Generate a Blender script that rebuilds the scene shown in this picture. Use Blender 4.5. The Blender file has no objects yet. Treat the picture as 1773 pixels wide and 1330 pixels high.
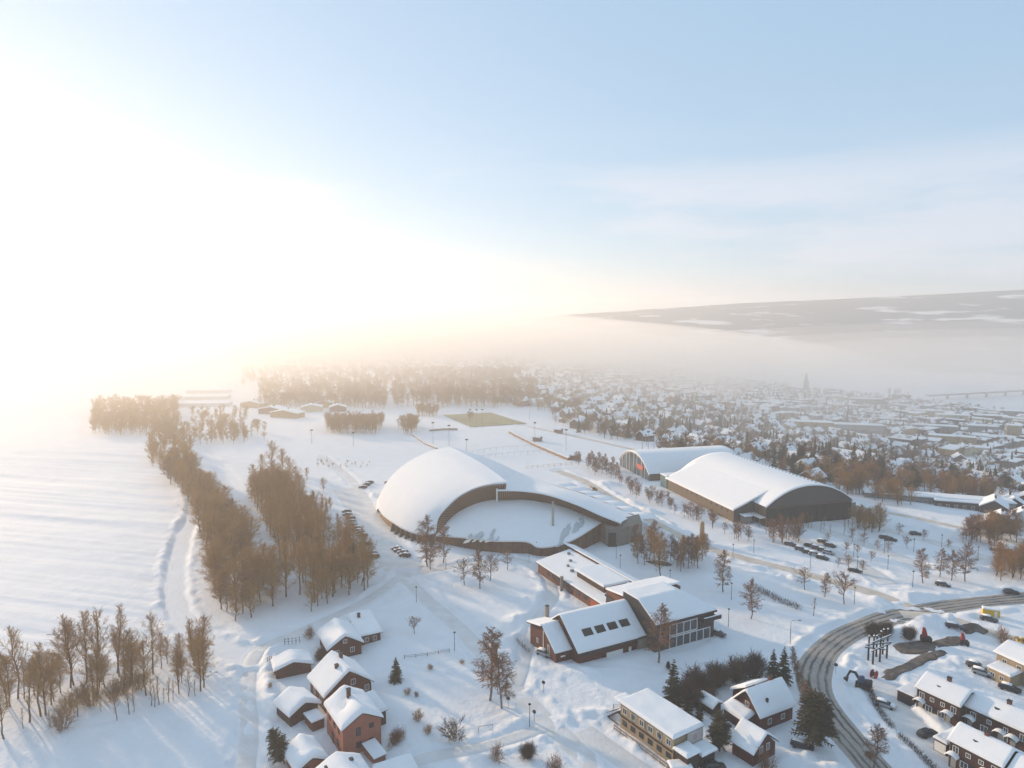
import bpy, bmesh, math, random
import numpy as np
from mathutils import Vector, Matrix

R = math.radians
scene = bpy.context.scene
COL = scene.collection
random.seed(7)
RNG = np.random.default_rng(7)

# ------------------------------------------------------------------ camera
EYE_H = 85.0                      # drone height over the sports park, metres
PITCH = R(5.73)
SUN_AZ = R(-47.5)                 # measured from the viewing direction (+Y), negative = left
SUN_EL = R(11.5)
cam_d = bpy.data.cameras.new('camera')
cam_d.sensor_width = 36.0
cam_d.lens = 36.0 * 1198.0 / 1773.0
cam_d.clip_start = 0.5
cam_d.clip_end = 40000
cam = bpy.data.objects.new('camera', cam_d)
cam.location = (0, 0, EYE_H)
cam.rotation_euler = (R(90) - PITCH, 0, 0)
COL.objects.link(cam)
scene.camera = cam

# ------------------------------------------------------------------ sky and sun
world = bpy.data.worlds.new('World')
scene.world = world
world.use_nodes = True
nt = world.node_tree
nt.nodes.clear()
def wn(kind, **kw):
    n = nt.nodes.new(kind)
    for k, v in kw.items():
        setattr(n, k, v)
    return n
w_out = wn('ShaderNodeOutputWorld')
w_bg = wn('ShaderNodeBackground')
w_bg.inputs['Strength'].default_value = 0.128
w_sky = wn('ShaderNodeTexSky', sky_type='NISHITA', sun_disc=False)
w_sky.sun_elevation = SUN_EL
w_sky.sun_rotation = SUN_AZ
w_sky.altitude = 200
w_sky.air_density = 1.0
w_sky.dust_density = 0.2
w_sky.ozone_density = 2.0
# thin winter stratus low over the horizon, all the way round
w_geo = wn('ShaderNodeNewGeometry')
w_sep = wn('ShaderNodeSeparateXYZ')
nt.links.new(w_geo.outputs['Incoming'], w_sep.inputs[0])
w_tc = wn('ShaderNodeTexCoord')
nt.links.new(w_tc.outputs['Generated'], w_sep.inputs[0])
w_map = wn('ShaderNodeMapping')
w_map.inputs['Scale'].default_value = (2.2, 2.2, 13.0)
w_map.inputs['Location'].default_value = (0.35, 0.0, 0.2)
nt.links.new(w_tc.outputs['Generated'], w_map.inputs[0])
w_noise = wn('ShaderNodeTexNoise')
w_noise.inputs['Scale'].default_value = 1.3
w_noise.inputs['Detail'].default_value = 7
w_noise.inputs['Roughness'].default_value = 0.55
nt.links.new(w_map.outputs[0], w_noise.inputs['Vector'])
w_thr = wn('ShaderNodeMapRange', interpolation_type='SMOOTHSTEP')
for i, v in ((1, 0.42), (2, 0.62), (3, 0.0), (4, 1.0)):
    w_thr.inputs[i].default_value = v
nt.links.new(w_noise.outputs[0], w_thr.inputs[0])
w_band = wn('ShaderNodeValToRGB')
el = w_band.color_ramp.elements
el[0].position = 0.0
el[0].color = (1, 1, 1, 1)
el[1].position = 0.30
el[1].color = (0.0, 0.0, 0.0, 1)
for p, c in ((0.10, 0.9), (0.17, 0.75), (0.215, 0.10)):
    e = w_band.color_ramp.elements.new(p)
    e.color = (c, c, c, 1)
nt.links.new(w_sep.outputs['Z'], w_band.inputs[0])
w_mul = wn('ShaderNodeMath', operation='MULTIPLY')
nt.links.new(w_thr.outputs[0], w_mul.inputs[0])
nt.links.new(w_band.outputs[0], w_mul.inputs[1])
w_mul2 = wn('ShaderNodeMath', operation='MULTIPLY')
w_mul2.inputs[1].default_value = 0.95
nt.links.new(w_mul.outputs[0], w_mul2.inputs[0])
w_mix = wn('ShaderNodeMixRGB')
w_mix.inputs[2].default_value = (7.5, 6.0, 5.4, 1)
nt.links.new(w_mul2.outputs[0], w_mix.inputs[0])
nt.links.new(w_sky.outputs[0], w_mix.inputs[1])
# flat pale blue mixed over the whole sky, added to lift shade, soften glow
w_fill = wn('ShaderNodeMixRGB')
w_fill.inputs[0].default_value = 0.78
w_fill.inputs[2].default_value = (1.60, 2.38, 3.2, 1)
nt.links.new(w_mix.outputs[0], w_fill.inputs[1])
nt.links.new(w_fill.outputs[0], w_bg.inputs['Color'])
nt.links.new(w_bg.outputs[0], w_out.inputs['Surface'])

sun_d = bpy.data.lights.new('sun', 'SUN')
sun_d.energy = 3.5
sun_d.angle = R(1.5)
sun_d.color = (1.0, 0.725, 0.455)
sun = bpy.data.objects.new('sun', sun_d)
S_DIR = Vector((math.sin(SUN_AZ) * math.cos(SUN_EL), math.cos(SUN_AZ) * math.cos(SUN_EL), math.sin(SUN_EL)))
sun.rotation_euler = (-S_DIR).to_track_quat('-Z', 'Y').to_euler()
sun.location = (-400, 300, 300)
COL.objects.link(sun)

scene.view_settings.view_transform = 'Standard'
scene.view_settings.look = 'None'
scene.view_settings.exposure = 0.98
scene.view_settings.gamma = 1.0
scene.view_settings.use_curve_mapping = False
scene.render.engine = 'CYCLES'
scene.cycles.use_denoising = True
scene.cycles.max_bounces = 6
scene.cycles.diffuse_bounces = 4
scene.cycles.glossy_bounces = 1
scene.cycles.transmission_bounces = 2
scene.cycles.volume_bounces = 2
scene.cycles.caustics_reflective = False
scene.cycles.caustics_refractive = False
HAZE_DENSITY = 0.00041
HAZE_G = 0.5

# ------------------------------------------------------------------ survey helpers: photograph pixel -> place on the ground
FPX, CPX, CPY = 1198.0, 886.5, 665.0
def sight(u, v):
    a = (u - CPX) / FPX
    b = -(v - CPY) / FPX
    c, s = math.cos(PITCH), math.sin(PITCH)
    return a, c + b * s, -s + b * c

def sstep(a, b, x):
    t = np.clip((x - a) / (b - a), 0, 1)
    return t * t * (3 - 2 * t)

def slope_start(y):
    y = np.asarray(y, float)
    return np.maximum(185 - (y - 263) * 0.727, -31.0 - 30 * sstep(500, 1500, y))

def base_z(x, y):
    """the bare lie of the land: level park, town slope, lake shore"""
    x = np.asarray(x, float); y = np.asarray(y, float)
    l0 = slope_start(y) + 25
    t = np.clip((x - l0) / 620.0, 0, 1)
    z = -71.0 * (0.65 * t + 0.35 * t * t * (3 - 2 * t))
    z = z - 7.0 * sstep(600, 800, x - l0 * 0)
    shore = 850 + 30 * np.sin(y / 190.0) - 50 * sstep(1100, 1700, y)
    z = np.where(x > shore - 12, z - 7.0 * sstep(-12, 25, x - shore), z)
    far = sstep(1500, 5000, np.hypot(x, y))
    z = z + far * 18 * (1 - sstep(-200, 500, x))
    return z

def _ss(a, b, x):
    t = (x - a) / (b - a)
    t = 0.0 if t < 0 else 1.0 if t > 1 else t
    return t * t * (3 - 2 * t)

def bz1(x, y):
    """base_z for one point, plain floats"""
    l0 = max(185 - (y - 263) * 0.727, -31.0 - 30 * _ss(500, 1500, y)) + 25
    t = min(max((x - l0) / 620.0, 0.0), 1.0)
    z = -71.0 * (0.65 * t + 0.35 * t * t * (3 - 2 * t)) - 7.0 * _ss(600, 800, x)
    shore = 850 + 30 * math.sin(y / 190.0) - 50 * _ss(1100, 1700, y)
    if x > shore - 12:
        z -= 7.0 * _ss(-12, 25, x - shore)
    return z + _ss(1500, 5000, math.hypot(x, y)) * 18 * (1 - _ss(-200, 500, x))

def gp(u, v, h=0.0):
    """point on the land (plus height h) that the photograph shows at pixel u, v"""
    d = sight(u, v)
    t = 60.0
    prev = t
    while t < 9000:
        if EYE_H + d[2] * t < bz1(d[0] * t, d[1] * t) + h:
            break
        prev = t
        t *= 1.02
    lo, hi = prev, t
    for _ in range(22):
        m = 0.5 * (lo + hi)
        if EYE_H + d[2] * m < bz1(d[0] * m, d[1] * m) + h:
            hi = m
        else:
            lo = m
    return Vector((d[0] * hi, d[1] * hi, 0.0))

def gpl(pts, h=0.0):
    return [gp(u, v, h) for u, v in pts]

# ------------------------------------------------------------------ noise
def _hash(ix, iy, seed):
    n = (ix.astype(np.int64) * 374761393 + iy.astype(np.int64) * 668265263 + seed * 974711) & 0x7fffffff
    n = ((n ^ (n >> 13)) * 1274126177) & 0x7fffffff
    n = n ^ (n >> 16)
    return (n & 0xffff) / 65535.0

def vnoise(x, y, seed=0):
    x = np.asarray(x, float); y = np.asarray(y, float)
    ix, iy = np.floor(x), np.floor(y)
    fx, fy = x - ix, y - iy
    fx = fx * fx * fx * (fx * (fx * 6 - 15) + 10); fy = fy * fy * fy * (fy * (fy * 6 - 15) + 10)
    a = _hash(ix, iy, seed); b = _hash(ix + 1, iy, seed)
    c = _hash(ix, iy + 1, seed); d = _hash(ix + 1, iy + 1, seed)
    return (a * (1 - fx) + b * fx) * (1 - fy) + (c * (1 - fx) + d * fx) * fy - 0.5

def fbm(x, y, seed=0, octv=3):
    s, amp, tot = 0, 1.0, 0
    for o in range(octv):
        s = s + amp * vnoise(x * 2 ** o + 17.3 * o, y * 2 ** o + 5.1 * o, seed + o)
        tot += amp
        amp *= 0.5
    return s / tot

def dist_poly(x, y, pts):
    """distance from points to a polyline"""
    best = np.full(np.shape(x), 1e9)
    for a, b in zip(pts[:-1], pts[1:]):
        dx, dy = b[0] - a[0], b[1] - a[1]
        L2 = dx * dx + dy * dy + 1e-9
        t = np.clip(((x - a[0]) * dx + (y - a[1]) * dy) / L2, 0, 1)
        best = np.minimum(best, np.hypot(x - a[0] - t * dx, y - a[1] - t * dy))
    return best

def smooth_line(pts, step=3.0):
    """Catmull-Rom through the points, resampled evenly"""
    P = [np.array((p[0], p[1]), float) for p in pts]
    P = [2 * P[0] - P[1]] + P + [2 * P[-1] - P[-2]]
    out = []
    for i in range(1, len(P) - 2):
        n = max(2, int(np.linalg.norm(P[i + 1] - P[i]) / step))
        for k in range(n):
            t = k / n
            a, b, c, d = P[i - 1], P[i], P[i + 1], P[i + 2]
            out.append(0.5 * ((2 * b) + (c - a) * t + (2 * a - 5 * b + 4 * c - d) * t * t + (3 * b - a - 3 * c + d) * t ** 3))
    out.append(P[-2])
    return out

# ------------------------------------------------------------------ objects
def tag(o, label=None, cat=None, group=None, kind=None):
    if label: o['label'] = label
    if cat: o['category'] = cat
    if group: o['group'] = group
    if kind: o['kind'] = kind
    return o

def thing(name, label, cat, loc=(0, 0, 0), rz=0.0, group=None, scale=None):
    o = bpy.data.objects.new(name, None)
    o.empty_display_size = 0.5
    o.location = loc
    o.rotation_euler = (0, 0, rz)
    if scale is not None:
        o.scale = (scale, scale, scale) if not hasattr(scale, '__len__') else scale
    COL.objects.link(o)
    return tag(o, label, cat, group)

def put(name, mesh, parent=None, loc=None, rz=None, scale=None):
    o = bpy.data.objects.new(name, mesh)
    if parent is not None:
        o.parent = parent
    if loc is not None:
        o.location = loc
    if rz is not None:
        o.rotation_euler = (0, 0, rz)
    if scale is not None:
        o.scale = (scale, scale, scale) if not hasattr(scale, '__len__') else scale
    COL.objects.link(o)
    return o

class MB:
    """collects polygons, then links them as one mesh"""
    def __init__(self):
        self.v = []; self.f = []
    def add(self, vs, fs):
        k = len(self.v)
        self.v.extend([tuple(p) for p in vs])
        self.f.extend([tuple(i + k for i in f) for f in fs])
        return self
    def box(self, x0, x1, y0, y1, z0, z1):
        return self.add([(x0, y0, z0), (x1, y0, z0), (x1, y1, z0), (x0, y1, z0), (x0, y0, z1), (x1, y0, z1), (x1, y1, z1), (x0, y1, z1)],
                        [(3, 2, 1, 0), (4, 5, 6, 7), (0, 1, 5, 4), (1, 2, 6, 5), (2, 3, 7, 6), (3, 0, 4, 7)])
    def prism(self, poly, z0, z1):
        n = len(poly)
        vs = [(p[0], p[1], z0) for p in poly] + [(p[0], p[1], z1) for p in poly]
        fs = [tuple(range(n - 1, -1, -1)), tuple(range(n, 2 * n))] + [(i, (i + 1) % n, n + (i + 1) % n, n + i) for i in range(n)]
        return self.add(vs, fs)
    def tube(self, pts, rad, n=6, cap=True):
        pts = [Vector(p) for p in pts]
        if not hasattr(rad, '__len__'):
            rad = [rad] * len(pts)
        base = len(self.v)
        for i, p in enumerate(pts):
            d = (pts[min(i + 1, len(pts) - 1)] - pts[max(i - 1, 0)]).normalized()
            a = d.orthogonal().normalized() if abs(d.z) < 0.95 else Vector((1, 0, 0)).cross(d).normalized()
            if abs(d.z) < 0.95:
                a = d.cross(Vector((0, 0, 1))).normalized()
            b = d.cross(a)
            for k in range(n):
                t = 2 * math.pi * k / n
                self.v.append(tuple(p + (a * math.cos(t) + b * math.sin(t)) * rad[i]))
        for i in range(len(pts) - 1):
            for k in range(n):
                a = base + i * n + k; b = base + i * n + (k + 1) % n
                self.f.append((a, b, b + n, a + n))
        if cap:
            self.f.append(tuple(base + n - 1 - k for k in range(n)))
            e = base + (len(pts) - 1) * n
            self.f.append(tuple(e + k for k in range(n)))
        return self
    def grid(self, P, closed_u=False):
        """P[i][j] points"""
        ni, nj = len(P), len(P[0])
        k = len(self.v)
        for row in P:
            self.v.extend([tuple(p) for p in row])
        for i in range(ni - (0 if closed_u else 1)):
            for j in range(nj - 1):
                a = k + i * nj + j; b = k + ((i + 1) % ni) * nj + j
                self.f.append((a, b, b + 1, a + 1))
        return self
    def mesh(self, name, mat, smooth=False):
        m = bpy.data.meshes.new(name)
        m.from_pydata(self.v, [], self.f)
        if mat is not None:
            m.materials.append(mat)
        if smooth:
            m.polygons.foreach_set('use_smooth', [True] * len(m.polygons))
        m.update()
        return m
    def build(self, name, mat, parent=None, smooth=False, loc=None, rz=None):
        return put(name, self.mesh(name, mat, smooth), parent, loc, rz)

def np_mesh(name, verts, faces, mat, smooth=False):
    """verts (n,3), faces (m,k) arrays"""
    m = bpy.data.meshes.new(name)
    nv, nf, k = len(verts), len(faces), faces.shape[1]
    m.vertices.add(nv)
    m.vertices.foreach_set('co', np.ascontiguousarray(verts, np.float32).ravel())
    m.loops.add(nf * k)
    m.loops.foreach_set('vertex_index', np.ascontiguousarray(faces, np.int32).ravel())
    m.polygons.add(nf)
    m.polygons.foreach_set('loop_start', np.arange(0, nf * k, k, dtype=np.int32))
    m.polygons.foreach_set('loop_total', np.full(nf, k, np.int32))
    if smooth:
        m.polygons.foreach_set('use_smooth', np.ones(nf, bool))
    m.update(calc_edges=True)
    if mat is not None:
        m.materials.append(mat)
    return m

# ------------------------------------------------------------------ materials
MATS = {}
def mat(name, col, rough=0.7, var=0.0, vscale=0.6, bump=0.0, bscale=4.0, spec=0.3, metal=0.0, col2=None, stretch=(1, 1, 1)):
    """procedural surface: base colour with noise variation (second colour) and fine relief, in metres"""
    if name in MATS:
        return MATS[name]
    m = bpy.data.materials.new(name)
    m.use_nodes = True
    t = m.node_tree
    b = t.nodes['Principled BSDF']
    b.inputs['Roughness'].default_value = rough
    b.inputs['Specular IOR Level'].default_value = spec
    b.inputs['Metallic'].default_value = metal
    c = (*col, 1)
    tc = t.nodes.new('ShaderNodeTexCoord')
    mp = t.nodes.new('ShaderNodeMapping')
    mp.inputs['Scale'].default_value = stretch
    t.links.new(tc.outputs['Object'], mp.inputs[0])
    if var or col2:
        n = t.nodes.new('ShaderNodeTexNoise')
        n.inputs['Scale'].default_value = vscale
        n.inputs['Detail'].default_value = 5
        t.links.new(mp.outputs[0], n.inputs['Vector'])
        mr = t.nodes.new('ShaderNodeMapRange')
        mr.inputs[1].default_value = 0.3; mr.inputs[2].default_value = 0.7
        t.links.new(n.outputs[0], mr.inputs[0])
        mx = t.nodes.new('ShaderNodeMixRGB')
        mx.inputs[1].default_value = c
        mx.inputs[2].default_value = (*col2, 1) if col2 else (*[max(0, q * (1 - var)) for q in col], 1)
        t.links.new(mr.outputs[0], mx.inputs[0])
        t.links.new(mx.outputs[0], b.inputs['Base Color'])
    else:
        b.inputs['Base Color'].default_value = c
    if bump:
        n2 = t.nodes.new('ShaderNodeTexNoise')
        n2.inputs['Scale'].default_value = bscale
        n2.inputs['Detail'].default_value = 4
        t.links.new(mp.outputs[0], n2.inputs['Vector'])
        bp = t.nodes.new('ShaderNodeBump')
        bp.inputs['Strength'].default_value = 1.0
        bp.inputs['Distance'].default_value = bump
        t.links.new(n2.outputs[0], bp.inputs['Height'])
        t.links.new(bp.outputs[0], b.inputs['Normal'])
    MATS[name] = m
    return m

SNOW = (0.80, 0.81, 0.83)
M_SNOW = mat('snow', SNOW, 0.8, var=0.06, vscale=0.15, bump=0.16, bscale=0.9, spec=0.15)
M_RSNOW = mat('roof_snow', (0.82, 0.83, 0.845), 0.8, var=0.03, vscale=0.3, bump=0.04, bscale=1.6, spec=0.15)
M_PACK = mat('packed_snow', (0.74, 0.735, 0.735), 0.8, bump=0.08, bscale=1.5, spec=0.2, col2=(0.64, 0.625, 0.61), vscale=0.25)
M_GRIT = mat('gritted_snow', (0.66, 0.60, 0.53), 0.8, bump=0.04, bscale=2, spec=0.2, col2=(0.52, 0.44, 0.36), vscale=0.3)
M_RED = mat('dark_red_cladding', (0.105, 0.030, 0.022), 0.75, var=0.35, vscale=1.2, bump=0.012, bscale=5, stretch=(4, 4, 0.3))
M_BROWN = mat('brown_cladding', (0.065, 0.036, 0.026), 0.75, var=0.35, vscale=1.2, bump=0.012, bscale=5, stretch=(4, 4, 0.3))
M_DARK = mat('dark_trim', (0.025, 0.023, 0.023), 0.6)
M_GLASS = mat('window_glass', (0.03, 0.04, 0.05), 0.08, spec=0.7)
M_WHITE = mat('white_paint', (0.75, 0.74, 0.71), 0.5, var=0.08)
M_BRICK = mat('chimney_brick', (0.14, 0.06, 0.045), 0.85, var=0.4, vscale=3)
M_METAL = mat('galvanised_metal', (0.22, 0.22, 0.23), 0.45, metal=0.6, var=0.2)
M_ROOF = mat('roof_sheet', (0.05, 0.045, 0.042), 0.6, var=0.2)

# ------------------------------------------------------------------ roads and tracks (pixel survey -> metres)
ROADS = []   # name, line, width, material, sink, bank height
def road(name, px, width, material, bank=0.5, sink=0.25):
    ln = smooth_line(gpl(px), 2.5)
    ROADS.append((name, ln, width, material, sink, bank))

M_TRACKED = None
def road_mat():
    """gritty slush with four bare, dark wheel tracks along the strip (UV: u across, v along in metres)"""
    m = bpy.data.materials.new('tracked_road')
    m.use_nodes = True
    t = m.node_tree
    b = t.nodes['Principled BSDF']
    b.inputs['Roughness'].default_value = 0.6
    uv = t.nodes.new('ShaderNodeUVMap')
    sp = t.nodes.new('ShaderNodeSeparateXYZ')
    t.links.new(uv.outputs[0], sp.inputs[0])
    geo = t.nodes.new('ShaderNodeNewGeometry')
    nz = t.nodes.new('ShaderNodeTexNoise'); nz.inputs['Scale'].default_value = 0.35; nz.inputs['Detail'].default_value = 6
    t.links.new(geo.outputs['Position'], nz.inputs['Vector'])
    nf = t.nodes.new('ShaderNodeTexNoise'); nf.inputs['Scale'].default_value = 1.7; nf.inputs['Detail'].default_value = 5
    t.links.new(geo.outputs['Position'], nf.inputs['Vector'])
    ad = t.nodes.new('ShaderNodeMath'); ad.operation = 'MULTIPLY_ADD'
    ad.inputs[1].default_value = 0.08
    t.links.new(nz.outputs[0], ad.inputs[0]); t.links.new(sp.outputs['X'], ad.inputs[2])
    rp = t.nodes.new('ShaderNodeValToRGB')
    r = rp.color_ramp
    dark = (0.055, 0.050, 0.046, 1); grit = (0.33, 0.29, 0.25, 1); edge = (0.50, 0.44, 0.38, 1)
    r.elements[0].position = 0.0; r.elements[0].color = edge
    r.elements[1].position = 1.0; r.elements[1].color = edge
    off = 0.04
    for cpos in (0.25, 0.40, 0.58, 0.73):
        for dp, cc in ((-0.042, grit), (-0.014, dark), (0.014, dark), (0.042, grit)):
            e = r.elements.new(min(0.99, cpos + dp + off)); e.color = cc
    t.links.new(ad.outputs[0], rp.inputs[0])
    mx = t.nodes.new('ShaderNodeMixRGB'); mx.blend_type = 'MULTIPLY'
    mr = t.nodes.new('ShaderNodeMapRange'); mr.inputs[1].default_value = 0.3; mr.inputs[2].default_value = 0.7; mr.inputs[3].default_value = 0.75; mr.inputs[4].default_value = 1.15
    t.links.new(nf.outputs[0], mr.inputs[0])
    mx.inputs[0].default_value = 1.0
    t.links.new(rp.outputs[0], mx.inputs[1]); t.links.new(mr.outputs[0], mx.inputs[2])
    wn_ = t.nodes.new('ShaderNodeTexNoise'); wn_.inputs['Scale'].default_value = 0.12; wn_.inputs['Detail'].default_value = 7; wn_.inputs['Roughness'].default_value = 0.65
    t.links.new(geo.outputs['Position'], wn_.inputs['Vector'])
    wr = t.nodes.new('ShaderNodeMapRange'); wr.inputs[1].default_value = 0.45; wr.inputs[2].default_value = 0.68; wr.inputs[4].default_value = 0.75
    t.links.new(wn_.outputs[0], wr.inputs[0])
    m2 = t.nodes.new('ShaderNodeMixRGB'); m2.inputs[2].default_value = (0.36, 0.32, 0.28, 1)
    t.links.new(wr.outputs[0], m2.inputs[0]); t.links.new(mx.outputs[0], m2.inputs[1])
    t.links.new(m2.outputs[0], b.inputs['Base Color'])
    bp = t.nodes.new('ShaderNodeBump'); bp.inputs['Distance'].default_value = 0.04
    t.links.new(nf.outputs[0], bp.inputs['Height']); t.links.new(bp.outputs[0], b.inputs['Normal'])
    return m
M_TRACKED = road_mat()

road('main_lane', [(560, 790), (612, 835), (640, 880), (660, 930), (692, 985), (742, 1040), (800, 1090), (850, 1148), (900, 1200), (960, 1260), (1040, 1335), (1110, 1400)], 6.0, M_PACK, 0.45)
road('hall_parking', [(600, 845), (618, 870), (640, 905), (668, 950), (700, 985)], 17.0, M_PACK, 0.35)
road('garden_drive', [(690, 1345), (715, 1318), (770, 1304), (850, 1288), (905, 1270), (945, 1258)], 4.2, M_PACK, 0.7)
road('school_lane', [(893, 1185), (908, 1140), (917, 1105), (930, 1070), (958, 1030), (940, 988), (895, 968), (830, 972), (760, 985), (712, 992)], 4.5, M_PACK, 0.5)
road('hall_walk', [(965, 815), (1010, 832), (1060, 862), (1130, 902), (1205, 940), (1290, 966), (1400, 994), (1500, 1022), (1575, 1050)], 6.5, M_GRIT, 0.7)
road('curved_road', [(1900, 1022), (1773, 1034), (1690, 1042), (1600, 1055), (1530, 1071), (1470, 1095), (1430, 1124), (1410, 1158), (1411, 1192), (1432, 1232), (1472, 1280), (1520, 1335), (1580, 1410)], 10.0, M_TRACKED, 0.6)
road('town_road', [(900, 735), (1040, 765), (1200, 803), (1330, 840), (1480, 876), (1600, 899), (1773, 942), (1900, 975)], 6.0, M_GRIT, 0.6)
road('site_track', [(1560, 1062), (1640, 1070), (1700, 1090), (1773, 1112), (1860, 1140)], 7.0, M_GRIT, 0.5)
road('village_lane', [(425, 1345), (432, 1260), (430, 1190), (446, 1128), (520, 1092), (620, 1046), (668, 1016), (697, 992)], 4.5, M_PACK, 0.5)
road('field_track', [(330, 820), (338, 880), (318, 925), (303, 1000), (310, 1060), (345, 1100), (430, 1140)], 7.0, M_SNOW, 0.55, 0.4)
road('woodland_path', [(335, 755), (395, 820), (440, 880), (470, 940), (490, 1000)], 6.0, M_SNOW, 0.3, 0.3)
road('car_park_row', [(1330, 912), (1400, 940), (1470, 968), (1540, 1010)], 8.5, M_PACK, 0.4)
road('car_park_aisle', [(1365, 900), (1460, 928), (1540, 956), (1600, 985)], 8.0, M_PACK, 0.4)
road('car_park_lane', [(1420, 895), (1530, 915), (1640, 945), (1740, 975)], 8.0, M_PACK, 0.25)
road('house_court', [(1530, 1180), (1548, 1225), (1600, 1275), (1650, 1325), (1700, 1380)], 8.5, M_PACK, 0.4)
for k, px in enumerate(([(978, 1178), (1010, 1195), (1050, 1220), (1092, 1245)], [(1165, 1128), (1200, 1120), (1228, 1103), (1236, 1090)], [(690, 1150), (740, 1165), (800, 1175), (845, 1195)], [(700, 1262), (760, 1262), (830, 1245), (868, 1232)], [(448, 1200), (452, 1250), (440, 1330)], [(1010, 1155), (1080, 1150), (1160, 1165), (1250, 1150), (1340, 1120)], [(1280, 1010), (1300, 1040), (1360, 1085)], [(120, 1260), (220, 1240), (320, 1215), (420, 1190)], [(760, 1010), (800, 1030), (860, 1040), (915, 1040)])):
    road('trodden_path' + (f'_{k}' if k else ''), px, 0.9, M_SNOW, 0.16, 0.16)
road('yard_drive', [(1010, 1262), (1060, 1300), (1130, 1345)], 6.0, M_PACK, 0.5)

PADS = []    # level ground: (cx, cy, rx, ry)
def pad(u, v, r):
    p = gp(u, v); PADS.append((p.x, p.y, r))
MOUNDS = []  # ploughed heaps: x, y, rx, ry, h, turn
def mound(u, v, rx, ry, h, a=0.0):
    p = gp(u, v); MOUNDS.append((p.x, p.y, rx, ry, h, a))
for a in [(1628, 1085, 7, 4, 3.0, .2), (1600, 1078, 4, 3, 1.6, 0), (1345, 1000, 8, 3, 1.5, -.4), (1380, 1008, 5, 3, 1.1, -.3), (1310, 985, 6, 2.5, 1.0, -.4),
          (935, 1030, 9, 3, 1.2, .9), (890, 1075, 7, 2.5, 1.0, .9), (955, 990, 5, 2.5, 1.1, 1.2), (1540, 1040, 7, 2, 1.2, .1), (1580, 1032, 8, 2.2, 1.0, .1), (1470, 1078, 9, 1.6, 1.0, .4),
          (1215, 1000, 4, 3, 1.0, 0), (1050, 838, 8, 4, 1.8, -.5), (1085, 870, 10, 3.5, 1.5, -.6), (1120, 885, 8, 3, 1.4, -.6), (1150, 925, 9, 3, 1.2, -.5), (1210, 893, 7, 2.5, 1.2, -.5), (1295, 950, 8, 2.5, 1.1, -.4),
          (880, 1110, 4, 2, .8, .9), (1010, 1165, 8, 3, .9, -.3), (1060, 1235, 9, 1.5, .8, -.1), (470, 1200, 1.6, 9, 1.0, .5), (510, 1235, 1.6, 5, .8, .6), (470, 1125, 3, 5, .8, .3), (1390, 1310, 4, 2, 1.0, .2), (1440, 1330, 4, 2, .7, 0),
          (640, 860, 5, 2.5, 1.2, .8), (668, 880, 6, 3, 1.2, .9), (690, 920, 7, 3, 1.0, .8), (1450, 1130, 3, 6, .9, .2), (1690, 985, 12, 3, 1.2, -.3), (1600, 915, 14, 3, 1.4, -.35), (1700, 958, 16, 3, 1.3, -.35), (1540, 1095, 6, 3, .7, 0),
          (1590, 1240, 5, 9, .9, .5), (1650, 1150, 12, 8, .9, .3), (760, 1065, 5, 9, .6, .7), (650, 1110, 9, 2.5, .8, .2), (1235, 1035, 4, 3, 1.4, 0), (1265, 1035, 4, 2.4, .9, .1)]:
    mound(*a)

FIELD = [tuple(p.xy) for p in gpl([(-900, 735), (150, 715), (270, 780), (320, 900), (295, 1000), (315, 1095), (-60, 1175), (-1500, 1175)])]
def in_poly(x, y, poly):
    x = np.asarray(x, float); y = np.asarray(y, float)
    r = np.zeros(x.shape, bool)
    n = len(poly)
    for i in range(n):
        x0, y0 = poly[i]; x1, y1 = poly[(i + 1) % n]
        c = ((y0 > y) != (y1 > y)) & (x < (x1 - x0) * (y - y0) / (y1 - y0 + 1e-12) + x0)
        r ^= c
    return r

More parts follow.
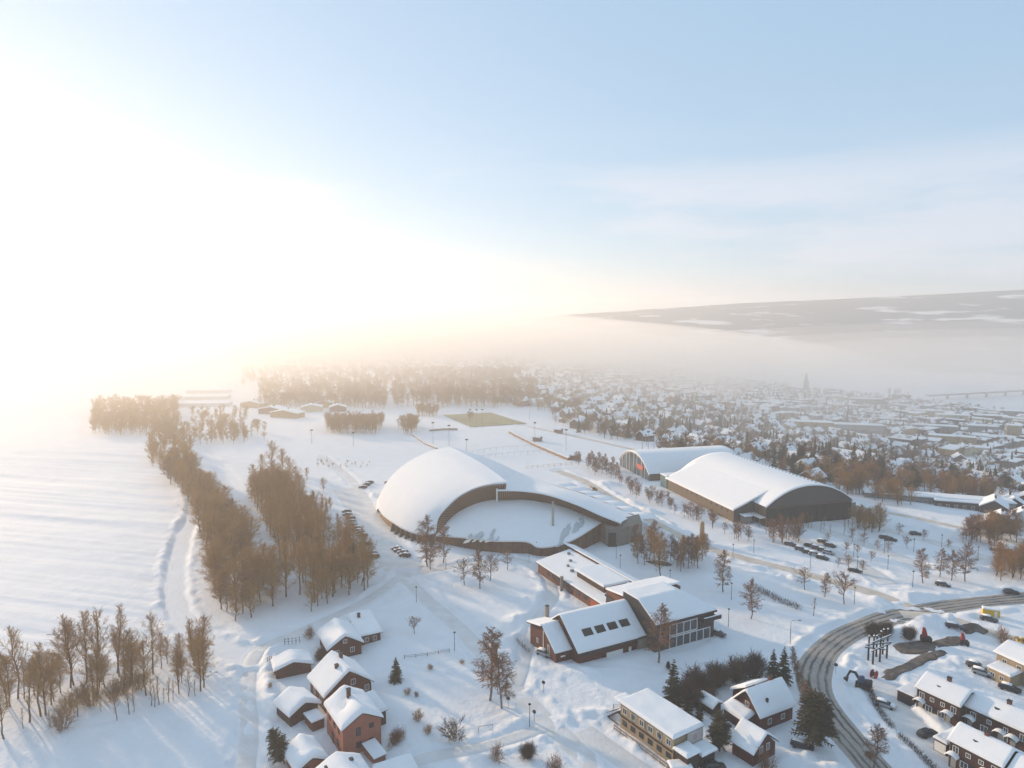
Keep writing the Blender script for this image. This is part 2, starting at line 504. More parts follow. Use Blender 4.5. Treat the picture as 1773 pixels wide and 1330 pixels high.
def ground_z(x, y, lower=True):
    """finished surface: lie of the land + wind-packed relief + ploughed roads, banks and heaps"""
    x = np.atleast_1d(np.asarray(x, float)); y = np.atleast_1d(np.asarray(y, float))
    z = base_z(x, y)
    near = 1 - sstep(350, 900, np.hypot(x, y))
    z = z + 0.5 * fbm(x / 34, y / 34, 3, 2) * (0.3 + 0.7 * near)
    z = z + near * (0.16 * fbm(x / 6.5, y / 6.5, 11, 3) + (0.05 + 0.12 * np.clip(vnoise(x / 22, y / 22, 8) * 2.2, 0, 1)) * fbm(x / 1.7, y / 1.7, 5, 2))
    fld = in_poly(x, y, FIELD)
    q = x * 0.25 + y
    z = z + np.where(fld, 0.75 * vnoise(x / 80, q / 8.5, 21) + 0.42 * vnoise(x / 60, q / 2.6, 22) + 0.2 * vnoise(x / 40, q / 1.3, 23), 0)
    for (mx, my, rx, ry, h, a) in MOUNDS:
        s = np.hypot(x - mx, y - my) < 2.6 * max(rx, ry)
        if not s.any():
            continue
        dx, dy = x[s] - mx, y[s] - my
        c, sn = math.cos(a), math.sin(a)
        e = ((dx * c + dy * sn) / rx) ** 2 + ((-dx * sn + dy * c) / ry) ** 2
        z[s] += h * np.exp(-e * 1.3) * (1 + 1.1 * fbm(x[s] / 2.2, y[s] / 2.2, 31, 2))
    for (name, ln, w, m, sink, bank) in ROADS:
        xs = [p[0] for p in ln]; ys = [p[1] for p in ln]
        s = (x > min(xs) - 20) & (x < max(xs) + 20) & (y > min(ys) - 20) & (y < max(ys) + 20)
        if not s.any():
            continue
        step = ln[::2] + [ln[-1]]
        d = dist_poly(x[s], y[s], step)
        d = d + 0.8 * vnoise(x[s] / 3.1, y[s] / 3.1, 43)
        inside = 1 - sstep(w / 2 - 0.5, w / 2 + 0.6, d)
        flat = base_z(x[s], y[s]) - sink
        b = bank * np.exp(-((d - w / 2 - 1.5) / 1.0) ** 2) * np.clip(0.42 + 2.3 * fbm(x[s] / 5, y[s] / 5, 41, 3), 0, 1.6)
        zz = z[s] + b + 0.32 * np.exp(-((d - w / 2 - 2.0) / 2.2) ** 2) * fbm(x[s] / 1.9, y[s] / 1.9, 47, 2) * 2 * min(1, bank * 1.6)
        z[s] = zz * (1 - inside) + np.minimum(zz, flat) * inside if lower else zz * (1 - inside) + flat * inside
    return z

def gpz(u, v, h=0.0):
    p = gp(u, v, h)
    return Vector((p.x, p.y, gz(p.x, p.y)))

# ------------------------------------------------------------------ snow-covered land, one sheet to the horizon
_az = np.concatenate([np.arange(-180, -50, 5.0), np.arange(-50, 50, 0.16), np.arange(50, 180, 5.0)])
_rr = [12.0, 40.0, 70.0]
while _rr[-1] < 520: _rr.append(_rr[-1] * 1.0048)
while _rr[-1] < 2500: _rr.append(_rr[-1] * 1.016)
while _rr[-1] < 5200: _rr.append(_rr[-1] * 1.07)
_rr = np.array(_rr)
A, RR = np.meshgrid(np.radians(_az), _rr)
X = (RR * np.sin(A)).ravel(); Y = (RR * np.cos(A)).ravel()
Z = ground_z(X, Y)
nr, na = RR.shape
idx = np.arange(nr * na).reshape(nr, na)
nxt = np.roll(idx, -1, axis=1)
F4 = np.stack([idx[:-1], nxt[:-1], nxt[1:], idx[1:]], -1).reshape(-1, 4)[:, ::-1]
Z2 = Z.reshape(nr, na)
import bisect
_azl, _rrl = _az.tolist(), _rr.tolist()
def gz(x, y):
    """height of the finished sheet under one point (bilinear on its own grid)"""
    r = math.hypot(x, y); a = math.degrees(math.atan2(x, y))
    i = min(max(bisect.bisect_right(_rrl, r) - 1, 0), nr - 2)
    j = min(max(bisect.bisect_right(_azl, a) - 1, 0), na - 2)
    f = min(max((r - _rrl[i]) / (_rrl[i + 1] - _rrl[i]), 0), 1)
    g = min(max((a - _azl[j]) / (_azl[j + 1] - _azl[j]), 0), 1)
    return float((Z2[i, j] * (1 - g) + Z2[i, j + 1] * g) * (1 - f) + (Z2[i + 1, j] * (1 - g) + Z2[i + 1, j + 1] * g) * f)
V = np.stack([X, Y, Z], -1)
land = put('snowy_ground', np_mesh('snowy_ground', V, F4, M_SNOW, True))
tag(land, kind='structure')

def strip(name, ln, width, material, lift=0.06):
    L = [np.array(p) for p in ln]
    vs, fs, uvs = [], [], []
    nx = 7
    acc = 0
    for i, p in enumerate(L):
        d = L[min(i + 1, len(L) - 1)] - L[max(i - 1, 0)]
        d = d / (np.linalg.norm(d) + 1e-9)
        nrm = np.array((d[1], -d[0]))
        if i: acc += np.linalg.norm(L[i] - L[i - 1])
        wv = width * (1 + 0.05 * math.sin(acc / 9.0) + 0.04 * math.sin(acc / 3.7))
        for k in range(nx):
            t = k / (nx - 1)
            q = p + nrm * (t - 0.5) * wv
            vs.append((q[0], q[1])); uvs.append((t, acc))
    v = np.array(vs)
    z = base_z(v[:, 0], v[:, 1]) + ROAD_LIFT[name] + lift
    t = np.array([u[0] for u in uvs])
    z = z - 0.25 * (np.abs(t - 0.5) > 0.49)
    n = len(L)
    ii = np.arange(n * nx).reshape(n, nx)
    f = np.stack([ii[:-1, :-1], ii[:-1, 1:], ii[1:, 1:], ii[1:, :-1]], -1).reshape(-1, 4)
    me = np_mesh(name, np.column_stack([v, z]), f, material, True)
    ul = me.uv_layers.new(name='UVMap')
    lu = np.array(uvs)[f.ravel()]
    ul.data.foreach_set('uv', lu.astype(np.float32).ravel())
    o = put(name, me)
    return tag(o, kind='structure')
ROAD_LIFT = {}
for k, (name, ln, w, m, sink, bank) in enumerate(ROADS):
    ROAD_LIFT[name] = -sink + 0.012 * (k % 5)
    if m is not M_SNOW:
        strip(name, ln, w, m)

# ------------------------------------------------------------------ lake and far hills
m_lake = mat('lake_snow', (0.74, 0.77, 0.81), 0.7, var=0.12, vscale=0.004, spec=0.25)
lk = MB()
lk.grid([[(700 + 280 * i, -2000 + 350 * j, -79.0) for i in range(18)] for j in range(20)])
tag(lk.build('frozen_lake', m_lake), kind='structure')

def hill_mat():
    m = bpy.data.materials.new('wooded_hillside')
    m.use_nodes = True
    t = m.node_tree
    b = t.nodes['Principled BSDF']; b.inputs['Roughness'].default_value = 0.9
    b.inputs['Specular IOR Level'].default_value = 0.1
    g = t.nodes.new('ShaderNodeNewGeometry')
    mp = t.nodes.new('ShaderNodeMapping'); mp.inputs['Scale'].default_value = (0.006, 0.006, 0.05)
    t.links.new(g.outputs['Position'], mp.inputs[0])
    n = t.nodes.new('ShaderNodeTexNoise'); n.inputs['Scale'].default_value = 1.0; n.inputs['Detail'].default_value = 6
    t.links.new(mp.outputs[0], n.inputs['Vector'])
    r = t.nodes.new('ShaderNodeValToRGB')
    r.color_ramp.elements[0].position = 0.56; r.color_ramp.elements[0].color = (0.045, 0.075, 0.105, 1)
    r.color_ramp.elements[1].position = 0.66; r.color_ramp.elements[1].color = (0.75, 0.76, 0.78, 1)
    t.links.new(n.outputs[0], r.inputs[0])
    t.links.new(r.outputs[0], b.inputs['Base Color'])
    return m
HM = hill_mat()
hu = np.radians(np.arange(-55, 80, 0.5)); hr_ = np.array([2300, 2420, 2570, 2740, 2920, 3100, 3300, 3500, 3800])
hA, hR = np.meshgrid(hu, hr_)
prof = np.interp(hR, hr_, [0, .12, .33, .55, .74, .9, 1.0, .97, .7])
deg = np.degrees(hA)
top = np.interp(deg, [-55, -20, 0, 5, 12, 18, 25, 36, 50, 80], [40, 40, 60, 84, 112, 136, 152, 178, 180, 160])
hx, hy = hR * np.sin(hA), hR * np.cos(hA)
rough = 40 * fbm(hx / 600, hy / 600, 51, 4) * np.clip(prof * 1.5, 0, 1) * np.interp(hR, [2300, 3200, 3500], [.7, .3, .25])
hz = -82 + prof * (top + 82) + rough
n_r, n_a = hA.shape
hi = np.arange(n_r * n_a).reshape(n_r, n_a)
hf = np.stack([hi[:-1, :-1], hi[:-1, 1:], hi[1:, 1:], hi[1:, :-1]], -1).reshape(-1, 4)[:, ::-1]
hills = put('distant_hills', np_mesh('distant_hills', np.stack([hx, hy, hz], -1).reshape(-1, 3), hf, HM, True))
tag(hills, kind='structure')

# ------------------------------------------------------------------ building kit
def edge_samples(L, n):
    base = [0, 0.04, 0.14, 0.32, 0.6]
    base = [b for b in base if b < L * 0.4]
    mid = list(np.linspace(base[-1], L - base[-1], max(3, n))[1:-1])
    return np.array(base + mid + [L - b for b in reversed(base)])

def snow_slab(x0, x1, y0, y1, zf, t=0.5, n=9, seed=0, dents=(), uneven=0.10):
    """a deep soft-edged layer of snow lying on a roof whose surface is zf(x, y)"""
    xs = x0 + edge_samples(x1 - x0, n); ys = y0 + edge_samples(y1 - y0, n)
    Xg, Yg = np.meshgrid(xs, ys)
    d = np.minimum(np.minimum(Xg - x0, x1 - Xg), np.minimum(Yg - y0, y1 - Yg))
    r = 0.62 * max(t, .3)
    k = np.clip(1 - d / r, 0, 1)
    e = np.sqrt(np.clip(1 - k * k, 0, 1))
    tt = t * (1 + 0.35 * fbm(Xg / 2.6 + seed * 3.1, Yg / 2.6, seed, 2)) + uneven * vnoise(Xg / 1.1, Yg / 1.1 + seed, seed + 4)
    Zt = zf(Xg, Yg) + 0.03 + tt * e
    for (dx, dy, rad, dep) in dents:
        Zt = Zt - dep * np.exp(-((Xg - dx) ** 2 + (Yg - dy) ** 2) / rad ** 2)
    Zt = np.maximum(Zt, zf(Xg, Yg) + 0.03)
    ny, nx = Xg.shape
    mb = MB()
    mb.grid([[(Xg[j, i], Yg[j, i], Zt[j, i]) for j in range(ny)] for i in range(nx)])
    return mb

def wall_box(w, d, he, hr, ridge, z0=-0.6):
    """house walls with gables; local frame x: along front, y: to the back"""
    mb = MB()
    if ridge == 'y':
        mb.add([(0, 0, z0), (w, 0, z0), (w, 0, he), (w / 2, 0, hr), (0, 0, he)], [(0, 1, 2, 3, 4)])
        mb.add([(0, d, z0), (w, d, z0), (w, d, he), (w / 2, d, hr), (0, d, he)], [(4, 3, 2, 1, 0)])
        mb.add([(0, 0, z0), (0, d, z0), (0, d, he), (0, 0, he)], [(3, 2, 1, 0)])
        mb.add([(w, 0, z0), (w, d, z0), (w, d, he), (w, 0, he)], [(0, 1, 2, 3)])
    elif ridge == 'x':
        mb.add([(0, 0, z0), (0, d, z0), (0, d, he), (0, d / 2, hr), (0, 0, he)], [(4, 3, 2, 1, 0)])
        mb.add([(w, 0, z0), (w, d, z0), (w, d, he), (w, d / 2, hr), (w, 0, he)], [(0, 1, 2, 3, 4)])
        mb.add([(0, 0, z0), (w, 0, z0), (w, 0, he), (0, 0, he)], [(0, 1, 2, 3)])
        mb.add([(0, d, z0), (w, d, z0), (w, d, he), (0, d, he)], [(3, 2, 1, 0)])
    else:
        mb.box(0, w, 0, d, z0, he)
    return mb

def roof_fn(w, d, he, hr, ridge, ov, soft=0.25):
    if ridge == 'y':
        k = (hr - he) / (w / 2)
        return lambda x, y: hr - k * np.sqrt((x - w / 2) ** 2 + soft * soft) + k * soft * 0.6 + 0 * y
    if ridge == 'x':
        k = (hr - he) / (d / 2)
        return lambda x, y: hr - k * np.sqrt((y - d / 2) ** 2 + soft * soft) + k * soft * 0.6 + 0 * x
    if ridge == 'shed':                       # highest at the back
        return lambda x, y: he + (hr - he) * np.asarray(y) / d + 0 * x
    if ridge == 'shedf':                      # highest in front
        return lambda x, y: hr + (he - hr) * np.asarray(y) / d + 0 * x
    if ridge == 'hip':
        k = (hr - he) / (min(w, d) / 2)
        return lambda x, y: he + k * np.minimum(np.minimum(np.asarray(x), w - x), np.minimum(np.asarray(y), d - y))
    return lambda x, y: he + 0 * x + 0 * y

_win_cache = {}
def window_mesh(w, h):
    k = (round(w, 2), round(h, 2))
    if k not in _win_cache:
        fr = MB(); t = 0.09
        fr.box(-w / 2 - t, -w / 2, -0.06, 0.05, -h / 2 - t, h / 2 + t).box(w / 2, w / 2 + t, -0.06, 0.05, -h / 2 - t, h / 2 + t)
        fr.box(-w / 2, w / 2, -0.06, 0.05, h / 2, h / 2 + t).box(-w / 2, w / 2, -0.08, 0.05, -h / 2 - t, -h / 2)
        fr.box(-0.03, 0.03, -0.05, 0.05, -h / 2, h / 2)
        pn = MB().box(-w / 2, w / 2, -0.03, 0.04, -h / 2, h / 2)
        _win_cache[k] = (fr, pn, {})
    return _win_cache[k]

def window(parent, x, y, z, w, h, face='f', frame=None):
    fr, pn, ms = window_mesh(w, h)
    frame = frame or M_WHITE
    if frame.name not in ms:
        ms[frame.name] = (fr.mesh('window', frame), pn.mesh('pane', M_GLASS))
    rz = {'f': 0, 'b': math.pi, 'l': -math.pi / 2, 'r': math.pi / 2}[face]
    o = put('window', ms[frame.name][0], parent, (x, y, z), rz)
    put('pane', ms[frame.name][1], o)
    return o

def door(parent, x, y, z, w, h, face='f', m=None):
    o = MB().box(-w / 2, w / 2, -0.07, 0.05, 0, h).build('door', m or M_WHITE, parent, loc=(x, y, z), rz={'f': 0, 'b': math.pi, 'l': -math.pi / 2, 'r': math.pi / 2}[face])
    MB().box(w / 2 - 0.2, w / 2 - 0.08, -0.12, -0.06, h * .45, h * .5).build('handle', M_METAL, o)
    return o

def chimney(parent, x, y, z0, z1, s=0.7, m=None):
    c = MB().box(x - s / 2, x + s / 2, y - s / 2, y + s / 2, z0, z1).build('chimney', m or M_BRICK, parent)
    MB().box(x - s / 2 - .08, x + s / 2 + .08, y - s / 2 - .08, y + s / 2 + .08, z1, z1 + 0.12).build('chimney_cap', M_DARK, c)
    return c

def frame3(a, b, c, h):
    """front corners a, b and back-left corner c (pixels at height h) -> origin, turn, width, depth"""
    A, B, C = gp(*a, h), gp(*b, h), gp(*c, h)
    e = (B - A); w = e.length; e = e / w
    n = Vector((-e.y, e.x, 0))
    d = (C - A).dot(n)
    return A, math.atan2(e.y, e.x), w, d

def ground_low(A, rz, w, d):
    return bz1(A.x, A.y)

def house(name, label, cat, corners, he, hr, ridge, wall, ov=0.5, snow=0.55, seed=0, wins=(), chims=(), doors=(), dents=(), group=None, n=9, dims=None, uneven=0.10):
    A, rz, w, d = frame3(*corners, he) if corners else dims
    if dims and corners:
        w = dims[0] or w; d = dims[1] or d
    ix = ov * 1.0
    z = ground_low(A, rz, w, d)
    t = thing(name, label, cat, (A.x, A.y, z), rz, group)
    # corners given at the eaves: walls stand inside the overhang
    o = min(ov, 0.2 * w)
    wl = wall_box(w - 2 * o, d - 2 * o, he - 0.02, hr - 0.1 if ridge in 'xy' else he, ridge if ridge in ('x', 'y') else 'flat')
    sub = [(x + o, y + o, zz) for x, y, zz in wl.v]; wl.v = sub
    if ridge in ('shed', 'shedf'):
        f = roof_fn(w, d, he, hr, ridge, ov)
        wl.v = [(x, y, zz if zz < 0 else float(f(x, y)) - 0.05) for x, y, zz in wl.v]
    wl.build('wall', wall, t)
    zf = roof_fn(w, d, he, hr, ridge, ov)
    # roof deck
    xs = [0, w / 2, w] if ridge in ('y', 'hip') else [0, w]
    ys = [0, d / 2, d] if ridge in ('x', 'hip') else [0, d]
    if ridge == 'hip':
        xs = np.linspace(0, w, 9); ys = np.linspace(0, d, 9)
    top = [[(x, y, float(zf(x, y)) + 0.0) for y in ys] for x in xs]
    bot = [[(x, y, float(zf(x, y)) - 0.16) for y in ys] for x in xs]
    rf = MB().grid(top)
    rf.grid([list(reversed(r)) for r in bot])
    def rim(line):
        rf.grid([[(p[0], p[1], p[2] - 0.16), (p[0], p[1], p[2])] for p in line])
    rim([r[0] for r in top]); rim(list(reversed([r[-1] for r in top]))); rim(list(reversed(top[0]))); rim(top[-1])
    ro = rf.build('roof', M_ROOF, t)
    if snow:
        snow_slab(-0.08, w + 0.08, -0.08, d + 0.08, zf, snow, n, seed, dents, uneven).build('roof_snow', M_RSNOW, ro, True)
    for (x, y, z1) in chims:
        chimney(ro, x * w, y * d, float(zf(x * w, y * d)) - 0.3, float(zf(x * w, y * d)) + z1)
    for wi in wins:
        face, u, zc, ww, hh = wi[:5]
        fm = wi[5] if len(wi) > 5 else None
        if face == 'f': window(t, o + u * (w - 2 * o), o, zc, ww, hh, 'f', fm)
        elif face == 'b': window(t, o + u * (w - 2 * o), d - o, zc, ww, hh, 'b', fm)
        elif face == 'l': window(t, o, o + u * (d - 2 * o), zc, ww, hh, 'l', fm)
        elif face == 'r': window(t, w - o, o + u * (d - 2 * o), zc, ww, hh, 'r', fm)
    for (face, u, ww, hh, m) in doors:
        if face == 'f': door(t, o + u * (w - 2 * o), o, 0, ww, hh, 'f', m)
        elif face == 'l': door(t, o, o + u * (d - 2 * o), 0, ww, hh, 'l', m)
        elif face == 'r': door(t, w - o, o + u * (d - 2 * o), 0, ww, hh, 'r', m)
    return t, w, d

# ------------------------------------------------------------------ the sports hall with the split shell roof
M_TIMBER = mat('weathered_timber', (0.30, 0.185, 0.11), 0.8, var=0.35, vscale=0.8, stretch=(1, 1, 0.3))
M_TIMBER_D = mat('timber_batten', (0.09, 0.05, 0.032), 0.8, var=0.3)
M_SKIRT = mat('stained_skirt', (0.16, 0.085, 0.055), 0.8, var=0.4, vscale=0.5)
M_CONC = mat('grey_concrete', (0.24, 0.21, 0.18), 0.8, var=0.25, vscale=0.4)
M_ICE = mat('bare_sheet_roof', (0.50, 0.55, 0.56), 0.5, var=0.15, vscale=0.3)

def lerp(a, b, t):
    return a + (b - a) * t
def bez(P, n):
    """smooth curve through 3-D control points, n+1 samples"""
    P = [np.array(p, float) for p in P]
    Q = [2 * P[0] - P[1]] + P + [2 * P[-1] - P[-2]]
    out = []
    m = len(P) - 1
    for s in range(n + 1):
        g = min(s / n * m, m - 1e-9); i = int(g); t = g - i
        a, b, c, d = Q[i], Q[i + 1], Q[i + 2], Q[i + 3]
        out.append(0.5 * ((2 * b) + (c - a) * t + (2 * a - 5 * b + 4 * c - d) * t * t + (3 * b - a - 3 * c + d) * t ** 3))
    return out

def pz(u, v, z):
    p = gp(u, v, z); return (p.x, p.y, z)

hall = thing('sports_hall', 'huge sports hall with split snowy shell roof and curved timber wall', 'sports hall', (0, 280, 0))
HO = np.array((0, 280, 0.0))
def hb(mb, name, m, parent=hall, smooth=False):
    mb.v = [tuple(np.array(p) - HO) for p in mb.v]
    return mb.build(name, m, parent, smooth)

Fp = pz(752, 923, 3.4)                        # where the cut edge meets the rim in front
Tp = pz(877, 836, 21.0)                       # beak of the big shell
NS = 40
cut = bez([Fp, pz(757, 898, 8.0), pz(772, 879, 11.6), pz(792, 861, 15.0), pz(818, 847, 18.0), pz(846, 839, 20.2), Tp], NS)
ridge = bez([Tp, pz(855, 819, 22.0), pz(833, 804, 22.8), pz(803, 787, 23.4), (-29.1, 317, 23.5)], NS)
rim = bez([Fp, pz(728, 925, 3.0), pz(701, 916, 3.0), pz(681, 904, 3.0), pz(666, 893, 3.0), pz(657, 882, 3.2)], NS)
back = bez([rim[-1], (-57.6, 294, 5.6), (-56.2, 301, 9.6), (-52.3, 307.5, 14.0), (-45.5, 311.5, 18.6), (-37.3, 314.5, 22.0), ridge[-1]], NS)
GA = np.zeros((NS + 1, NS + 1, 3))
for i in range(NS + 1):
    for j in range(NS + 1):
        u, v = i / NS, j / NS
        c = ((1 - v) * np.array(rim[i]) + v * np.array(ridge[i]) + (1 - u) * np.array(cut[j]) + u * np.array(back[j])
             - ((1 - u) * (1 - v) * np.array(rim[0]) + u * (1 - v) * np.array(rim[-1]) + (1 - u) * v * np.array(ridge[0]) + u * v * np.array(ridge[-1])))
        c[2] += 0.55 + 0.1 * math.sin(math.pi * u) * math.sin(math.pi * v) ** .8 + 0.10 * float(fbm(c[0] / 7, c[1] / 7, 61, 2)) * math.sin(math.pi * u) * math.sin(math.pi * v)
        GA[i, j] = c
grid = [[tuple(p) for p in r] for r in GA]
hb(MB().grid([[tuple(np.array(p) + (0, 0, .55)), (p[0] - 2, p[1] + 5, p[2] * .55), (p[0] - 3, p[1] + 9, -.5)] for p in back]), 'shell_back_snow', M_RSNOW, smooth=True)
shell = hb(MB().grid(grid), 'big_shell_snow', M_RSNOW, smooth=True)
shell['label'] = 'smooth snow on the tall left roof shell'
# lip of snow and roof edge along the cut
def ribbon(line, dz0, dz1, off=(0, 0)):
    return MB().grid([[(p[0] + off[0], p[1] + off[1], p[2] + dz0), (p[0] + off[0], p[1] + off[1], p[2] + dz1)] for p in line])
def outward(line, k, dz=0.0):
    out = []
    for i, p in enumerate(line):
        d = np.array(line[min(i + 1, len(line) - 1)]) - np.array(line[max(i - 1, 0)])
        n = np.array((d[1], -d[0], 0)); n = n / (np.linalg.norm(n) + 1e-9)
        out.append(np.array(p, float) + n * k + np.array((0, 0, dz)))
    return out
def band(line, k0, z0, k1, z1):
    a, b = outward(line, k0, z0), outward(line, k1, z1)
    return [[tuple(p), tuple(q)] for p, q in zip(a, b)]
lip = MB()
lip.grid(band(cut, 0.0, 0.55, 0.5, 0.35)).grid(band(cut, 0.5, 0.35, 0.55, -0.05)).grid(band(cut, 0.55, -0.05, 0.1, -0.2))
hb(lip, 'snow_lip', M_RSNOW, smooth=True)
eave = MB().grid(band(cut, 0.12, -0.2, 0.42, -0.25)).grid(band(cut, 0.42, -0.25, 0.40, -0.75)).grid(band(cut, 0.40, -0.75, -0.3, -0.8))
hb(eave, 'shell_edge', M_CONC)
rm = MB().grid(band(rim, 0, 0.55, -0.35, 0.25)).grid(band(rim, -0.35, 0.25, -0.3, -0.35))
hb(rm, 'rim_edge', M_RSNOW, smooth=True)
# ridge fall towards the right shell
fall = []
# lens roof in front
lensL = Fp
lensR = pz(1041, 905, 7.2)
backc = bez([np.array(Fp) + (0.6, -0.4, -0.9), pz(790, 889, 8.0), pz(824, 872, 11.4), pz(865, 864, 13.2), pz(912, 866, 13.2), pz(958, 873, 12.2), pz(1003, 887, 9.8), lensR], 44)
frontc = bez([np.array(Fp) + (0.6, -0.4, -0.9), pz(800, 931, 4.0), pz(855, 937, 4.4), pz(910, 938, 4.6), pz(933, 948, 3.4), pz(968, 944, 4.0), pz(1000, 931, 5.4), lensR], 44)
lens = []
for a, b in zip(frontc, backc):
    lens.append([tuple(lerp(a, b, t) + np.array((0, 0, 0.15 + 0.15 * math.sin(math.pi * t) + 0.06 * float(fbm(lerp(a, b, t)[0] / 5, lerp(a, b, t)[1] / 5, 5, 2))))) for t in np.linspace(0, 1, 11)])
hb(MB().grid(lens), 'lens_roof_snow', M_RSNOW, smooth=True)
le = MB().grid([[tuple(p + np.array((0, 0, 0.25))), tuple(p + np.array((0, 0, -0.25)))] for p in frontc])
hb(le, 'lens_roof_edge', M_WHITE)
# patches where the wind has bared the sheet roof
_rb = np.random.default_rng(12)
bare_px = [((_rb.uniform(806, 866), _rb.uniform(922, 931)), _rb.uniform(.5, 1.3), _rb.uniform(1.2, 3.0)) for _ in range(9)] + [((_rb.uniform(966, 1022), 0), _rb.uniform(.5, 1.1), _rb.uniform(1.8, 4.2)) for _ in range(12)]
bare_px = [((u, v if v else 934 - (u - 966) * .5 + _rb.uniform(-5, 4)), a, b) for (u, v), a, b in bare_px]
def lens_z(x, y):
    best = min(((abs(a[0] + (b[0] - a[0]) * 0.5 - x), i) for i, (a, b) in enumerate(zip(frontc, backc))))[1]
    a, b = frontc[best], backc[best]
    t = min(max((y - a[1]) / (b[1] - a[1] + 1e-6), 0.02), 0.98)
    return a[2] + (b[2] - a[2]) * t + 0.15 + 0.15 * math.sin(math.pi * t)
for k, ((u, v), rx, ry) in enumerate(bare_px):
    c = gp(u, v, 6.0)
    pts = []
    for q in range(14):
        an = 2 * math.pi * q / 14
        rr = 0.7 + 0.5 * random.random()
        x, y = c.x + rx * rr * math.cos(an) + .35 * ry * math.sin(an), c.y + ry * rr * math.sin(an)
        pts.append((x, y, lens_z(x, y) + 0.10))
    cz = (c.x, c.y, lens_z(c.x, c.y) + 0.12)
    hb(MB().add([cz] + pts, [(0, 1 + q, 1 + (q + 1) % 14) for q in range(14)]), 'bare_patch', M_ICE)
# concave timber wall between lens roof and shells
def timber_wall(top, bot, name):
    w = hb(MB().grid([[tuple(b), tuple(t)] for t, b in zip(top, bot)]), name, M_TIMBER)
    for k in range(1, len(top) - 1):
        t, b = np.array(top[k]), np.array(bot[k])
        d = np.array(top[k + 1]) - np.array(top[k - 1]); d = d / np.linalg.norm(d) * 0.24
        n = np.array((d[1], -d[0], 0)); n = n / np.linalg.norm(n) * 0.16
        m = MB()
        m.add([b - d, b + d, t + d, t - d, b - d + n, b + d + n, t + d + n, t - d + n], [(4, 5, 6, 7), (0, 4, 7, 3), (1, 2, 6, 5)])
        m.v = [tuple(p) for p in m.v]
        hb(m, 'batten', M_TIMBER_D, w)
    return w
cut_in = [np.array(p) + (0, 0, -0.75) for p in cut]
# base of the wall follows the lens back edge from Fp to under the beak
nb = 20
bl = bez([backc[0], backc[6], backc[12], backc[17], backc[20]], NS)
timber_wall(outward(cut_in, -0.2), [p + np.array((0, 0, -0.4)) for p in bl], 'timber_wall')
topR = bez([pz(861, 850, 17.8), pz(905, 851, 17.6), pz(950, 858, 16.8), pz(1000, 875, 14.0), pz(1040, 893, 10.8), pz(1076, 907, 8.2)], 60)
botR = bez([pz(861, 866, 13.6), backc[24] + (0, 0, -.2), backc[29] + (0, 0, -.2), backc[35] + (0, 0, -.2), pz(1035, 902, 8.0), pz(1066, 913, 6.6)], 60)
timber_wall(topR, botR, 'timber_wall')
MBe = MB().box(0, 0.5, 0, 0.6, -4.2, 1.0)
p0 = np.array(topR[0])
MBe.v = [tuple(np.array(q) + p0 + (-0.4, -0.5, 0)) for q in MBe.v]
hb(MBe, 'corner_post', M_WHITE)
# right shell behind it
outer = bez([pz(895, 818, 2.5), pz(962, 842, 3.0), pz(1010, 856, 4.0), pz(1060, 875, 4.6), pz(1100, 894, 5.0)], 60)
g2 = []
for a, b in zip(topR, outer):
    row = []
    for j in range(9):
        t = j / 8
        p = lerp(np.array(a), np.array(b), t)
        z = a[2] + (b[2] - a[2]) * (t ** 1.15) + 0.55
        row.append((p[0], p[1], z))
    g2.append(row)
hb(MB().grid(g2), 'low_shell_snow', M_RSNOW, smooth=True)
l2 = MB().grid(band(topR, 0, 0.55, 0.45, 0.4)).grid(band(topR, 0.45, 0.4, 0.45, 0.0)).grid(band(topR, 0.45, 0.0, -0.1, -0.05))
hb(l2, 'snow_lip', M_RSNOW, smooth=True)
# backfill from the tall ridge down to the ground behind, and to the low shell
bk = []
for i, p in enumerate(ridge):
    f = i / (len(ridge) - 1)
    e0, e1 = np.array(topR[0]), np.array(outer[0])
    q = lerp(e0, e1, f); q[2] = e0[2] + (e1[2] - e0[2]) * f ** 1.15
    if i == 0: q = q + np.array((0.3, 0.6, 0))
    bk.append([tuple(lerp(np.array(p), q, t) + np.array((0, 0, 0.54 + (p[2] - q[2]) * 0.06 * math.sin(math.pi * t)))) for t in np.linspace(0, 1, 9)])
hb(MB().grid(bk), 'rear_shell_snow', M_RSNOW, smooth=True)
en = MB().grid([[(p[0], p[1], p[2] + .5), (p[0] * 0 + topR[0][0] + (p[0] - Tp[0]) * .9, topR[0][1] + (p[1] - Tp[1]) * .9 + 2.0, 17.5)] for p in ridge])
# scalloped canopy bays along the right side
canA = [np.array(p) for p in bez([pz(962, 838, 5.0), pz(1015, 855, 5.0), pz(1064, 876, 5.0), pz(1122, 901, 5.0)], 7)]
for k in range(7):
    a, b = canA[k], canA[k + 1]
    d = b - a; L = np.linalg.norm(d); d = d / L
    n = np.array((-d[1], d[0], 0)); n = n if n[1] > 0 else -n
    n = np.array((abs(n[0]), abs(n[1]), 0)) if False else n
    dirn = np.array((0.86, 0.5, 0))
    rows = []
    for i in range(9):
        t = i / 8
        rise = 0.75 * math.sin(math.pi * t)
        p = a + d * (L * t)
        rows.append([tuple(p - dirn * 3.5 + np.array((0, 0, 0.9 + rise))), tuple(p + dirn * 1.5 + np.array((0, 0, 0.5 + rise))), tuple(p + dirn * 5.5 + np.array((0, 0, 0.0 + rise))), tuple(p + dirn * 5.7 + np.array((0, 0, -0.6 + rise * .6)))])
    hb(MB().grid(rows), 'canopy_bay', M_RSNOW, smooth=True)
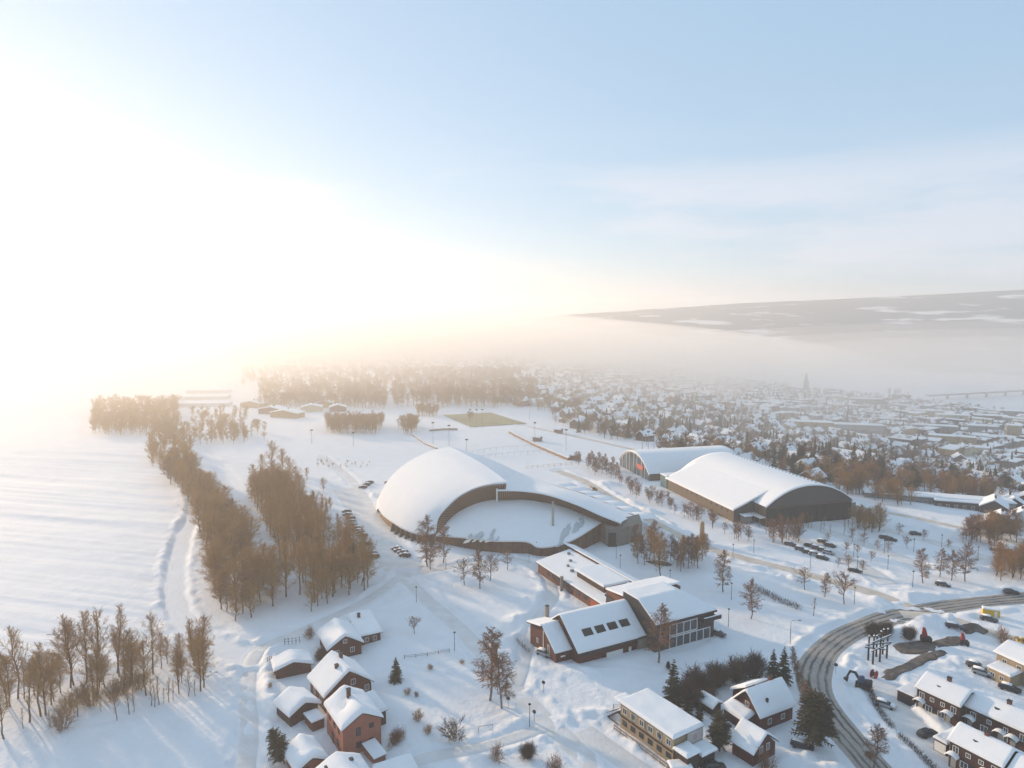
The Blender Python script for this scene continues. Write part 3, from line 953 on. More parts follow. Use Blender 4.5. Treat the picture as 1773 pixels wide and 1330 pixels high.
# skirts
def skirt(line, z_to, name, m):
    return hb(MB().grid([[(p[0], p[1], z_to), (p[0], p[1], p[2])] for p in line]), name, m)
sk = outward(rim, 0.3, -0.2)
skirt(sk, -0.6, 'rim_wall', M_TIMBER)
for k in range(2, 39, 3):
    a = np.array(sk[k]); d = np.array(sk[k + 1]) - a; d = d / np.linalg.norm(d); n = np.array((-d[1], d[0], 0)) * -1
    if n[1] > 0 and k < 25: n = -n
    m = MB(); m.add([a - d * .2, a + d * .2, a + d * .2 + n * 1.3, a - d * .2 + n * 1.3, a - d * .2 - (0, 0, 3.2), a + d * .2 - (0, 0, 3.2), a + d * .2 + n * 2.2 - (0, 0, 3.2), a - d * .2 + n * 2.2 - (0, 0, 3.2)],
                    [(0, 1, 2, 3), (3, 2, 6, 7), (0, 3, 7, 4), (1, 5, 6, 2)])
    m.v = [tuple(p) for p in m.v]
    hb(m, 'buttress', M_TIMBER_D)
fs = [p + np.array((0, 0.6, -0.25)) for p in frontc]
skirt(fs, -0.6, 'front_wall', M_SKIRT)
for k in range(2, 43, 2):
    a = fs[k]
    m = MB().box(-0.12, 0.12, -0.18, 0.02, -a[2] - 0.5, 0)
    m.v = [tuple(np.array(q) + a) for q in m.v]
    hb(m, 'wall_fin', M_TIMBER_D)
ew = bez([lensR, pz(1055, 915, 6.8), pz(1080, 913, 6.8), pz(1112, 905, 6.4)], 12)
ew = [np.array(p) for p in ew]
ew[0] = ew[0] + (0, 0.4, -0.3)
skirt(ew, -0.6, 'end_wall', M_CONC)
for k in (3, 6, 9):
    a = ew[k]
    m = MB().box(-0.2, 0.2, -0.25, 0.05, -7, -0.1); m.v = [tuple(np.array(q) + a) for q in m.v]
    hb(m, 'pilaster', M_CONC)
m = MB().box(-1.4, 1.4, -0.12, 0.1, -7, -1.6); m.v = [tuple(np.array(q) + ew[5]) for q in m.v]
hb(m, 'gate', M_DARK)
tr = MB().grid([[tuple(p), tuple(p + np.array((0.2, 8, 1.0)))] for p in ew])
hb(tr, 'end_roof', M_CONC)
mast_p = gpz(957, 946)
mast = thing('tall_mast', 'tall slim beige mast in front of the shell-roofed hall', 'mast', mast_p)
MB().tube([(0, 0, -0.3), (0, 0, 16.5)], [0.5, 0.42], 10).build('shaft', mat('beige_mast', (0.42, 0.36, 0.29), 0.6, var=0.1), mast, True)
MB().tube([(0, 0, -0.3), (0, 0, 3.2)], [1.15, 1.15], 8).build('base_drum', M_TIMBER, mast)
MB().tube([(0, 0, 16.5), (0, 0, 16.8)], [0.55, 0.5], 10).build('cap', M_METAL, mast)

# ------------------------------------------------------------------ arched halls to the right
def arch_hall(name, label, a, b, c, hw, hr_top, wall, gable, n=28, snow=0.5, ov=0.6, flat=1.0):
    """a, b: feet of the front gable (ground pixels); c: ground pixel of the far end of the left side"""
    A, rz, w, d = frame3(a, b, c, 0.0)
    t = thing(name, label, 'arena', (A.x, A.y, bz1(A.x, A.y)), rz)
    def arc(k, up=0.0, wide=0.0):
        x = -wide + (w + 2 * wide) * k / n
        s = 2 * k / n - 1
        return x, hw + (hr_top - hw) * (1 - abs(s) ** 2.15) + up
    g = [arc(k) for k in range(n + 1)]
    MB().add([(0, 0, -1), *[(x, 0, z) for x, z in g], (w, 0, -1)], [tuple(range(n + 3))[::-1]]).build('gable_wall', gable, t)
    MB().add([(0, d, -1), *[(x, d, z) for x, z in g], (w, d, -1)], [tuple(range(n + 3))]).build('gable_wall', gable, t)
    MB().box(0, 0.3, 0.1, d - .1, -1, hw).build('side_wall', wall, t)
    MB().box(w - 0.3, w, 0.1, d - .1, -1, hw).build('side_wall', wall, t)
    rows = []
    for k in range(n + 1):
        x, z = arc(k, 0.0, ov)
        rows.append([(x, -ov, z), (x, -ov, z + snow * .7), (x, -ov + .35, z + snow), *[(x, yy, z + snow + 0.1 * float(fbm(x / 5, yy / 5, 71, 2))) for yy in np.linspace(1, d - 1, 22)], (x, d + ov, z + snow * .8), (x, d + ov, z)])
    MB().grid(rows).build('roof_snow', M_RSNOW, t, True)
    rows = [[(arc(k, 0.02, ov)[0], -ov, arc(k, 0.02, ov)[1] - 0.04), (arc(k, 0, ov)[0], d + ov, arc(k)[1] - 0.04)] for k in range(n + 1)]
    MB().grid(rows).build('roof', M_ROOF, t)
    return t, w, d, arc

M_HALLB = mat('olive_brown_cladding', (0.13, 0.095, 0.06), 0.7, var=0.2, vscale=0.4)
M_GABLE = mat('dark_grey_gable', (0.075, 0.07, 0.062), 0.6, var=0.15, vscale=0.3)
t, w, d, arc = arch_hall('arched_arena', 'long brown arched arena with dark gable facing the car park', (1325.6, 911.4), (1473, 897.8), (1164, 843), 7.6, 15.5, M_HALLB, M_GABLE)
AR_T, AR_W, AR_D = t, w, d
MB().box(0.2, w - 0.2, -0.25, -0.02, -1, 7.4).build('lower_gable', mat('black_brown_panels', (0.035, 0.03, 0.028), 0.5, var=0.25), t)
MB().box(0, w, -0.45, -0.02, 7.4, 7.65).build('gable_rail', M_HALLB, t)
for k in range(1, 12):
    MB().box(w * k / 12 - .08, w * k / 12 + .08, -0.4, -0.26, -0.8, 7.4).build('panel_rib', M_DARK, t)
# lean-to aisle on the left and right, roof carried on from the vault
ax0 = -9.5
fr0 = 8.0
al = MB().add([(ax0, fr0, -1), (0, fr0, -1), (0, fr0, 8.6), (ax0, fr0, 5.6)], [(0, 1, 2, 3)]).build('aisle_end', M_GABLE, t)
MB().box(ax0, ax0 + 0.3, fr0 + .1, d - 3, -1, 5.55).build('aisle_wall', M_HALLB, t)
MB().add([(ax0, d - 3, -1), (0, d - 3, -1), (0, d - 3, 8.6), (ax0, d - 3, 5.6)], [(3, 2, 1, 0)]).build('aisle_end', M_TIMBER, t)
rows = []
for x, z in ((ax0 - .8, 5.1), (ax0 - .75, 5.6), (ax0 - .2, 6.0), (-6, 7.45), (-3, 8.75), (0.2, 10.1), (3.5, 11.5), (6.5, 12.7), (8.6, 13.45)):
    rows.append([(x, fr0 - .7, z - .5), (x, fr0 - .65, z - .05), (x, fr0 - .2, z), *[(x, yy, z + .08 * float(vnoise(x / 3, yy / 3, 2))) for yy in np.linspace(fr0 + 1, d - 4, 14)], (x, d - 2.4, z - .1), (x, d - 2.3, z - .5)])
MB().grid(rows).build('aisle_snow', M_RSNOW, t, True)
MB().box(w, w + 4, 2, d * .6, -1, 6.2).build('side_annex', M_CONC, t)
snow_slab(w - .2, w + 4.5, 1.6, d * .6, lambda x, y: 6.2 + 0 * x, .5, 6, 3).build('annex_snow', M_RSNOW, t, True)
# entrance under the aisle, canopy, row of ridge vents
MB().box(-6.5, -3.5, fr0 - 3.5, fr0, -1, 3.2).build('entrance_porch', M_CONC, t)
snow_slab(-6.9, -3.1, fr0 - 3.9, fr0, lambda x, y: 3.2 + 0 * x, .4, 5, 8).build('porch_snow', M_RSNOW, t, True)
MB().box(-2.8, 0, fr0 - 8, fr0, 3.4, 3.7).build('entrance_canopy', M_WHITE, t)
for yy in (fr0 - 7.6, fr0 - 4):
    MB().tube([(-2.6, yy, -0.5), (-2.6, yy, 3.4)], 0.12, 6).build('canopy_post', M_METAL, t)
for k in range(26):
    yy = 3 + (d - 8) * k / 25
    MB().box(w * .62, w * .62 + .35, yy, yy + .5, arc(17)[1] + .2, arc(17)[1] + .68).build('ridge_vent', M_DARK, t)
for k in range(9):
    MB().box(ax0 - .05, ax0, fr0 + 4 + k * 4.2, fr0 + 5.2 + k * 4.2, 3.3, 4.1).build('vent_window', M_GLASS, t)
gl = mat('green_glass', (0.05, 0.12, 0.10), 0.1, spec=0.7)
MB().box(-9.8, -2, d - 3, d + 3.5, -1, 6.0).build('glass_lobby', gl, t)
for k in range(6):
    MB().box(-9.9, -9.75, d - 2.7 + k * 1.15, d - 2.6 + k * 1.15, -1, 6.1).build('mullion', M_WHITE, t)
snow_slab(-10, -1.9, d - 3.1, d + 3.7, lambda x, y: 6.0 + 0 * x, .45, 6, 5).build('lobby_snow', M_RSNOW, t, True)

M_GLAZ = mat('blue_grey_glazing', (0.07, 0.09, 0.11), 0.15, spec=0.6, var=0.3, vscale=0.2)
A2, B2 = (1073, 806), (1124.5, 833)
t2, w2, d2, arc2 = arch_hall('glazed_arena', 'smaller arched hall with glazed gable and red sign behind the brown arena', A2, B2, (1180, 784), 3.2, 11.5, M_HALLB, M_GLAZ, snow=.5)
for k in range(1, 8):
    x, z = arc2(int(28 * k / 8))
    MB().box(x - .13, x + .13, -0.25, -0.02, -1, z - .1).build('mullion', M_WHITE, t2)
rib = [(arc2(k)[0], -0.2, arc2(k)[1]) for k in range(29)]
MB().grid([[(x, y - .1, z - .55), (x, y - .1, z + .0)] for x, y, z in rib]).build('arch_trim', M_WHITE, t2)
MB().box(w2 * .60, w2 * .60 + 8.2, -.32, -.22, 3.6, 6.2).build('sign_board', mat('orange_red_board', (0.50, 0.10, 0.06), 0.5), t2)

# ------------------------------------------------------------------ column
cp = gpz(1215, 940)
t = thing('stone_column', 'free-standing tan column with rounded top in the birch grove', 'column', cp)
MB().tube([(0, 0, -.3), (0, 0, 7.6), (0, 0, 8.2), (0, 0, 8.5)], [1.0, .85, .7, .3], 12).build('shaft', mat('tan_render', (0.42, 0.27, 0.15), 0.7, var=0.15), t, True)
MB().tube([(0, 0, -.4), (0, 0, .5)], [1.4, 1.3], 12).build('plinth', M_CONC, t)

# ------------------------------------------------------------------ brown community building in the middle
hs = 3.4
A, rz, w, d = frame3((1002, 1128), (1118, 1097.5), (938, 1062), 3.6)
d = max(d, 15.0)
cb = thing('community_building', 'large brown community building with rooflights, glazed wing and low brick rear wing', 'building', (A.x, A.y, 0), rz)
def part(mb, name, m, parent=cb, smooth=False):
    return mb.build(name, m, parent, smooth)
W1, D1 = w, 16.0
HE, HR = 3.6, 9.6
ly = lambda u, v, z: (lambda p: ((p.x - A.x) * math.cos(rz) + (p.y - A.y) * math.sin(rz), -(p.x - A.x) * math.sin(rz) + (p.y - A.y) * math.cos(rz)))(gp(u, v, z))
M_BRICKW = mat('red_brown_brick', (0.17, 0.065, 0.042), 0.85, var=0.35, vscale=1.5)
M_CHAR = mat('charcoal_cladding', (0.05, 0.042, 0.04), 0.7, var=0.3, vscale=1.0, stretch=(3, 3, .3))
zr = lambda x, y: HR - (HR - HE) / 8.3 * np.sqrt((np.asarray(y) - 8.5) ** 2 + .04) + 0 * x
wl = wall_box(W1, 16.4, HE - .1, HR - .35, 'x')
wl.v = [(x, y + .3, z) for x, y, z in wl.v]
part(wl, 'front_wing_wall', M_RED)
def deck(x0, x1, y0, y1, zf, name, nx=2, ny=3, parent=cb):
    xs = np.linspace(x0, x1, nx); ys = np.linspace(y0, y1, ny)
    m = MB().grid([[(x, y, float(zf(x, y))) for y in ys] for x in xs])
    m.grid([[(x, y, float(zf(x, y)) - .22) for y in ys][::-1] for x in xs])
    m.grid([[(x, y0, float(zf(x, y0)) - .22), (x, y0, float(zf(x, y0)))] for x in xs])
    m.grid([[(x0, y, float(zf(x0, y)) - .22), (x0, y, float(zf(x0, y)))] for y in ys][::-1])
    m.grid([[(x1, y, float(zf(x1, y)) - .22), (x1, y, float(zf(x1, y)))] for y in ys])
    return m.build(name, M_DARK, parent)
r1 = deck(-.5, W1 + .1, -.5, 17.4, zr, 'front_wing_roof', 2, 21)
snow_slab(-.4, W1, -.4, 17.3, zr, .42, 14, 3, uneven=.04).build('roof_snow', M_RSNOW, r1, True)
kx = (HR - HE) / 8.3
for k in range(4):
    x = 4.6 + k * 3.75; y = 3.1
    z = float(zr(x, y)) + .35
    sk = MB(); 
    for (xa, xb, ya, yb, h0, h1) in ((-1.35, 1.35, -.75, .75, 0, .28),):
        sk.add([(x + xa, y + ya, z + ya * kx + h0), (x + xb, y + ya, z + ya * kx + h0), (x + xb, y + yb, z + yb * kx + h0), (x + xa, y + yb, z + yb * kx + h0),
                (x + xa, y + ya, z + ya * kx + h1), (x + xb, y + ya, z + ya * kx + h1), (x + xb, y + yb, z + yb * kx + h1), (x + xa, y + yb, z + yb * kx + h1)],
               [(4, 5, 6, 7), (0, 1, 5, 4), (1, 2, 6, 5), (2, 3, 7, 6), (3, 0, 4, 7)])
    s_ = part(sk, 'rooflight', M_DARK, r1)
# left lower addition, same pitch
zl = lambda x, y: float(0) + HE - .3 + kx * (np.asarray(y) - 3.0) * .92 + 0 * x
la = MB(); la.add([(-4.6, 3.2, -.6), (0, 3.2, -.6), (0, 3.2, 3.1), (-4.6, 3.2, 3.1), (-4.6, 9, -.6), (-4.6, 9, 7.0), (-4.6, 16, -.6), (-4.6, 16, 5.2), (0, 9, 7), (0, 16, 5.2), (0, 16, -.6)],
               [(0, 1, 2, 3), (4, 0, 3, 5), (6, 4, 5, 7), (10, 6, 7, 9)])
part(la, 'side_wing_wall', M_RED)
r2 = deck(-5.0, 0.0, 2.8, 9.4, lambda x, y: 3.1 + (np.asarray(y) - 3.2) * .67 + 0 * x, 'side_wing_roof', 2, 3)
snow_slab(-5.0, -.05, 2.8, 9.4, lambda x, y: 3.1 + (np.asarray(y) - 3.2) * .67 + 0 * x, .4, 7, 4, dents=[(-2.6, 6.2, .5, .4)]).build('roof_snow', M_RSNOW, r2, True)
r3 = deck(-5.4, .3, 9.4, 16.6, lambda x, y: 7.2 - (np.asarray(y) - 9.4) * .25 + 0 * x, 'side_wing_roof', 2, 3)
snow_slab(-5.4, .2, 9.4, 16.6, lambda x, y: 7.2 - (np.asarray(y) - 9.4) * .25 + 0 * x, .4, 7, 6).build('roof_snow', M_RSNOW, r3, True)
MB().box(-4.75, -4.6, 8.95, 9.15, -.4, 6.9).build('corner_board', M_WHITE, cb)
window(cb, -4.6, 12.2, 2.2, .7, 1.0, 'l'); window(cb, -4.6, 6.6, 2.0, .8, 2.6, 'l')
MB().box(-3.2, -1.9, 3.05, 3.18, 1.4, 1.75).build('name_board', M_WHITE, cb)
chimney(cb, .2, 15.6, 5.5, 9.0, .8, M_CONC)
# front wall: band of dark windows under the eaves, white base and red doors on the right
for k in range(7):
    window(cb, 2.0 + k * 2.45, .3, 2.35, 1.5, .8, 'f', M_DARK)
MB().box(8.4, W1, .12, .28, -.6, 1.15).build('white_base', M_WHITE, cb)
for x in (14.2, 16.8):
    door(cb, x, .1, 0, 1.7, 2.0, 'f', M_RED)
MB().box(17.8, 20.6, -.4, .3, -.6, 3.4).build('stair_wall', M_CONC, cb)
# right wing, two storeys, big white-framed glazing
XR0, XR1, YR = 20.6, 40.2, -3.9
ZRW = 7.4
rw = MB().box(XR0, XR1, YR + .5, 18, -.8, ZRW - .05)
part(rw, 'glazed_wing_wall', M_CHAR)
zrw = lambda x, y: ZRW + np.minimum(np.clip(np.asarray(y) - YR, 0, 7.2) * .52, np.clip(XR1 + .4 - np.asarray(x), 0, 99) * .55)
r4 = MB().box(XR0 - .3, XR1 + .5, YR - .1, 18.3, ZRW - .5, ZRW - .02).build('glazed_wing_roof', M_DARK, cb)
snow_slab(XR0 - .2, XR1 + .4, YR - .05, 10.0, zrw, .4, 16, 9, uneven=.04).build('roof_snow', M_RSNOW, r4, True)
MB().add([(XR0 - .25, YR - .1, ZRW - .3), (XR0 - .25, 3.4, ZRW + 3.9), (XR0 - .25, 9.8, ZRW + 3.9), (XR0 - .25, 9.8, ZRW - .3)], [(3, 2, 1, 0)]).build('roof_cheek', M_DARK, r4)
snow_slab(XR0 - .2, XR1 + .3, 10.0, 18.2, lambda x, y: ZRW + 2.4 - .12 * (np.asarray(y) - 10) + 0 * x, .45, 12, 19).build('roof_snow', M_RSNOW, r4, True)
MB().box(XR0, XR1, 9.9, 18.0, ZRW - .1, ZRW + 1.6).build('upper_wall', M_BRICKW, cb)
for (z0, z1) in ((.2, 2.9), (3.6, 6.2)):
    for k in range(6):
        xa = 25.2 + k * 2.25
        if z0 > 3 and k in (4, 5): continue
        g_ = MB().box(xa + .1, xa + 2.15, YR + .40, YR + .48, z0, z1).build('glazing', M_GLASS, cb)
    n_ = 4 if z0 > 3 else 6
    for k in range(n_ + 1):
        xa = 25.2 + k * 2.25
        MB().box(xa - .1, xa + .1, YR + .25, YR + .47, z0 - .2, z1 + .2).build('white_mullion', M_WHITE, cb)
    for zz in (z0 - .2, z1 + .05):
        MB().box(25.1, 25.3 + 2.25 * n_, YR + .28, YR + .46, zz - .1, zz + .12).build('white_rail', M_WHITE, cb)
for k in range(2):
    window(cb, 21.9 + k * 1.8, YR + .5, 4.6, 1.1, .8, 'f', M_DARK); window(cb, 21.9 + k * 1.8, YR + .5, 1.6, 1.1, .8, 'f', M_DARK)
bal = MB().box(35.4, 41.4, YR - 1.0, YR + .5, 5.3, 5.5).box(35.4, 41.4, YR - 1.0, YR - .9, 5.5, 6.4).box(40.2, 41.4, YR + .5, YR + 5, 5.3, 5.5)
part(bal, 'balcony', M_DARK)
snow_slab(35.5, 41.3, YR - 1.1, YR - .7, lambda x, y: 6.4 + 0 * x, .15, 5, 2).build('rail_snow', M_RSNOW, cb, True)
# rear wing, low brick with raised clerestory box
zb = lambda x, y: 3.3 + (np.asarray(x) - 21.0) * .16 + 0 * y
part(MB().box(21.4, 36, 18.1, 58, -.6, 3.25), 'rear_wing_wall', M_BRICKW)
r5 = deck(20.8, 34.2, 17.8, 58.8, zb, 'rear_wing_roof', 2, 2)
snow_slab(20.9, 34.2, 17.9, 58.7, zb, .42, 16, 12, uneven=.05).build('roof_snow', M_RSNOW, r5, True)
part(MB().box(34.2, 34.5, 18, 60, 3, 6.4), 'clerestory', M_RED)
r6 = deck(34.0, 38.6, 17.8, 62.5, lambda x, y: 6.45 - (np.asarray(x) - 34) * .32 + 0 * y, 'clerestory_roof', 2, 2)
snow_slab(34.0, 38.5, 17.9, 62.4, lambda x, y: 6.45 - (np.asarray(x) - 34) * .32 + 0 * y, .4, 14, 13, uneven=.05).build('roof_snow', M_RSNOW, r6, True)
part(MB().box(36.0, 38.0, 18.1, 61, -.6, 5.0), 'rear_wing_back', M_BRICKW)
part(MB().box(24.8, 33.0, 25.0, 39.5, 3.5, 6.3), 'plant_room', M_BROWN)
snow_slab(24.2, 33.6, 24.4, 40.0, lambda x, y: 6.3 + 0 * x, .5, 8, 15).build('plant_room_snow', M_RSNOW, cb, True)
for k in range(9):
    window(cb, 21.4, 22.5 + k * 3.6, 1.9, 1.6, 1.0, 'l', M_DARK)
part(MB().box(21.1, 21.38, 20.5, 26.5, .2, 3.1), 'orange_panel', mat('orange_brick', (0.42, 0.09, 0.035), 0.8, var=.2))
for (x, y) in ((20.2, 41.0), (22.2, 19.5)):
    part(MB().tube([(x, y, -.4), (x, y, 4.6)], .55, 10).add([], []), 'flue_drum', M_CONC)
for (x, y, s) in ((29, 50, .4), (26.5, 47.5, .35), (25.5, 43.5, .5), (31.5, 55, .45)):
    part(MB().box(x - s, x + s, y - s, y + s, 4.0, float(zb(x, y)) + 1.0), 'roof_vent', M_METAL)

# ------------------------------------------------------------------ village houses, lower left
M_PINK = mat('terracotta_render', (0.34, 0.125, 0.085), 0.8, var=0.12, vscale=0.5)
M_RED2 = mat('ox_blood_cladding', (0.085, 0.024, 0.02), 0.75, var=0.3, vscale=1.2, stretch=(4, 4, .3))
house('red_farmhouse', 'dark red gabled house nearest the wood, long low annex behind', 'house', ((566.6, 1128), (630, 1113.5), (549.7, 1097)), 3.0, 5.9, 'y', M_RED2, snow=.7, seed=1,
      wins=[('f', .5, 4.3, .8, .8), ('f', .25, 1.8, .9, 1.1), ('f', .72, 1.8, .9, 1.1)], uneven=.2)
t_, w_, d_ = house('house_annex', 'low dark red annex with dormant chimney beside the farmhouse by the wood', 'house annex', ((622, 1103), (663, 1094), (590, 1075)), 3.0, 4.2, 'shed', M_RED2, snow=.55, seed=2, chims=[(.35, .72, 1.6)],
      wins=[('f', .3, 1.6, .8, 1.0), ('f', .7, 1.6, .8, 1.0)])
house('red_house', 'big dark red gabled house with two chimneys and white windows', 'house', ((561, 1210), (648, 1181), (536, 1173)), 3.8, 8.2, 'y', M_RED, snow=.6, seed=3, chims=[(.56, .62, 1.5), (.38, .36, 1.2)],
      wins=[('f', .60, 5.2, .9, 1.1), ('f', .90, 2.9, .85, 1.1), ('f', .35, 2.4, .9, 1.1), ('l', .3, 2.2, 1.0, 1.1), ('l', .7, 2.2, 1.0, 1.1)], uneven=.16)
house('pink_house', 'two-storey terracotta pink gabled house with lumpy deep roof snow', 'house', ((591.5, 1267), (663.6, 1243), (561, 1221)), 5.9, 8.3, 'y', M_PINK, ov=.35, snow=.85, seed=4, chims=[(.45, .62, 2.0)],
      dents=[(2.4, 5.2, 1.0, .75), (5.6, 4.4, .8, .5), (3.6, 7.4, 1.1, .6), (5.8, 7.0, 1.0, .6)], uneven=.3,
      wins=[('f', .40, 4.6, .75, 1.5, M_DARK), ('f', .74, 5.0, .8, .8, M_DARK), ('f', .40, 1.9, .9, 1.0, M_DARK), ('f', .74, 1.9, .85, .9, M_DARK), ('l', .25, 4.4, .9, 1.0, M_DARK), ('l', .5, 4.4, .9, 1.0, M_DARK), ('l', .8, 4.4, .9, 1.0, M_DARK), ('l', .3, 1.8, .9, 1.0, M_DARK)],
      doors=[('l', .62, 1.0, 2.1, M_DARK)])
house('lean_to', 'snow-loaded lean-to against the right side of the pink house', 'lean-to', ((652, 1236), (671, 1229), (640, 1208)), 3.2, 4.2, 'shed', M_BROWN, snow=.7, seed=5, ov=.25)
house('garage', 'low dark garage with wide gable beside the fence, left of the red houses', 'garage', ((474, 1164), (543, 1150), (462, 1146)), 2.2, 3.7, 'y', M_RED2, snow=.7, seed=6, doors=[('f', .5, 2.6, 2.0, M_BROWN)], uneven=.2)
house('garage', 'brown garage with thick white snow cap left of the pink house', 'garage', ((501, 1243), (556, 1219), (487, 1213)), 2.5, 4.3, 'y', M_BROWN, snow=.9, seed=7, doors=[('f', .35, 2.4, 2.0, M_RED2)], uneven=.1)
house('link_shed', 'small flat shed joining the snow-capped garage and the pink house', 'shed', ((540, 1252), (563, 1243), (536, 1232)), 2.1, 2.3, 'flat', M_BRICKW, ov=.15, snow=.25, seed=8)
house('garage', 'brown-gabled outbuilding under rippled snow at the bottom edge', 'garage', ((512, 1340), (571, 1317), (492, 1302)), 2.4, 4.2, 'y', M_PINK, snow=1.0, seed=9, uneven=.4, wins=[('f', .3, 2.2, .8, .6, M_DARK)])
house('cut_off_house', 'snowy roof with two dark vents cut by the bottom edge', 'house', ((560, 1384), (650, 1350), (535, 1342)), 3.2, 5.4, 'y', M_RED, snow=.7, seed=10, chims=[(.70, .62, .8), (.25, .7, .7)])
house('cut_off_shed', 'plain flat snowy roof at the bottom edge below the carport', 'shed', ((655, 1352), (724, 1330), (636, 1330)), 2.3, 2.5, 'flat', M_BROWN, snow=.6, seed=11)
house('carport', 'tilted lean carport roof in front of the pink house', 'carport', ((648, 1315), (670, 1305), (634, 1291)), 1.5, 2.2, 'shed', M_PINK, ov=.2, snow=.16, seed=12, uneven=.02)

# ------------------------------------------------------------------ beige block and red cottages, lower right of the middle
M_BEIGE = mat('beige_panels', (0.36, 0.27, 0.17), 0.75, var=0.2, vscale=0.7)
wins = []
for k in range(6):
    u = .09 + .166 * k
    wins += [('f', u, 4.0, 1.1, 1.1), ('f', u, 1.4, 1.1, .9, M_DARK)]
t, w, d = house('beige_block', 'two-storey beige flat-roofed block with six upper windows beside the lane', 'building', ((1071, 1215), (1166, 1281), (1121, 1194)), 5.4, 5.7, 'flat', M_BEIGE, ov=.3, snow=.6, seed=13, wins=wins, n=14)
MB().box(.35, w - .4, .12, .28, 2.45, 2.8).build('gallery_band', M_BROWN, t)
for k in range(1, 4):
    MB().tube([(w * k / 4, .15, 2.6), (w * k / 4, .15, 5.3)], .07, 6).build('downpipe', M_METAL, t)
rl = MB().box(.3, w, -1.5, -1.38, .9, 1.05)
rl.box(.3, w, -1.5, -1.4, .3, .42)
for k in range(9):
    rl.box(.3 + (w - .4) * k / 8, .42 + (w - .4) * k / 8, -1.5, -1.4, -.4, 1.0)
rl.build('walkway_rail', M_TIMBER, t)
st = MB()
for k in range(9):
    st.box(-.9 - k * .35, -.5 - k * .35, .3, 1.6, 2.6 - k * .3, 2.7 - k * .3)
st.box(-4.0, -.2, .2, .3, .1, .3)
st.tube([(-.2, .3, 3.6), (-4, .3, .9)], .06, 5).tube([(-.2, 1.6, 3.6), (-4, 1.6, .9)], .06, 5).box(-.5, .3, .3, 1.6, 2.5, 2.6)
st.build('outside_stair', M_BROWN, t)
snow_slab(-1.6, .5, .2, 3.4, lambda x, y: 5.3 + 0 * x, .5, 5, 3).build('stair_roof_snow', M_RSNOW, t, True)
MB().box(w - .02, w + .12, d * .45, d - .3, 2.6, 5.3).build('white_end_panel', mat('pale_panel', (0.46, 0.42, 0.40), 0.7, var=.1), t)
em = MB()
for k in range(7):
    a = k * .9
    em.add([(w + .14, d * .7 + math.cos(a) * .2, 4.1 + math.sin(a) * .2), (w + .14, d * .7 + math.cos(a + .5) * .75, 4.1 + math.sin(a + .5) * .75), (w + .14, d * .7 + math.cos(a + .8) * .3, 4.1 + math.sin(a + .8) * .35)], [(0, 1, 2)])
em.build('red_emblem', mat('emblem_red', (0.42, 0.05, 0.06), 0.6), t)
MB().box(w, w + 3.2, .4, d * .42, -.6, 3.4).build('stair_tower', M_BROWN, t)
snow_slab(w - .3, w + 3.4, .1, d * .48, lambda x, y: 3.4 + 0 * x, .6, 6, 21).build('tower_snow', M_RSNOW, t, True)
MB().box(w + .5, w + 3.2, d * .5, d * .95, -.6, 2.4).build('porch', M_CHAR, t)
snow_slab(w + .1, w + 3.6, d * .48, d, lambda x, y: 2.4 + 0 * x, .5, 6, 22).build('porch_snow', M_RSNOW, t, True)
house('bin_shed', 'small dark shed with rounded snow cap in front of the beige block', 'shed', ((1163, 1334), (1200, 1332), (1166, 1318)), 1.6, 1.9, 'flat', M_DARK, ov=.1, snow=.45, seed=23)

t, w, d = house('red_cottage', 'steep-roofed dark red cottage among spruces by the curved road', 'house', ((1266, 1213), (1316, 1246), (1322, 1188)), 3.2, 7.4, 'y', M_RED, snow=.5, seed=14, chims=[(.42, .72, 1.6)], uneven=.06,
      wins=[('f', .5, 4.4, .9, .9), ('r', .3, 1.6, .9, 1.0), ('r', .7, 1.6, .9, 1.0)])
MB().box(w * .8, w * .8 + .35, d * .3, d * .3 + .5, 4.8, 6.1).build('roof_vent', M_DARK, t)
MB().box(.2, w * .72, -2.2, .4, -.5, 2.3).build('veranda', M_RED, t)
snow_slab(-.3, w * .78, -2.6, .5, lambda x, y: 2.3 + .3 * (np.asarray(y) + 2.6) + 0 * x, .9, 8, 24, uneven=.2).build('veranda_snow', M_RSNOW, t, True)
MB().box(-3.2, .4, d * .35, d * .9, -.5, 3.0).build('rear_wing', M_RED, t)
snow_slab(-3.6, .8, d * .3, d * .95, lambda x, y: 3.0 + .6 * (np.asarray(x) + 3.6) + 0 * y, .6, 7, 25).build('rear_wing_snow', M_RSNOW, t, True)
house('red_barn', 'dark red outbuilding with two white windows in its gable, below the cottage', 'outbuilding', ((1305, 1309), (1349, 1285), (1257, 1284)), 2.7, 5.8, 'y', M_RED, snow=.35, seed=15, wins=[('f', .36, 2.6, .8, 1.2), ('f', .66, 2.6, .8, 1.2)], uneven=.04)
house('woodshed', 'small open-fronted shed under rounded snow left of the red cottage', 'shed', ((1234, 1229), (1254, 1220.5), (1204, 1211)), 1.9, 3.1, 'y', M_BROWN, snow=.4, seed=16, uneven=.05)

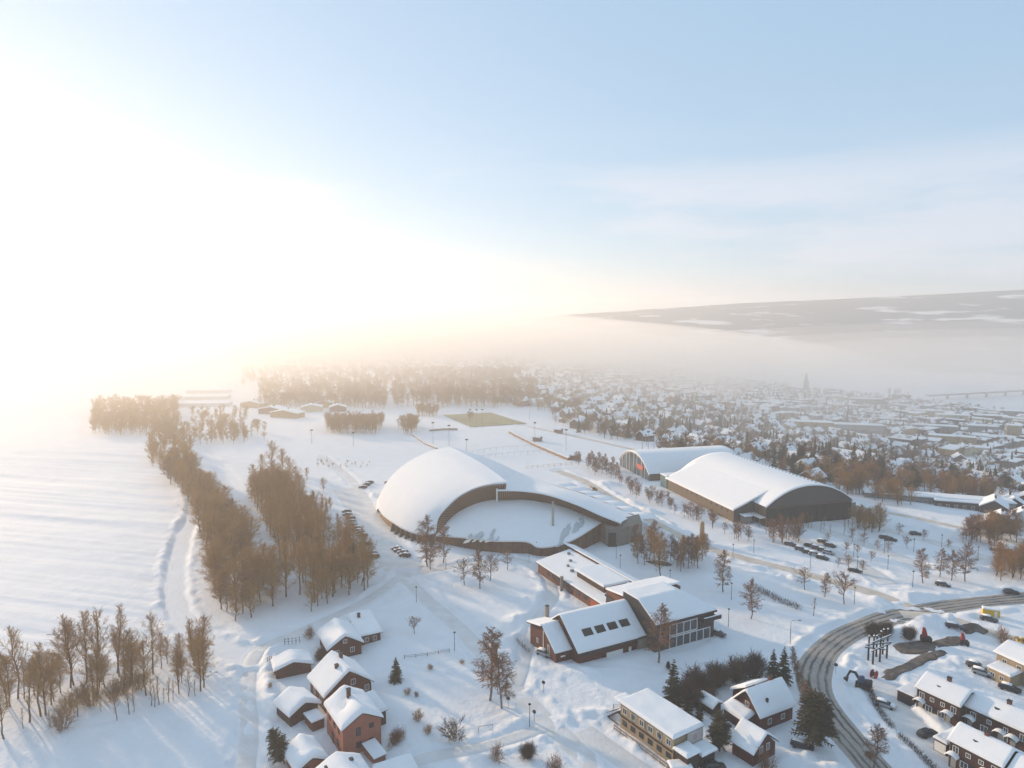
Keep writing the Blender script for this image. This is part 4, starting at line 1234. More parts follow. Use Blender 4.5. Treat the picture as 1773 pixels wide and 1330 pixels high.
# ------------------------------------------------------------------ brick terraces at the lower right
M_TERR = mat('dark_brick', (0.075, 0.034, 0.026), 0.85, var=0.35, vscale=2.0)
def terrace(label, A_, B_, C_, he, hr, seed, doors_at):
    t, w, d = house('terraced_house', label, 'house', (A_, B_, C_), he, hr, 'x', M_TERR, ov=.35, snow=.45, seed=seed, chims=[(.52, .5, 1.1)], n=12, uneven=.03,
                    dents=[(w_dent, 2.4, .55, 1.6) for w_dent in ()],
                    wins=[('f', .12, he - 1.3, .9, 1.2), ('f', .37, he - 1.2, .7, .7), ('f', .62, he - 1.2, .7, .7), ('f', .87, he - 1.3, .9, 1.2), ('f', .30, 1.5, 1.2, 1.2), ('f', .60, 1.5, 1.2, 1.2)], group='terraced houses')
    hole = MB().tube([(w * .42, d * .27, he + .5), (w * .42, d * .27, he + 1.62)], .55, 10)
    hole.build('roof_hatch', M_DARK, t)
    for u in doors_at:
        x = w * u
        door(t, x, .35, 0, .95, 2.0, 'f', mat('grey_door', (.3, .29, .27), .6))
        rows = []
        for k in range(9):
            a = math.pi * k / 8
            rows.append([(x - 1.0 * math.cos(a), -.9, 2.3 + .55 * math.sin(a)), (x - 1.0 * math.cos(a), .36, 2.3 + .55 * math.sin(a))])
        c_ = MB().grid(rows); c_.build('porch_hood', M_DARK, t)
        rows = []
        for k in range(9):
            a = math.pi * k / 8
            rows.append([(x - 1.08 * math.cos(a), -.98, 2.34 + .62 * math.sin(a)), (x - 1.08 * math.cos(a), -.95, 2.44 + .78 * math.sin(a)), (x - 1.08 * math.cos(a), .36, 2.44 + .78 * math.sin(a))])
        MB().grid(rows).build('hood_snow', M_RSNOW, t, True)
    MB().box(.36, .5, .22, .36, -.3, he - .1).build('downpipe', M_METAL, t)
    return t
terrace('upper brick terraced house nearest the trench, snowy roof with chimney', (1584, 1190), (1663, 1226), (1625, 1174), 5.0, 7.2, 31, (.13, .74))
terrace('long brick terraced house stepping down at the right edge', (1668, 1222), (1790, 1277), (1709, 1206), 4.6, 6.7, 32, (.10, .55, .72))
terrace('lower brick terraced house with black car beside it', (1640, 1281), (1737, 1331), (1683, 1264), 5.0, 7.2, 33, (.12, .7))
terrace('brick terraced house cut off by the bottom right corner', (1742, 1336), (1850, 1392), (1784, 1318), 4.6, 6.7, 34, (.2,))
house('flat_garage', 'flat-roofed garage at the end of the upper terrace', 'garage', ((1553, 1194), (1584, 1208), (1573, 1181)), 2.3, 2.5, 'flat', M_TERR, ov=.1, snow=.2, seed=35, doors=[('f', .5, 2.2, 1.9, M_DARK)])
house('flat_garage', 'flat-roofed garage under lumpy snow at the end of the lower terrace', 'garage', ((1616, 1277), (1640, 1290), (1647, 1259)), 2.3, 2.5, 'flat', M_TERR, ov=.1, snow=.4, seed=36, uneven=.3, doors=[('f', .5, 2.2, 1.9, M_WHITE)])
t, w, d = house('beige_house', 'beige two-storey house with brick chimney at the right edge', 'house', ((1720, 1129), (1800, 1165), (1755, 1112)), 5.4, 7.2, 'x', M_BEIGE, snow=.5, seed=37, chims=[(.55, .5, 1.2)], wins=[('f', .2, 4.0, .9, 1.1), ('f', .55, 4.0, .9, 1.1), ('f', .85, 4.0, .9, 1.1)])
MB().box(w * .12, w * .6, -3.2, .5, -.5, 3.0).build('porch_wing', M_BEIGE, t)
snow_slab(w * .10, w * .63, -3.6, .5, lambda x, y: 3.0 + .12 * (np.asarray(y) + 3.6) + 0 * x, .45, 7, 38).build('porch_snow', M_RSNOW, t, True)
for k in range(2):
    window(t, w * .22 + k * w * .2, -3.2, 1.6, .9, .9, 'f')

# ------------------------------------------------------------------ trees: bare winter crowns, conifers, shrubs
M_TWIG = mat('winter_twigs', (0.40, 0.215, 0.072), 0.85, var=0.3, vscale=0.8)  # golden low-sun glow put into this orange twig colour
M_TWIG_R = mat('birch_twigs', (0.27, 0.14, 0.078), 0.85, var=0.3, vscale=0.8)
M_TWIG_G = mat('shrub_twigs', (0.085, 0.06, 0.047), 0.85, var=0.3, vscale=0.8)
M_BARK = mat('grey_brown_bark', (0.11, 0.07, 0.045), 0.9, var=0.4, vscale=2)
M_BIRCH = mat('birch_bark', (0.33, 0.28, 0.25), 0.8, vscale=1.6, col2=(0.07, 0.055, 0.05), stretch=(1, 1, 1.5))
M_NEEDLE = mat('spruce_needles', (0.030, 0.036, 0.018), 0.8, vscale=1.5, col2=(0.055, 0.052, 0.026))
M_PINE = mat('pine_needles', (0.04, 0.04, 0.021), 0.8, vscale=1.5, col2=(0.075, 0.06, 0.03))

def seg_arrays(P0, P1, R0, R1):
    """three-sided tapered sticks -> verts, quads"""
    P0 = np.asarray(P0, float); P1 = np.asarray(P1, float)
    n = len(P0)
    d = P1 - P0
    d = d / (np.linalg.norm(d, axis=1, keepdims=True) + 1e-9)
    up = np.tile(np.array((0.31, 0.17, 0.93)), (n, 1))
    up[np.abs((d * up).sum(1)) > 0.95] = (1, 0, 0)
    a = np.cross(d, up); a /= np.linalg.norm(a, axis=1, keepdims=True) + 1e-9
    b = np.cross(d, a)
    V = np.zeros((n, 6, 3))
    for k in range(3):
        t = 2 * math.pi * k / 3
        o = a * math.cos(t) + b * math.sin(t)
        V[:, k] = P0 + o * np.asarray(R0)[:, None]
        V[:, 3 + k] = P1 + o * np.asarray(R1)[:, None]
    base = (np.arange(n) * 6)[:, None]
    F = np.concatenate([base + np.array([[0, 1, 4, 3]]), base + np.array([[1, 2, 5, 4]]), base + np.array([[2, 0, 3, 5]])], 0)
    return V.reshape(-1, 3), F

def grow(rng, H, start=.25, nprim=26, spread=.28, lean=.5, nsec=7, nter=4, weep=.0, twig=.022, top_pow=1.0, fork=False, shape='oval'):
    """returns trunk tube path and crown sticks of a bare tree of height H"""
    n = 9
    trunk = []
    off = np.zeros(2)
    for i in range(n):
        t = i / (n - 1)
        trunk.append((off[0], off[1], H * 0.97 * t))
        off = off + rng.normal(0, 0.012 * H, 2)
    tr = np.array(trunk)
    r_tr = [H * 0.0135 * (1 - t) ** 0.8 + 0.015 for t in np.linspace(0, 1, n)]
    P0, P1, A, B = [], [], [], []
    def stick(p, q, a, b):
        P0.append(p); P1.append(q); A.append(a); B.append(b)
    def at(t):
        g = t * (n - 1); i = min(int(g), n - 2)
        return tr[i] + (tr[i + 1] - tr[i]) * (g - i)
    for k in range(nprim):
        t = start + (0.97 - start) * (k + rng.random()) / nprim
        p = at(t)
        u = (t - start) / (1 - start)
        if shape == 'oval':
            L = H * spread * (0.35 + 1.1 * math.sin(math.pi * min(1, u * .85 + .18))) * (0.7 + .5 * rng.random())
        elif shape == 'vase':
            L = H * spread * (1.25 - .8 * u) * (0.75 + .5 * rng.random())
        else:
            L = H * spread * (1.2 - u) * (0.7 + .5 * rng.random())
        az = rng.random() * 2 * math.pi
        el = lean + rng.normal(0, .15) + .35 * u
        d = np.array((math.cos(az) * math.cos(el), math.sin(az) * math.cos(el), math.sin(el)))
        m = 4
        q = p.copy(); r = 0.018 * L + .02
        pts = [p]
        for s in range(m):
            d2 = d + rng.normal(0, .13, 3) + np.array((0, 0, .10 if fork else .02 - weep * s * .18))
            d = d2 / np.linalg.norm(d2)
            q2 = q + d * L / m
            stick(q, q2, max(r * (1 - s / m), twig * 1.1), max(r * (1 - (s + 1) / m), twig))
            q = q2; pts.append(q)
        for s in range(nsec):
            g = 0.2 + .8 * (s + rng.random()) / nsec
            i = min(int(g * m), m - 1)
            b = pts[i] + (pts[i + 1] - pts[i]) * (g * m - i)
            dd = d + rng.normal(0, .62, 3); dd[2] += .15 - weep * .5
            dd /= np.linalg.norm(dd)
            l2 = L * .42 * (1.15 - .6 * g) * (.6 + .8 * rng.random())
            e = b + dd * l2
            stick(b, e, twig * 1.1, twig * .8)
            for w in range(nter):
                h = .25 + .75 * rng.random()
                c = b + (e - b) * h
                d3 = dd + rng.normal(0, .7, 3); d3[2] -= weep * .9
                d3 /= np.linalg.norm(d3)
                stick(c, c + d3 * l2 * .55 * (.5 + .8 * rng.random()), twig * .85, twig * .5)
    return trunk, r_tr, (np.array(P0), np.array(P1), np.array(A), np.array(B))

def tree_meshes(name, H, mt, mb_, seed, **kw):
    rng = np.random.default_rng(seed)
    tr, rr, (P0, P1, A, B) = grow(rng, H, **kw)
    tk = MB().tube([(x, y, z - (.4 if i == 0 else 0)) for i, (x, y, z) in enumerate(tr)], rr, 6)
    V, F = seg_arrays(P0, P1, A, B)
    return tk.mesh(name + '_trunk', mb_, True), np_mesh(name + '_crown', V, F, mt, False), H

KIND = {}
KIND['birch'] = [tree_meshes('birch', 12, M_TWIG_R, M_BIRCH, 100 + i, start=.16, nprim=54, spread=.155, lean=.72, nsec=8, nter=8, weep=.5, twig=.022) for i in range(5)]
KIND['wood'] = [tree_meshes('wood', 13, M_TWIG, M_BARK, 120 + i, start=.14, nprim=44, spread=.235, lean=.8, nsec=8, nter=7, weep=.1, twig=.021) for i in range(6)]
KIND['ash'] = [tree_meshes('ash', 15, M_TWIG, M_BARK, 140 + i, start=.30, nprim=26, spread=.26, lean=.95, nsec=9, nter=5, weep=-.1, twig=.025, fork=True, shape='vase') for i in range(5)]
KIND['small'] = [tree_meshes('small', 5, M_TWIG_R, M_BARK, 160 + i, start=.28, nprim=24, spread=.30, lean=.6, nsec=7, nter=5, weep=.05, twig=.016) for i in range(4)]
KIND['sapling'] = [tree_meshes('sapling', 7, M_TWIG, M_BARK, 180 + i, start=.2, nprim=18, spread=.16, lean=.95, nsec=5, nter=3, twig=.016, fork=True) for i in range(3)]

def shrub_mesh(name, H, W, mt, seed, stems=26, nsec=7, nter=4, twig=.013, dome=False):
    rng = np.random.default_rng(seed)
    P0, P1, A, B = [], [], [], []
    for k in range(stems):
        az = rng.random() * 2 * math.pi
        rad = rng.random() ** .6
        e = np.array((math.cos(az) * rad * W / 2, math.sin(az) * rad * W / 2, H * (1 - .45 * rad * rad) * (.75 + .35 * rng.random())))
        b = np.array((math.cos(az) * rad * W * .12, math.sin(az) * rad * W * .12, -.3))
        mid = (b + e) / 2 + rng.normal(0, .05 * H, 3)
        for p, q in ((b, mid), (mid, e)):
            P0.append(p); P1.append(q); A.append(twig * 1.8); B.append(twig * 1.3)
        for s in range(nsec):
            g = .3 + .7 * rng.random()
            c = mid + (e - mid) * (g * 2 - 1) if g > .5 else b + (mid - b) * g * 2
            d = (e - b) / np.linalg.norm(e - b) + rng.normal(0, .55, 3)
            d /= np.linalg.norm(d)
            l = H * .3 * (.5 + rng.random())
            P0.append(c); P1.append(c + d * l); A.append(twig); B.append(twig * .7)
            for w in range(nter):
                c2 = c + d * l * rng.random(); d2 = d + rng.normal(0, .6, 3); d2 /= np.linalg.norm(d2)
                P0.append(c2); P1.append(c2 + d2 * l * .6); A.append(twig * .8); B.append(twig * .5)
    V, F = seg_arrays(P0, P1, A, B)
    return np_mesh(name, V, F, mt)

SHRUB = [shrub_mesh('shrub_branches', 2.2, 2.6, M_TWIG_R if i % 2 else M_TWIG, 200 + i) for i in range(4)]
SHRUB_D = [shrub_mesh('dense_branches', 4.0, 5.0, M_TWIG_G, 210 + i, stems=60, nsec=10, nter=6, twig=.024) for i in range(3)]
APPLE = shrub_mesh('apple_branches', 3.6, 7.0, M_TWIG_G, 220, stems=16, nsec=10, nter=6, twig=.026)

def conifer_mesh(name, H, W, mt, seed, whorls=22, per=9, power=.85, droop=.35, base=.06, spray=.55):
    """needle sprays: small tapered three-sided fans along drooping boughs"""
    rng = np.random.default_rng(seed)
    P0, P1, A, B = [], [], [], []
    for k in range(whorls):
        t = base + (1 - base) * (k + .3 * rng.random()) / whorls
        z = H * t
        Rm = W / 2 * max(0.03, (1 - t)) ** power
        for j in range(per if t < .8 else 6):
            az = rng.random() * 2 * math.pi
            L = Rm * (.7 + .5 * rng.random()) + .12
            d = np.array((math.cos(az), math.sin(az), .25 * (t - .2)))
            p = np.array((0, 0, z))
            m = 3
            for s in range(m):
                d2 = d + np.array((0, 0, -droop * (s + .6) / m))
                q = p + d2 * L / m
                P0.append(p); P1.append(q); A.append(.10 * spray * (1.6 - s * .3)); B.append(.09 * spray)
                for side in (-1, 1, -.6, .6):
                    for g in (.35, .85):
                        c = p + (q - p) * g
                        sd = np.array((-math.sin(az) * side, math.cos(az) * side, -.25)) + d * .7 + rng.normal(0, .15, 3)
                        sd /= np.linalg.norm(sd)
                        l = L * .26 * (1.25 - s * .25) * (.7 + .6 * rng.random())
                        P0.append(c); P1.append(c + sd * l); A.append(.13 * spray); B.append(.02)
                p = q
    V, F = seg_arrays(P0, P1, A, B)
    return np_mesh(name, V, F, mt)
_tk = MB().tube([(0, 0, -.4), (0, 0, 8.5)], [.17, .03], 6).mesh('spruce_trunk', M_BARK, True)
SPRUCE = [(_tk, conifer_mesh('spruce_crown', 10, 4.6, M_NEEDLE, 230 + i), 10) for i in range(3)]
_tk2 = MB().tube([(0, 0, -.4), (0, 0, 5), (.1, 0, 9)], [.2, .14, .05], 6).mesh('pine_trunk', M_BARK, True)
PINE = [(_tk2, conifer_mesh('pine_crown', 10, 6.2, M_PINE, 240 + i, whorls=20, per=11, power=.42, droop=-.05, base=.22, spray=.8), 10) for i in range(2)]
KIND['spruce'] = SPRUCE
KIND['pine'] = PINE

NAMES = {'birch': 'birch_tree', 'wood': 'bare_tree', 'ash': 'bare_tree', 'small': 'park_tree', 'sapling': 'sapling', 'spruce': 'spruce_tree', 'pine': 'pine_tree'}
CATS = {'birch': 'birch tree', 'wood': 'bare tree', 'ash': 'bare tree', 'small': 'small tree', 'sapling': 'sapling', 'spruce': 'spruce', 'pine': 'pine'}
_tc = 0
def tree_at(x, y, kind, h, label, group=None, fat=1.0, name=None):
    global _tc
    _tc += 1
    tk, cr, H = KIND[kind][_tc % len(KIND[kind])]
    s = h / H
    o = thing(name or NAMES[kind], label, CATS[kind], (x, y, gz(x, y) - .05), random.random() * 6.28, group, (s * fat, s * fat, s))
    put('trunk', tk, o); put('crown', cr, o)
    return o
def tree(u, v, kind, h, label, group=None, fat=1.0):
    p = gp(u, v)
    return tree_at(p.x, p.y, kind, h, label, group, fat)
def shrub(u, v, me, s, label, group=None, name='shrub', cat='shrub', sz=None):
    p = gp(u, v)
    o = put(name, me, None, (p.x, p.y, gz(p.x, p.y) - .05), random.random() * 6.28, (s, s, sz or s))
    return tag(o, label, cat, group)

def scatter_poly(poly_px, n, mind=2.0, rng=RNG):
    poly = [tuple(p.xy) for p in gpl(poly_px)]
    xs = [p[0] for p in poly]; ys = [p[1] for p in poly]
    out = []
    tries = 0
    while len(out) < n and tries < n * 60:
        tries += 1
        x = rng.uniform(min(xs), max(xs)); y = rng.uniform(min(ys), max(ys))
        if not in_poly([x], [y], poly)[0]:
            continue
        if all((x - a) ** 2 + (y - b) ** 2 > mind * mind for a, b in out):
            out.append((x, y))
    return out

# ---- the two tongues of wood beside the field
W1_ = [(280, 822), (332, 822), (372, 872), (422, 940), (445, 1000), (490, 1036), (470, 1055), (405, 1082), (372, 1050), (358, 965), (335, 885), (292, 842)]
W2_ = [(432, 868), (475, 845), (520, 880), (552, 930), (590, 966), (632, 1000), (662, 1018), (540, 1060), (497, 1042), (478, 960), (448, 890)]
for i, (x, y) in enumerate(scatter_poly(W1_, 130, 2.3)):
    h = RNG.uniform(7.5, 16.5)
    end = 'near end' if y < 215 else 'middle' if y < 262 else 'far end'
    size = 'tall' if h > 13.5 else 'short' if h < 10 else 'middling'
    tree_at(x, y, 'wood' if i % 4 else 'birch', h, f'{size} bare tree at the {end} of the left tongue of wood beside the field', f'{size} trees, {end} of the left wood', 1.15, 'woodland_tree')
for i, (x, y) in enumerate(scatter_poly(W2_, 140, 2.3)):
    h = RNG.uniform(7.5, 17)
    end = 'near end' if y < 215 else 'middle' if y < 245 else 'far end'
    size = 'tall' if h > 14 else 'short' if h < 10 else 'middling'
    tree_at(x, y, 'wood' if i % 3 else 'ash', h, f'{size} bare tree at the {end} of the right tongue of wood above the houses', f'{size} trees, {end} of the right wood', 1.1, 'woodland_tree')
for u, v, h in ((470, 795, 15), (455, 812, 12), (490, 808, 14), (503, 822, 13), (437, 826, 11), (560, 838, 7), (572, 870, 6), (532, 815, 6), (585, 900, 6), (515, 835, 12)):
    tree(u, v + 14, 'wood', h, 'bare tree on the upper fringe of the right wood', 'fringe trees of the right wood')

# ---- hedgerow trees, lower left
_hr = []
for (u, v, k, h) in ((31, 1211, 'ash', 16), (51, 1251, 'sapling', 13), (71, 1240, 'ash', 16), (79, 1239, 'wood', 14.5), (89, 1221, 'wood', 12), (122, 1191, 'ash', 16.5), (128, 1186, 'wood', 15), (149, 1184, 'ash', 16.5),
                     (175, 1181, 'ash', 16.5), (203, 1166, 'ash', 15.5), (253, 1204, 'wood', 12.5), (265, 1167, 'ash', 14.5), (310, 1201, 'sapling', 9), (347, 1196, 'wood', 13), (353, 1190, 'wood', 12), (333, 1138, 'ash', 10),
                     (7, 1280, 'ash', 11), (-4, 1250, 'wood', 12), (12, 1225, 'wood', 12), (230, 1178, 'wood', 9), (290, 1150, 'wood', 7), (312, 1142, 'wood', 7), (345, 1150, 'wood', 9), (105, 1200, 'wood', 9), (60, 1205, 'wood', 9), (160, 1195, 'wood', 9)):
    _hr.append((u, v, k, h))
for k in range(18):
    uu = RNG.uniform(-5, 350)
    _hr.append((round(uu), round(1222 - uu * .165 + RNG.uniform(-22, 20)), 'wood' if k % 2 else 'ash', RNG.uniform(7, 12)))
ORD = 'first second third fourth fifth sixth seventh eighth ninth tenth eleventh twelfth thirteenth fourteenth fifteenth sixteenth seventeenth eighteenth nineteenth twentieth'.split()
ORD += ['twenty-' + q for q in ORD[:9]] + ['thirtieth'] + ['thirty-' + q for q in ORD[:9]] + ['fortieth'] + ['forty-' + q for q in ORD[:9]]
for i, (u, v, k, h) in enumerate(sorted(_hr)):
    tree(u, v, k, h, f'bare hedgerow tree below the open field, {ORD[i]} from the left edge', 'hedgerow trees')
for (u, v) in ((107, 1265), (195, 1212), (160, 1222), (145, 1215), (120, 1235), (215, 1200), (240, 1195)):
    shrub(u, v, SHRUB[u % 4], 1.9, 'many-stemmed bare shrub in front of the hedgerow trees', 'hedgerow shrubs')
for (u, v) in ((262, 1222), (268, 1224), (275, 1220), (283, 1218), (292, 1215), (300, 1212), (232, 1232), (224, 1236), (202, 1247), (326, 1206), (338, 1205), (135, 1240), (175, 1232), (85, 1258), (40, 1262)):
    tree(u, v, 'sapling', RNG.uniform(3.5, 7), 'thin sapling on the near side of the hedgerow', 'hedgerow saplings')

# ---- solitary park birches
for (u, v, k, h, lab) in ((740, 980, 'birch', 18, 'tallest birch in front of the hall shell, left of the mast'), (746, 986, 'birch', 12.5, 'shorter birch right beside the tallest birch at the hall'), (767, 975, 'birch', 14, 'slim birch just right of the tall pair at the hall corner'),
                          (804, 1014, 'small', 8, 'round-headed small tree on the lawn, leftmost of four'), (831, 1020, 'birch', 13, 'slender birch in the middle of the lawn before the hall'), (848, 1006, 'small', 8.5, 'small tree just right of the slender lawn birch'),
                          (879, 987, 'small', 7, 'small lone tree near the hall front wall'), (848, 1213, 'birch', 17, 'large birch left of the pair beside the lane'), (869, 1226, 'birch', 15, 'large birch right of the pair beside the lane'),
                          (1140, 1148, 'birch', 15.5, 'slim birch in front of the glazed wing'), (1252, 1026, 'birch', 13.5, 'broad birch right of the community building'), (1300, 1071, 'birch', 12, 'broad birch next to the dark hedge'),
                          (718, 1098, 'small', 4.6, 'small round garden tree by the lane, above the gardens'), (1411, 1008, 'small', 0.1, ''), (1511, 1334, 'birch', 10, 'reddish birch in front of the curved road at the bottom'),
                          (1393, 1021, 'small', 7, 'rounded tree left of three by the tan road'), (1428, 1034, 'birch', 8, 'middle tree of three by the tan road'), (1462, 1046, 'small', 9, 'widest tree of three by the tan road'), (1409, 1066, 'sapling', 5.5, 'lone sapling by the bend of the road'),
                          (1598, 1010, 'birch', 11.5, 'leftmost birch beyond the bend, in the car park edge'), (1627, 999, 'birch', 10, 'second birch beyond the bend from the left'), (1647, 1005, 'birch', 10.5, 'third birch beyond the bend from the left'), (1671, 1007, 'birch', 13, 'tallest birch beyond the bend, rightmost of four')):
    if lab:
        tree(u, v, k, h, lab, None, 1.15)
# ---- birch grove right of the hall
gr = [(1105, 976), (1116, 978), (1133, 967), (1145, 1000), (1162, 974), (1173, 984), (1184, 982), (1192, 985), (1202, 980), (1209, 985), (1198, 978), (1166, 976), (1124, 972), (1097, 962), (1110, 965), (1140, 972), (1152, 978), (1180, 972), (1215, 972), (1222, 965), (1100, 950), (1128, 955), (1205, 968), (1178, 990)]
for i, (u, v) in enumerate(gr):
    tree(u, v, 'birch' if i % 3 else 'wood', 14 if (u, v) in ((1133, 967), (1145, 1000)) else RNG.uniform(8.5, 11.5), 'slim birch in the grove right of the shell-roofed hall', 'birch grove', .95)
# ---- avenue of small trees along the brown arena
ln = smooth_line(gpl([(1082, 845), (1105, 862), (1150, 882), (1200, 905), (1250, 925), (1300, 948)]), 1.0)
for k in range(48):
    p = ln[int(RNG.uniform(0, len(ln) - 1))]
    n_ = RNG.normal(0, 2.6, 2)
    tree_at(p[0] + n_[0] + 1, p[1] + n_[1] + 3, 'small', RNG.uniform(4, 6.6), 'small bushy tree in the avenue along the brown arena', 'avenue trees by the arena')
for (u, v, h) in ((1066, 828, 9), (1058, 826, 8.5), (1050, 822, 9), (1042, 820, 9.5), (1034, 818, 9), (1026, 815, 9.5), (1018, 812, 9), (1048, 812, 9), (1038, 809, 9), (1022, 806, 9), (1002, 805, 8), (998, 801, 7), (1072, 835, 7), (1062, 818, 9), (1030, 822, 8)):
    tree(u, v, 'birch', h, 'bare birch in the clump beside the glazed arena', 'birch clump by the glazed arena', 1.2)
for k in range(16):
    tree(RNG.uniform(1322, 1385), RNG.uniform(924, 941), 'sapling' if k % 2 else 'birch', RNG.uniform(6, 10), 'thin bare tree in front of the dark arena gable', 'trees before the arena gable')
for k in range(16):
    tree(RNG.uniform(1482, 1536), RNG.uniform(902, 926), 'wood', RNG.uniform(6, 9.5), 'bare tree in the clump right of the arena gable', 'clump right of the arena', 1.2)
for k in range(9):
    tree(RNG.uniform(1385, 1480), RNG.uniform(912, 926), 'sapling', RNG.uniform(4, 7), 'thin tree along the foot of the arena gable', 'trees at the foot of the gable')
for (X_, Y_) in ((565, 460), (690, 385), (780, 420), (620, 365), (735, 315), (820, 345), (1015, 335), (1280, 340), (960, 245), (1550, 355), (635, 475), (722, 495), (500, 300), (660, 285), (1120, 280), (1380, 300), (890, 360), (200, 290)):
    tree(1300 + X_ * .2668, 860 + Y_ * .2668, 'small', RNG.uniform(3.4, 5.2), 'small bare tree planted between the car park rows', 'car park trees', 1.2)
for k in range(26):
    tree(RNG.uniform(1722, 1800), RNG.uniform(975, 1005), 'wood', RNG.uniform(6.5, 9.5), 'tree of the dense thicket at the right edge above the road', 'right edge thicket', 1.3)
# ---- gardens
shrub(791, 1280, APPLE, 1.0, 'old spreading apple tree in the garden right of the pink house', None, 'apple_tree', 'apple tree')
shrub(724, 1248, SHRUB[0], 1.0, 'bare rounded shrub in the garden above the apple tree')
shrub(859, 1316, SHRUB[1], 1.25, 'bare shrub left of the dark clipped bush by the drive')
shrub(914, 1311, SHRUB_D[0], .62, 'dark clipped bush beside the garden drive')
shrub(959, 1340, SHRUB[3], 1.5, 'bare shrub at the bottom edge by the lane')
shrub(705, 1203, SHRUB[2], .7, 'thin little shrub right of the big red house')
shrub(721, 1207, SHRUB[1], .5, 'low reddish shrub beside the thin little shrub')
shrub(745, 1160, SHRUB[0], .6, 'twiggy shrub alone on the upper garden lawn')
shrub(800, 1150, SHRUB[2], .5, 'tiny shrub near the lane, upper lawn')
shrub(740, 1270, SHRUB[2], .8, 'sparse shrub left of the apple tree')
shrub(537, 1107, SHRUB[1], 1.3, 'reddish shrub at the left corner of the farmhouse')
shrub(556, 1143, SHRUB_D[1], .62, 'dark shrub between the farmhouse and the big red house')
shrub(482, 1170, SHRUB_D[2], .5, 'low evergreen-looking shrub before the low garage')
shrub(690, 1285, SHRUB[1], 1.2, 'brown hedge remnant right of the pink house'); shrub(683, 1290, SHRUB[3], 1.0, 'brown shrub tucked against the pink house corner')
shrub(468, 1200, SHRUB[0], .5, 'small shrub on the snow bank left of the garages')
shrub(1325, 1338, SHRUB[1], 1.6, 'reddish shrub below the red outbuilding')
shrub(1512, 1100, SHRUB_D[0], .8, 'brown shrub behind the timber pole frame'); shrub(1535, 1104, SHRUB_D[1], .8, 'brown shrub right of the timber pole frame'); shrub(1574, 1108, SHRUB_D[2], .75, 'bare shrub at the foot of the great snow heap')
shrub(1735, 1115, SHRUB[1], 1.6, 'rusty shrub left of the beige house roof')
for (u, v, s) in ((1201, 1198, 1.15), (1222, 1205, .9), (1241, 1190, 1.15), (1274, 1181, 1.15), (1305, 1172, 1.2), (1185, 1215, .95), (1210, 1225, .8), (1225, 1222, .7)):
    shrub(u, v, SHRUB_D[u % 3], s, 'dark rounded shrub in the row behind the beige block', 'dark shrub row')
for (u, v, h, k, lab) in ((1165, 1228, 11.5, 'spruce', 'tall dark spruce behind the beige block'), (1246, 1302, 8.5, 'pine', 'pine between the beige block and the red outbuilding'), (1190, 1240, 6, 'spruce', 'short spruce just right of the tall spruce'),
                       (1338, 1182, 8.5, 'spruce', 'spruce left of two behind the red cottage'), (1356, 1184, 9, 'spruce', 'spruce right of two behind the red cottage'), (1407, 1297, 12, 'pine', 'broad dark pine beside the curved road'),
                       (1398, 1215, 6, 'spruce', 'small spruce between cottage and road'), (1210, 1250, 5, 'spruce', 'low spruce hidden behind the beige block'), (1420, 1290, 10, 'pine', 'second dark pine right beside the road'),
                       (686, 1180, 6.0, 'spruce', 'lone dark conical evergreen on the garden lawn'), (1157, 1160, 2.2, 'pine', 'little round evergreen below the glazed wing')):
    tree(u, v, k, h, lab, None, 1.25 if 'conical' in lab else 1.0)
tree(493, 1323, 'pine', 7.5, 'leaning dark evergreen at the bottom left by the outbuilding').rotation_euler = (0, -.3, 0)
for (u, v) in ((1380, 1180), (1376, 1165), (1385, 1195), (1372, 1150), (1395, 1225), (1402, 1240)):
    tree(u, v, 'birch', RNG.uniform(4.5, 7), 'reddish young birch on the verge of the curved road', 'young birches on the verge')

def hedge(label, px, w, h, material, dens=16, name='hedge', twig=.02):
    L = smooth_line(gpl(px), .8)
    rng = np.random.default_rng(len(px) * 7 + abs(int(px[0][0])))
    P0, P1, A, B = [], [], [], []
    c0 = L[len(L) // 2]
    for p in L:
        for k in range(dens):
            b = np.array((p[0] + rng.uniform(-w / 2, w / 2), p[1] + rng.uniform(-w / 2, w / 2), 0))
            b[2] = bz1(b[0], b[1]) + rng.uniform(-.1, h * .7)
            d = np.array((rng.normal(0, .5), rng.normal(0, .5), 1.0)); d /= np.linalg.norm(d)
            e = b + d * h * rng.uniform(.25, .6)
            P0.append(b); P1.append(e); A.append(twig); B.append(twig * .6)
    off = np.array((c0[0], c0[1], 0))
    V, F = seg_arrays(np.array(P0) - off, np.array(P1) - off, A, B)
    o = put(name, np_mesh(name, V, F, material), None, tuple(off))
    return tag(o, label, 'hedge')
hedge('dark clipped hedge between the two broad birches and the tan road', [(1312, 1022), (1345, 1040), (1383, 1056)], 2.0, 1.7, M_TWIG_G, 40, twig=.03)
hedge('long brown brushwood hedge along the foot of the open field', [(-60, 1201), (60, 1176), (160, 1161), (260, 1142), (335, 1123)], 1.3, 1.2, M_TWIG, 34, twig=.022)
hedge('short dark hedge beside the lane, left of the parked car', [(896, 1112), (905, 1120), (915, 1130)], 1.0, 1.1, M_TWIG_G, 30)
hedge('dark hedge curving between the terraces and the road, upper part', [(1505, 1195), (1515, 1220), (1530, 1245), (1545, 1262)], 1.2, 1.3, M_TWIG_G, 40, twig=.03)
hedge('dark hedge between the terraces and the road, lower part', [(1558, 1278), (1585, 1302), (1612, 1330), (1640, 1350)], 1.2, 1.3, M_TWIG_G, 40, twig=.03)
hedge('brown garden hedge right of the pink house', [(672, 1300), (682, 1290), (694, 1280), (699, 1270)], 1.2, 1.4, M_TWIG, 30)

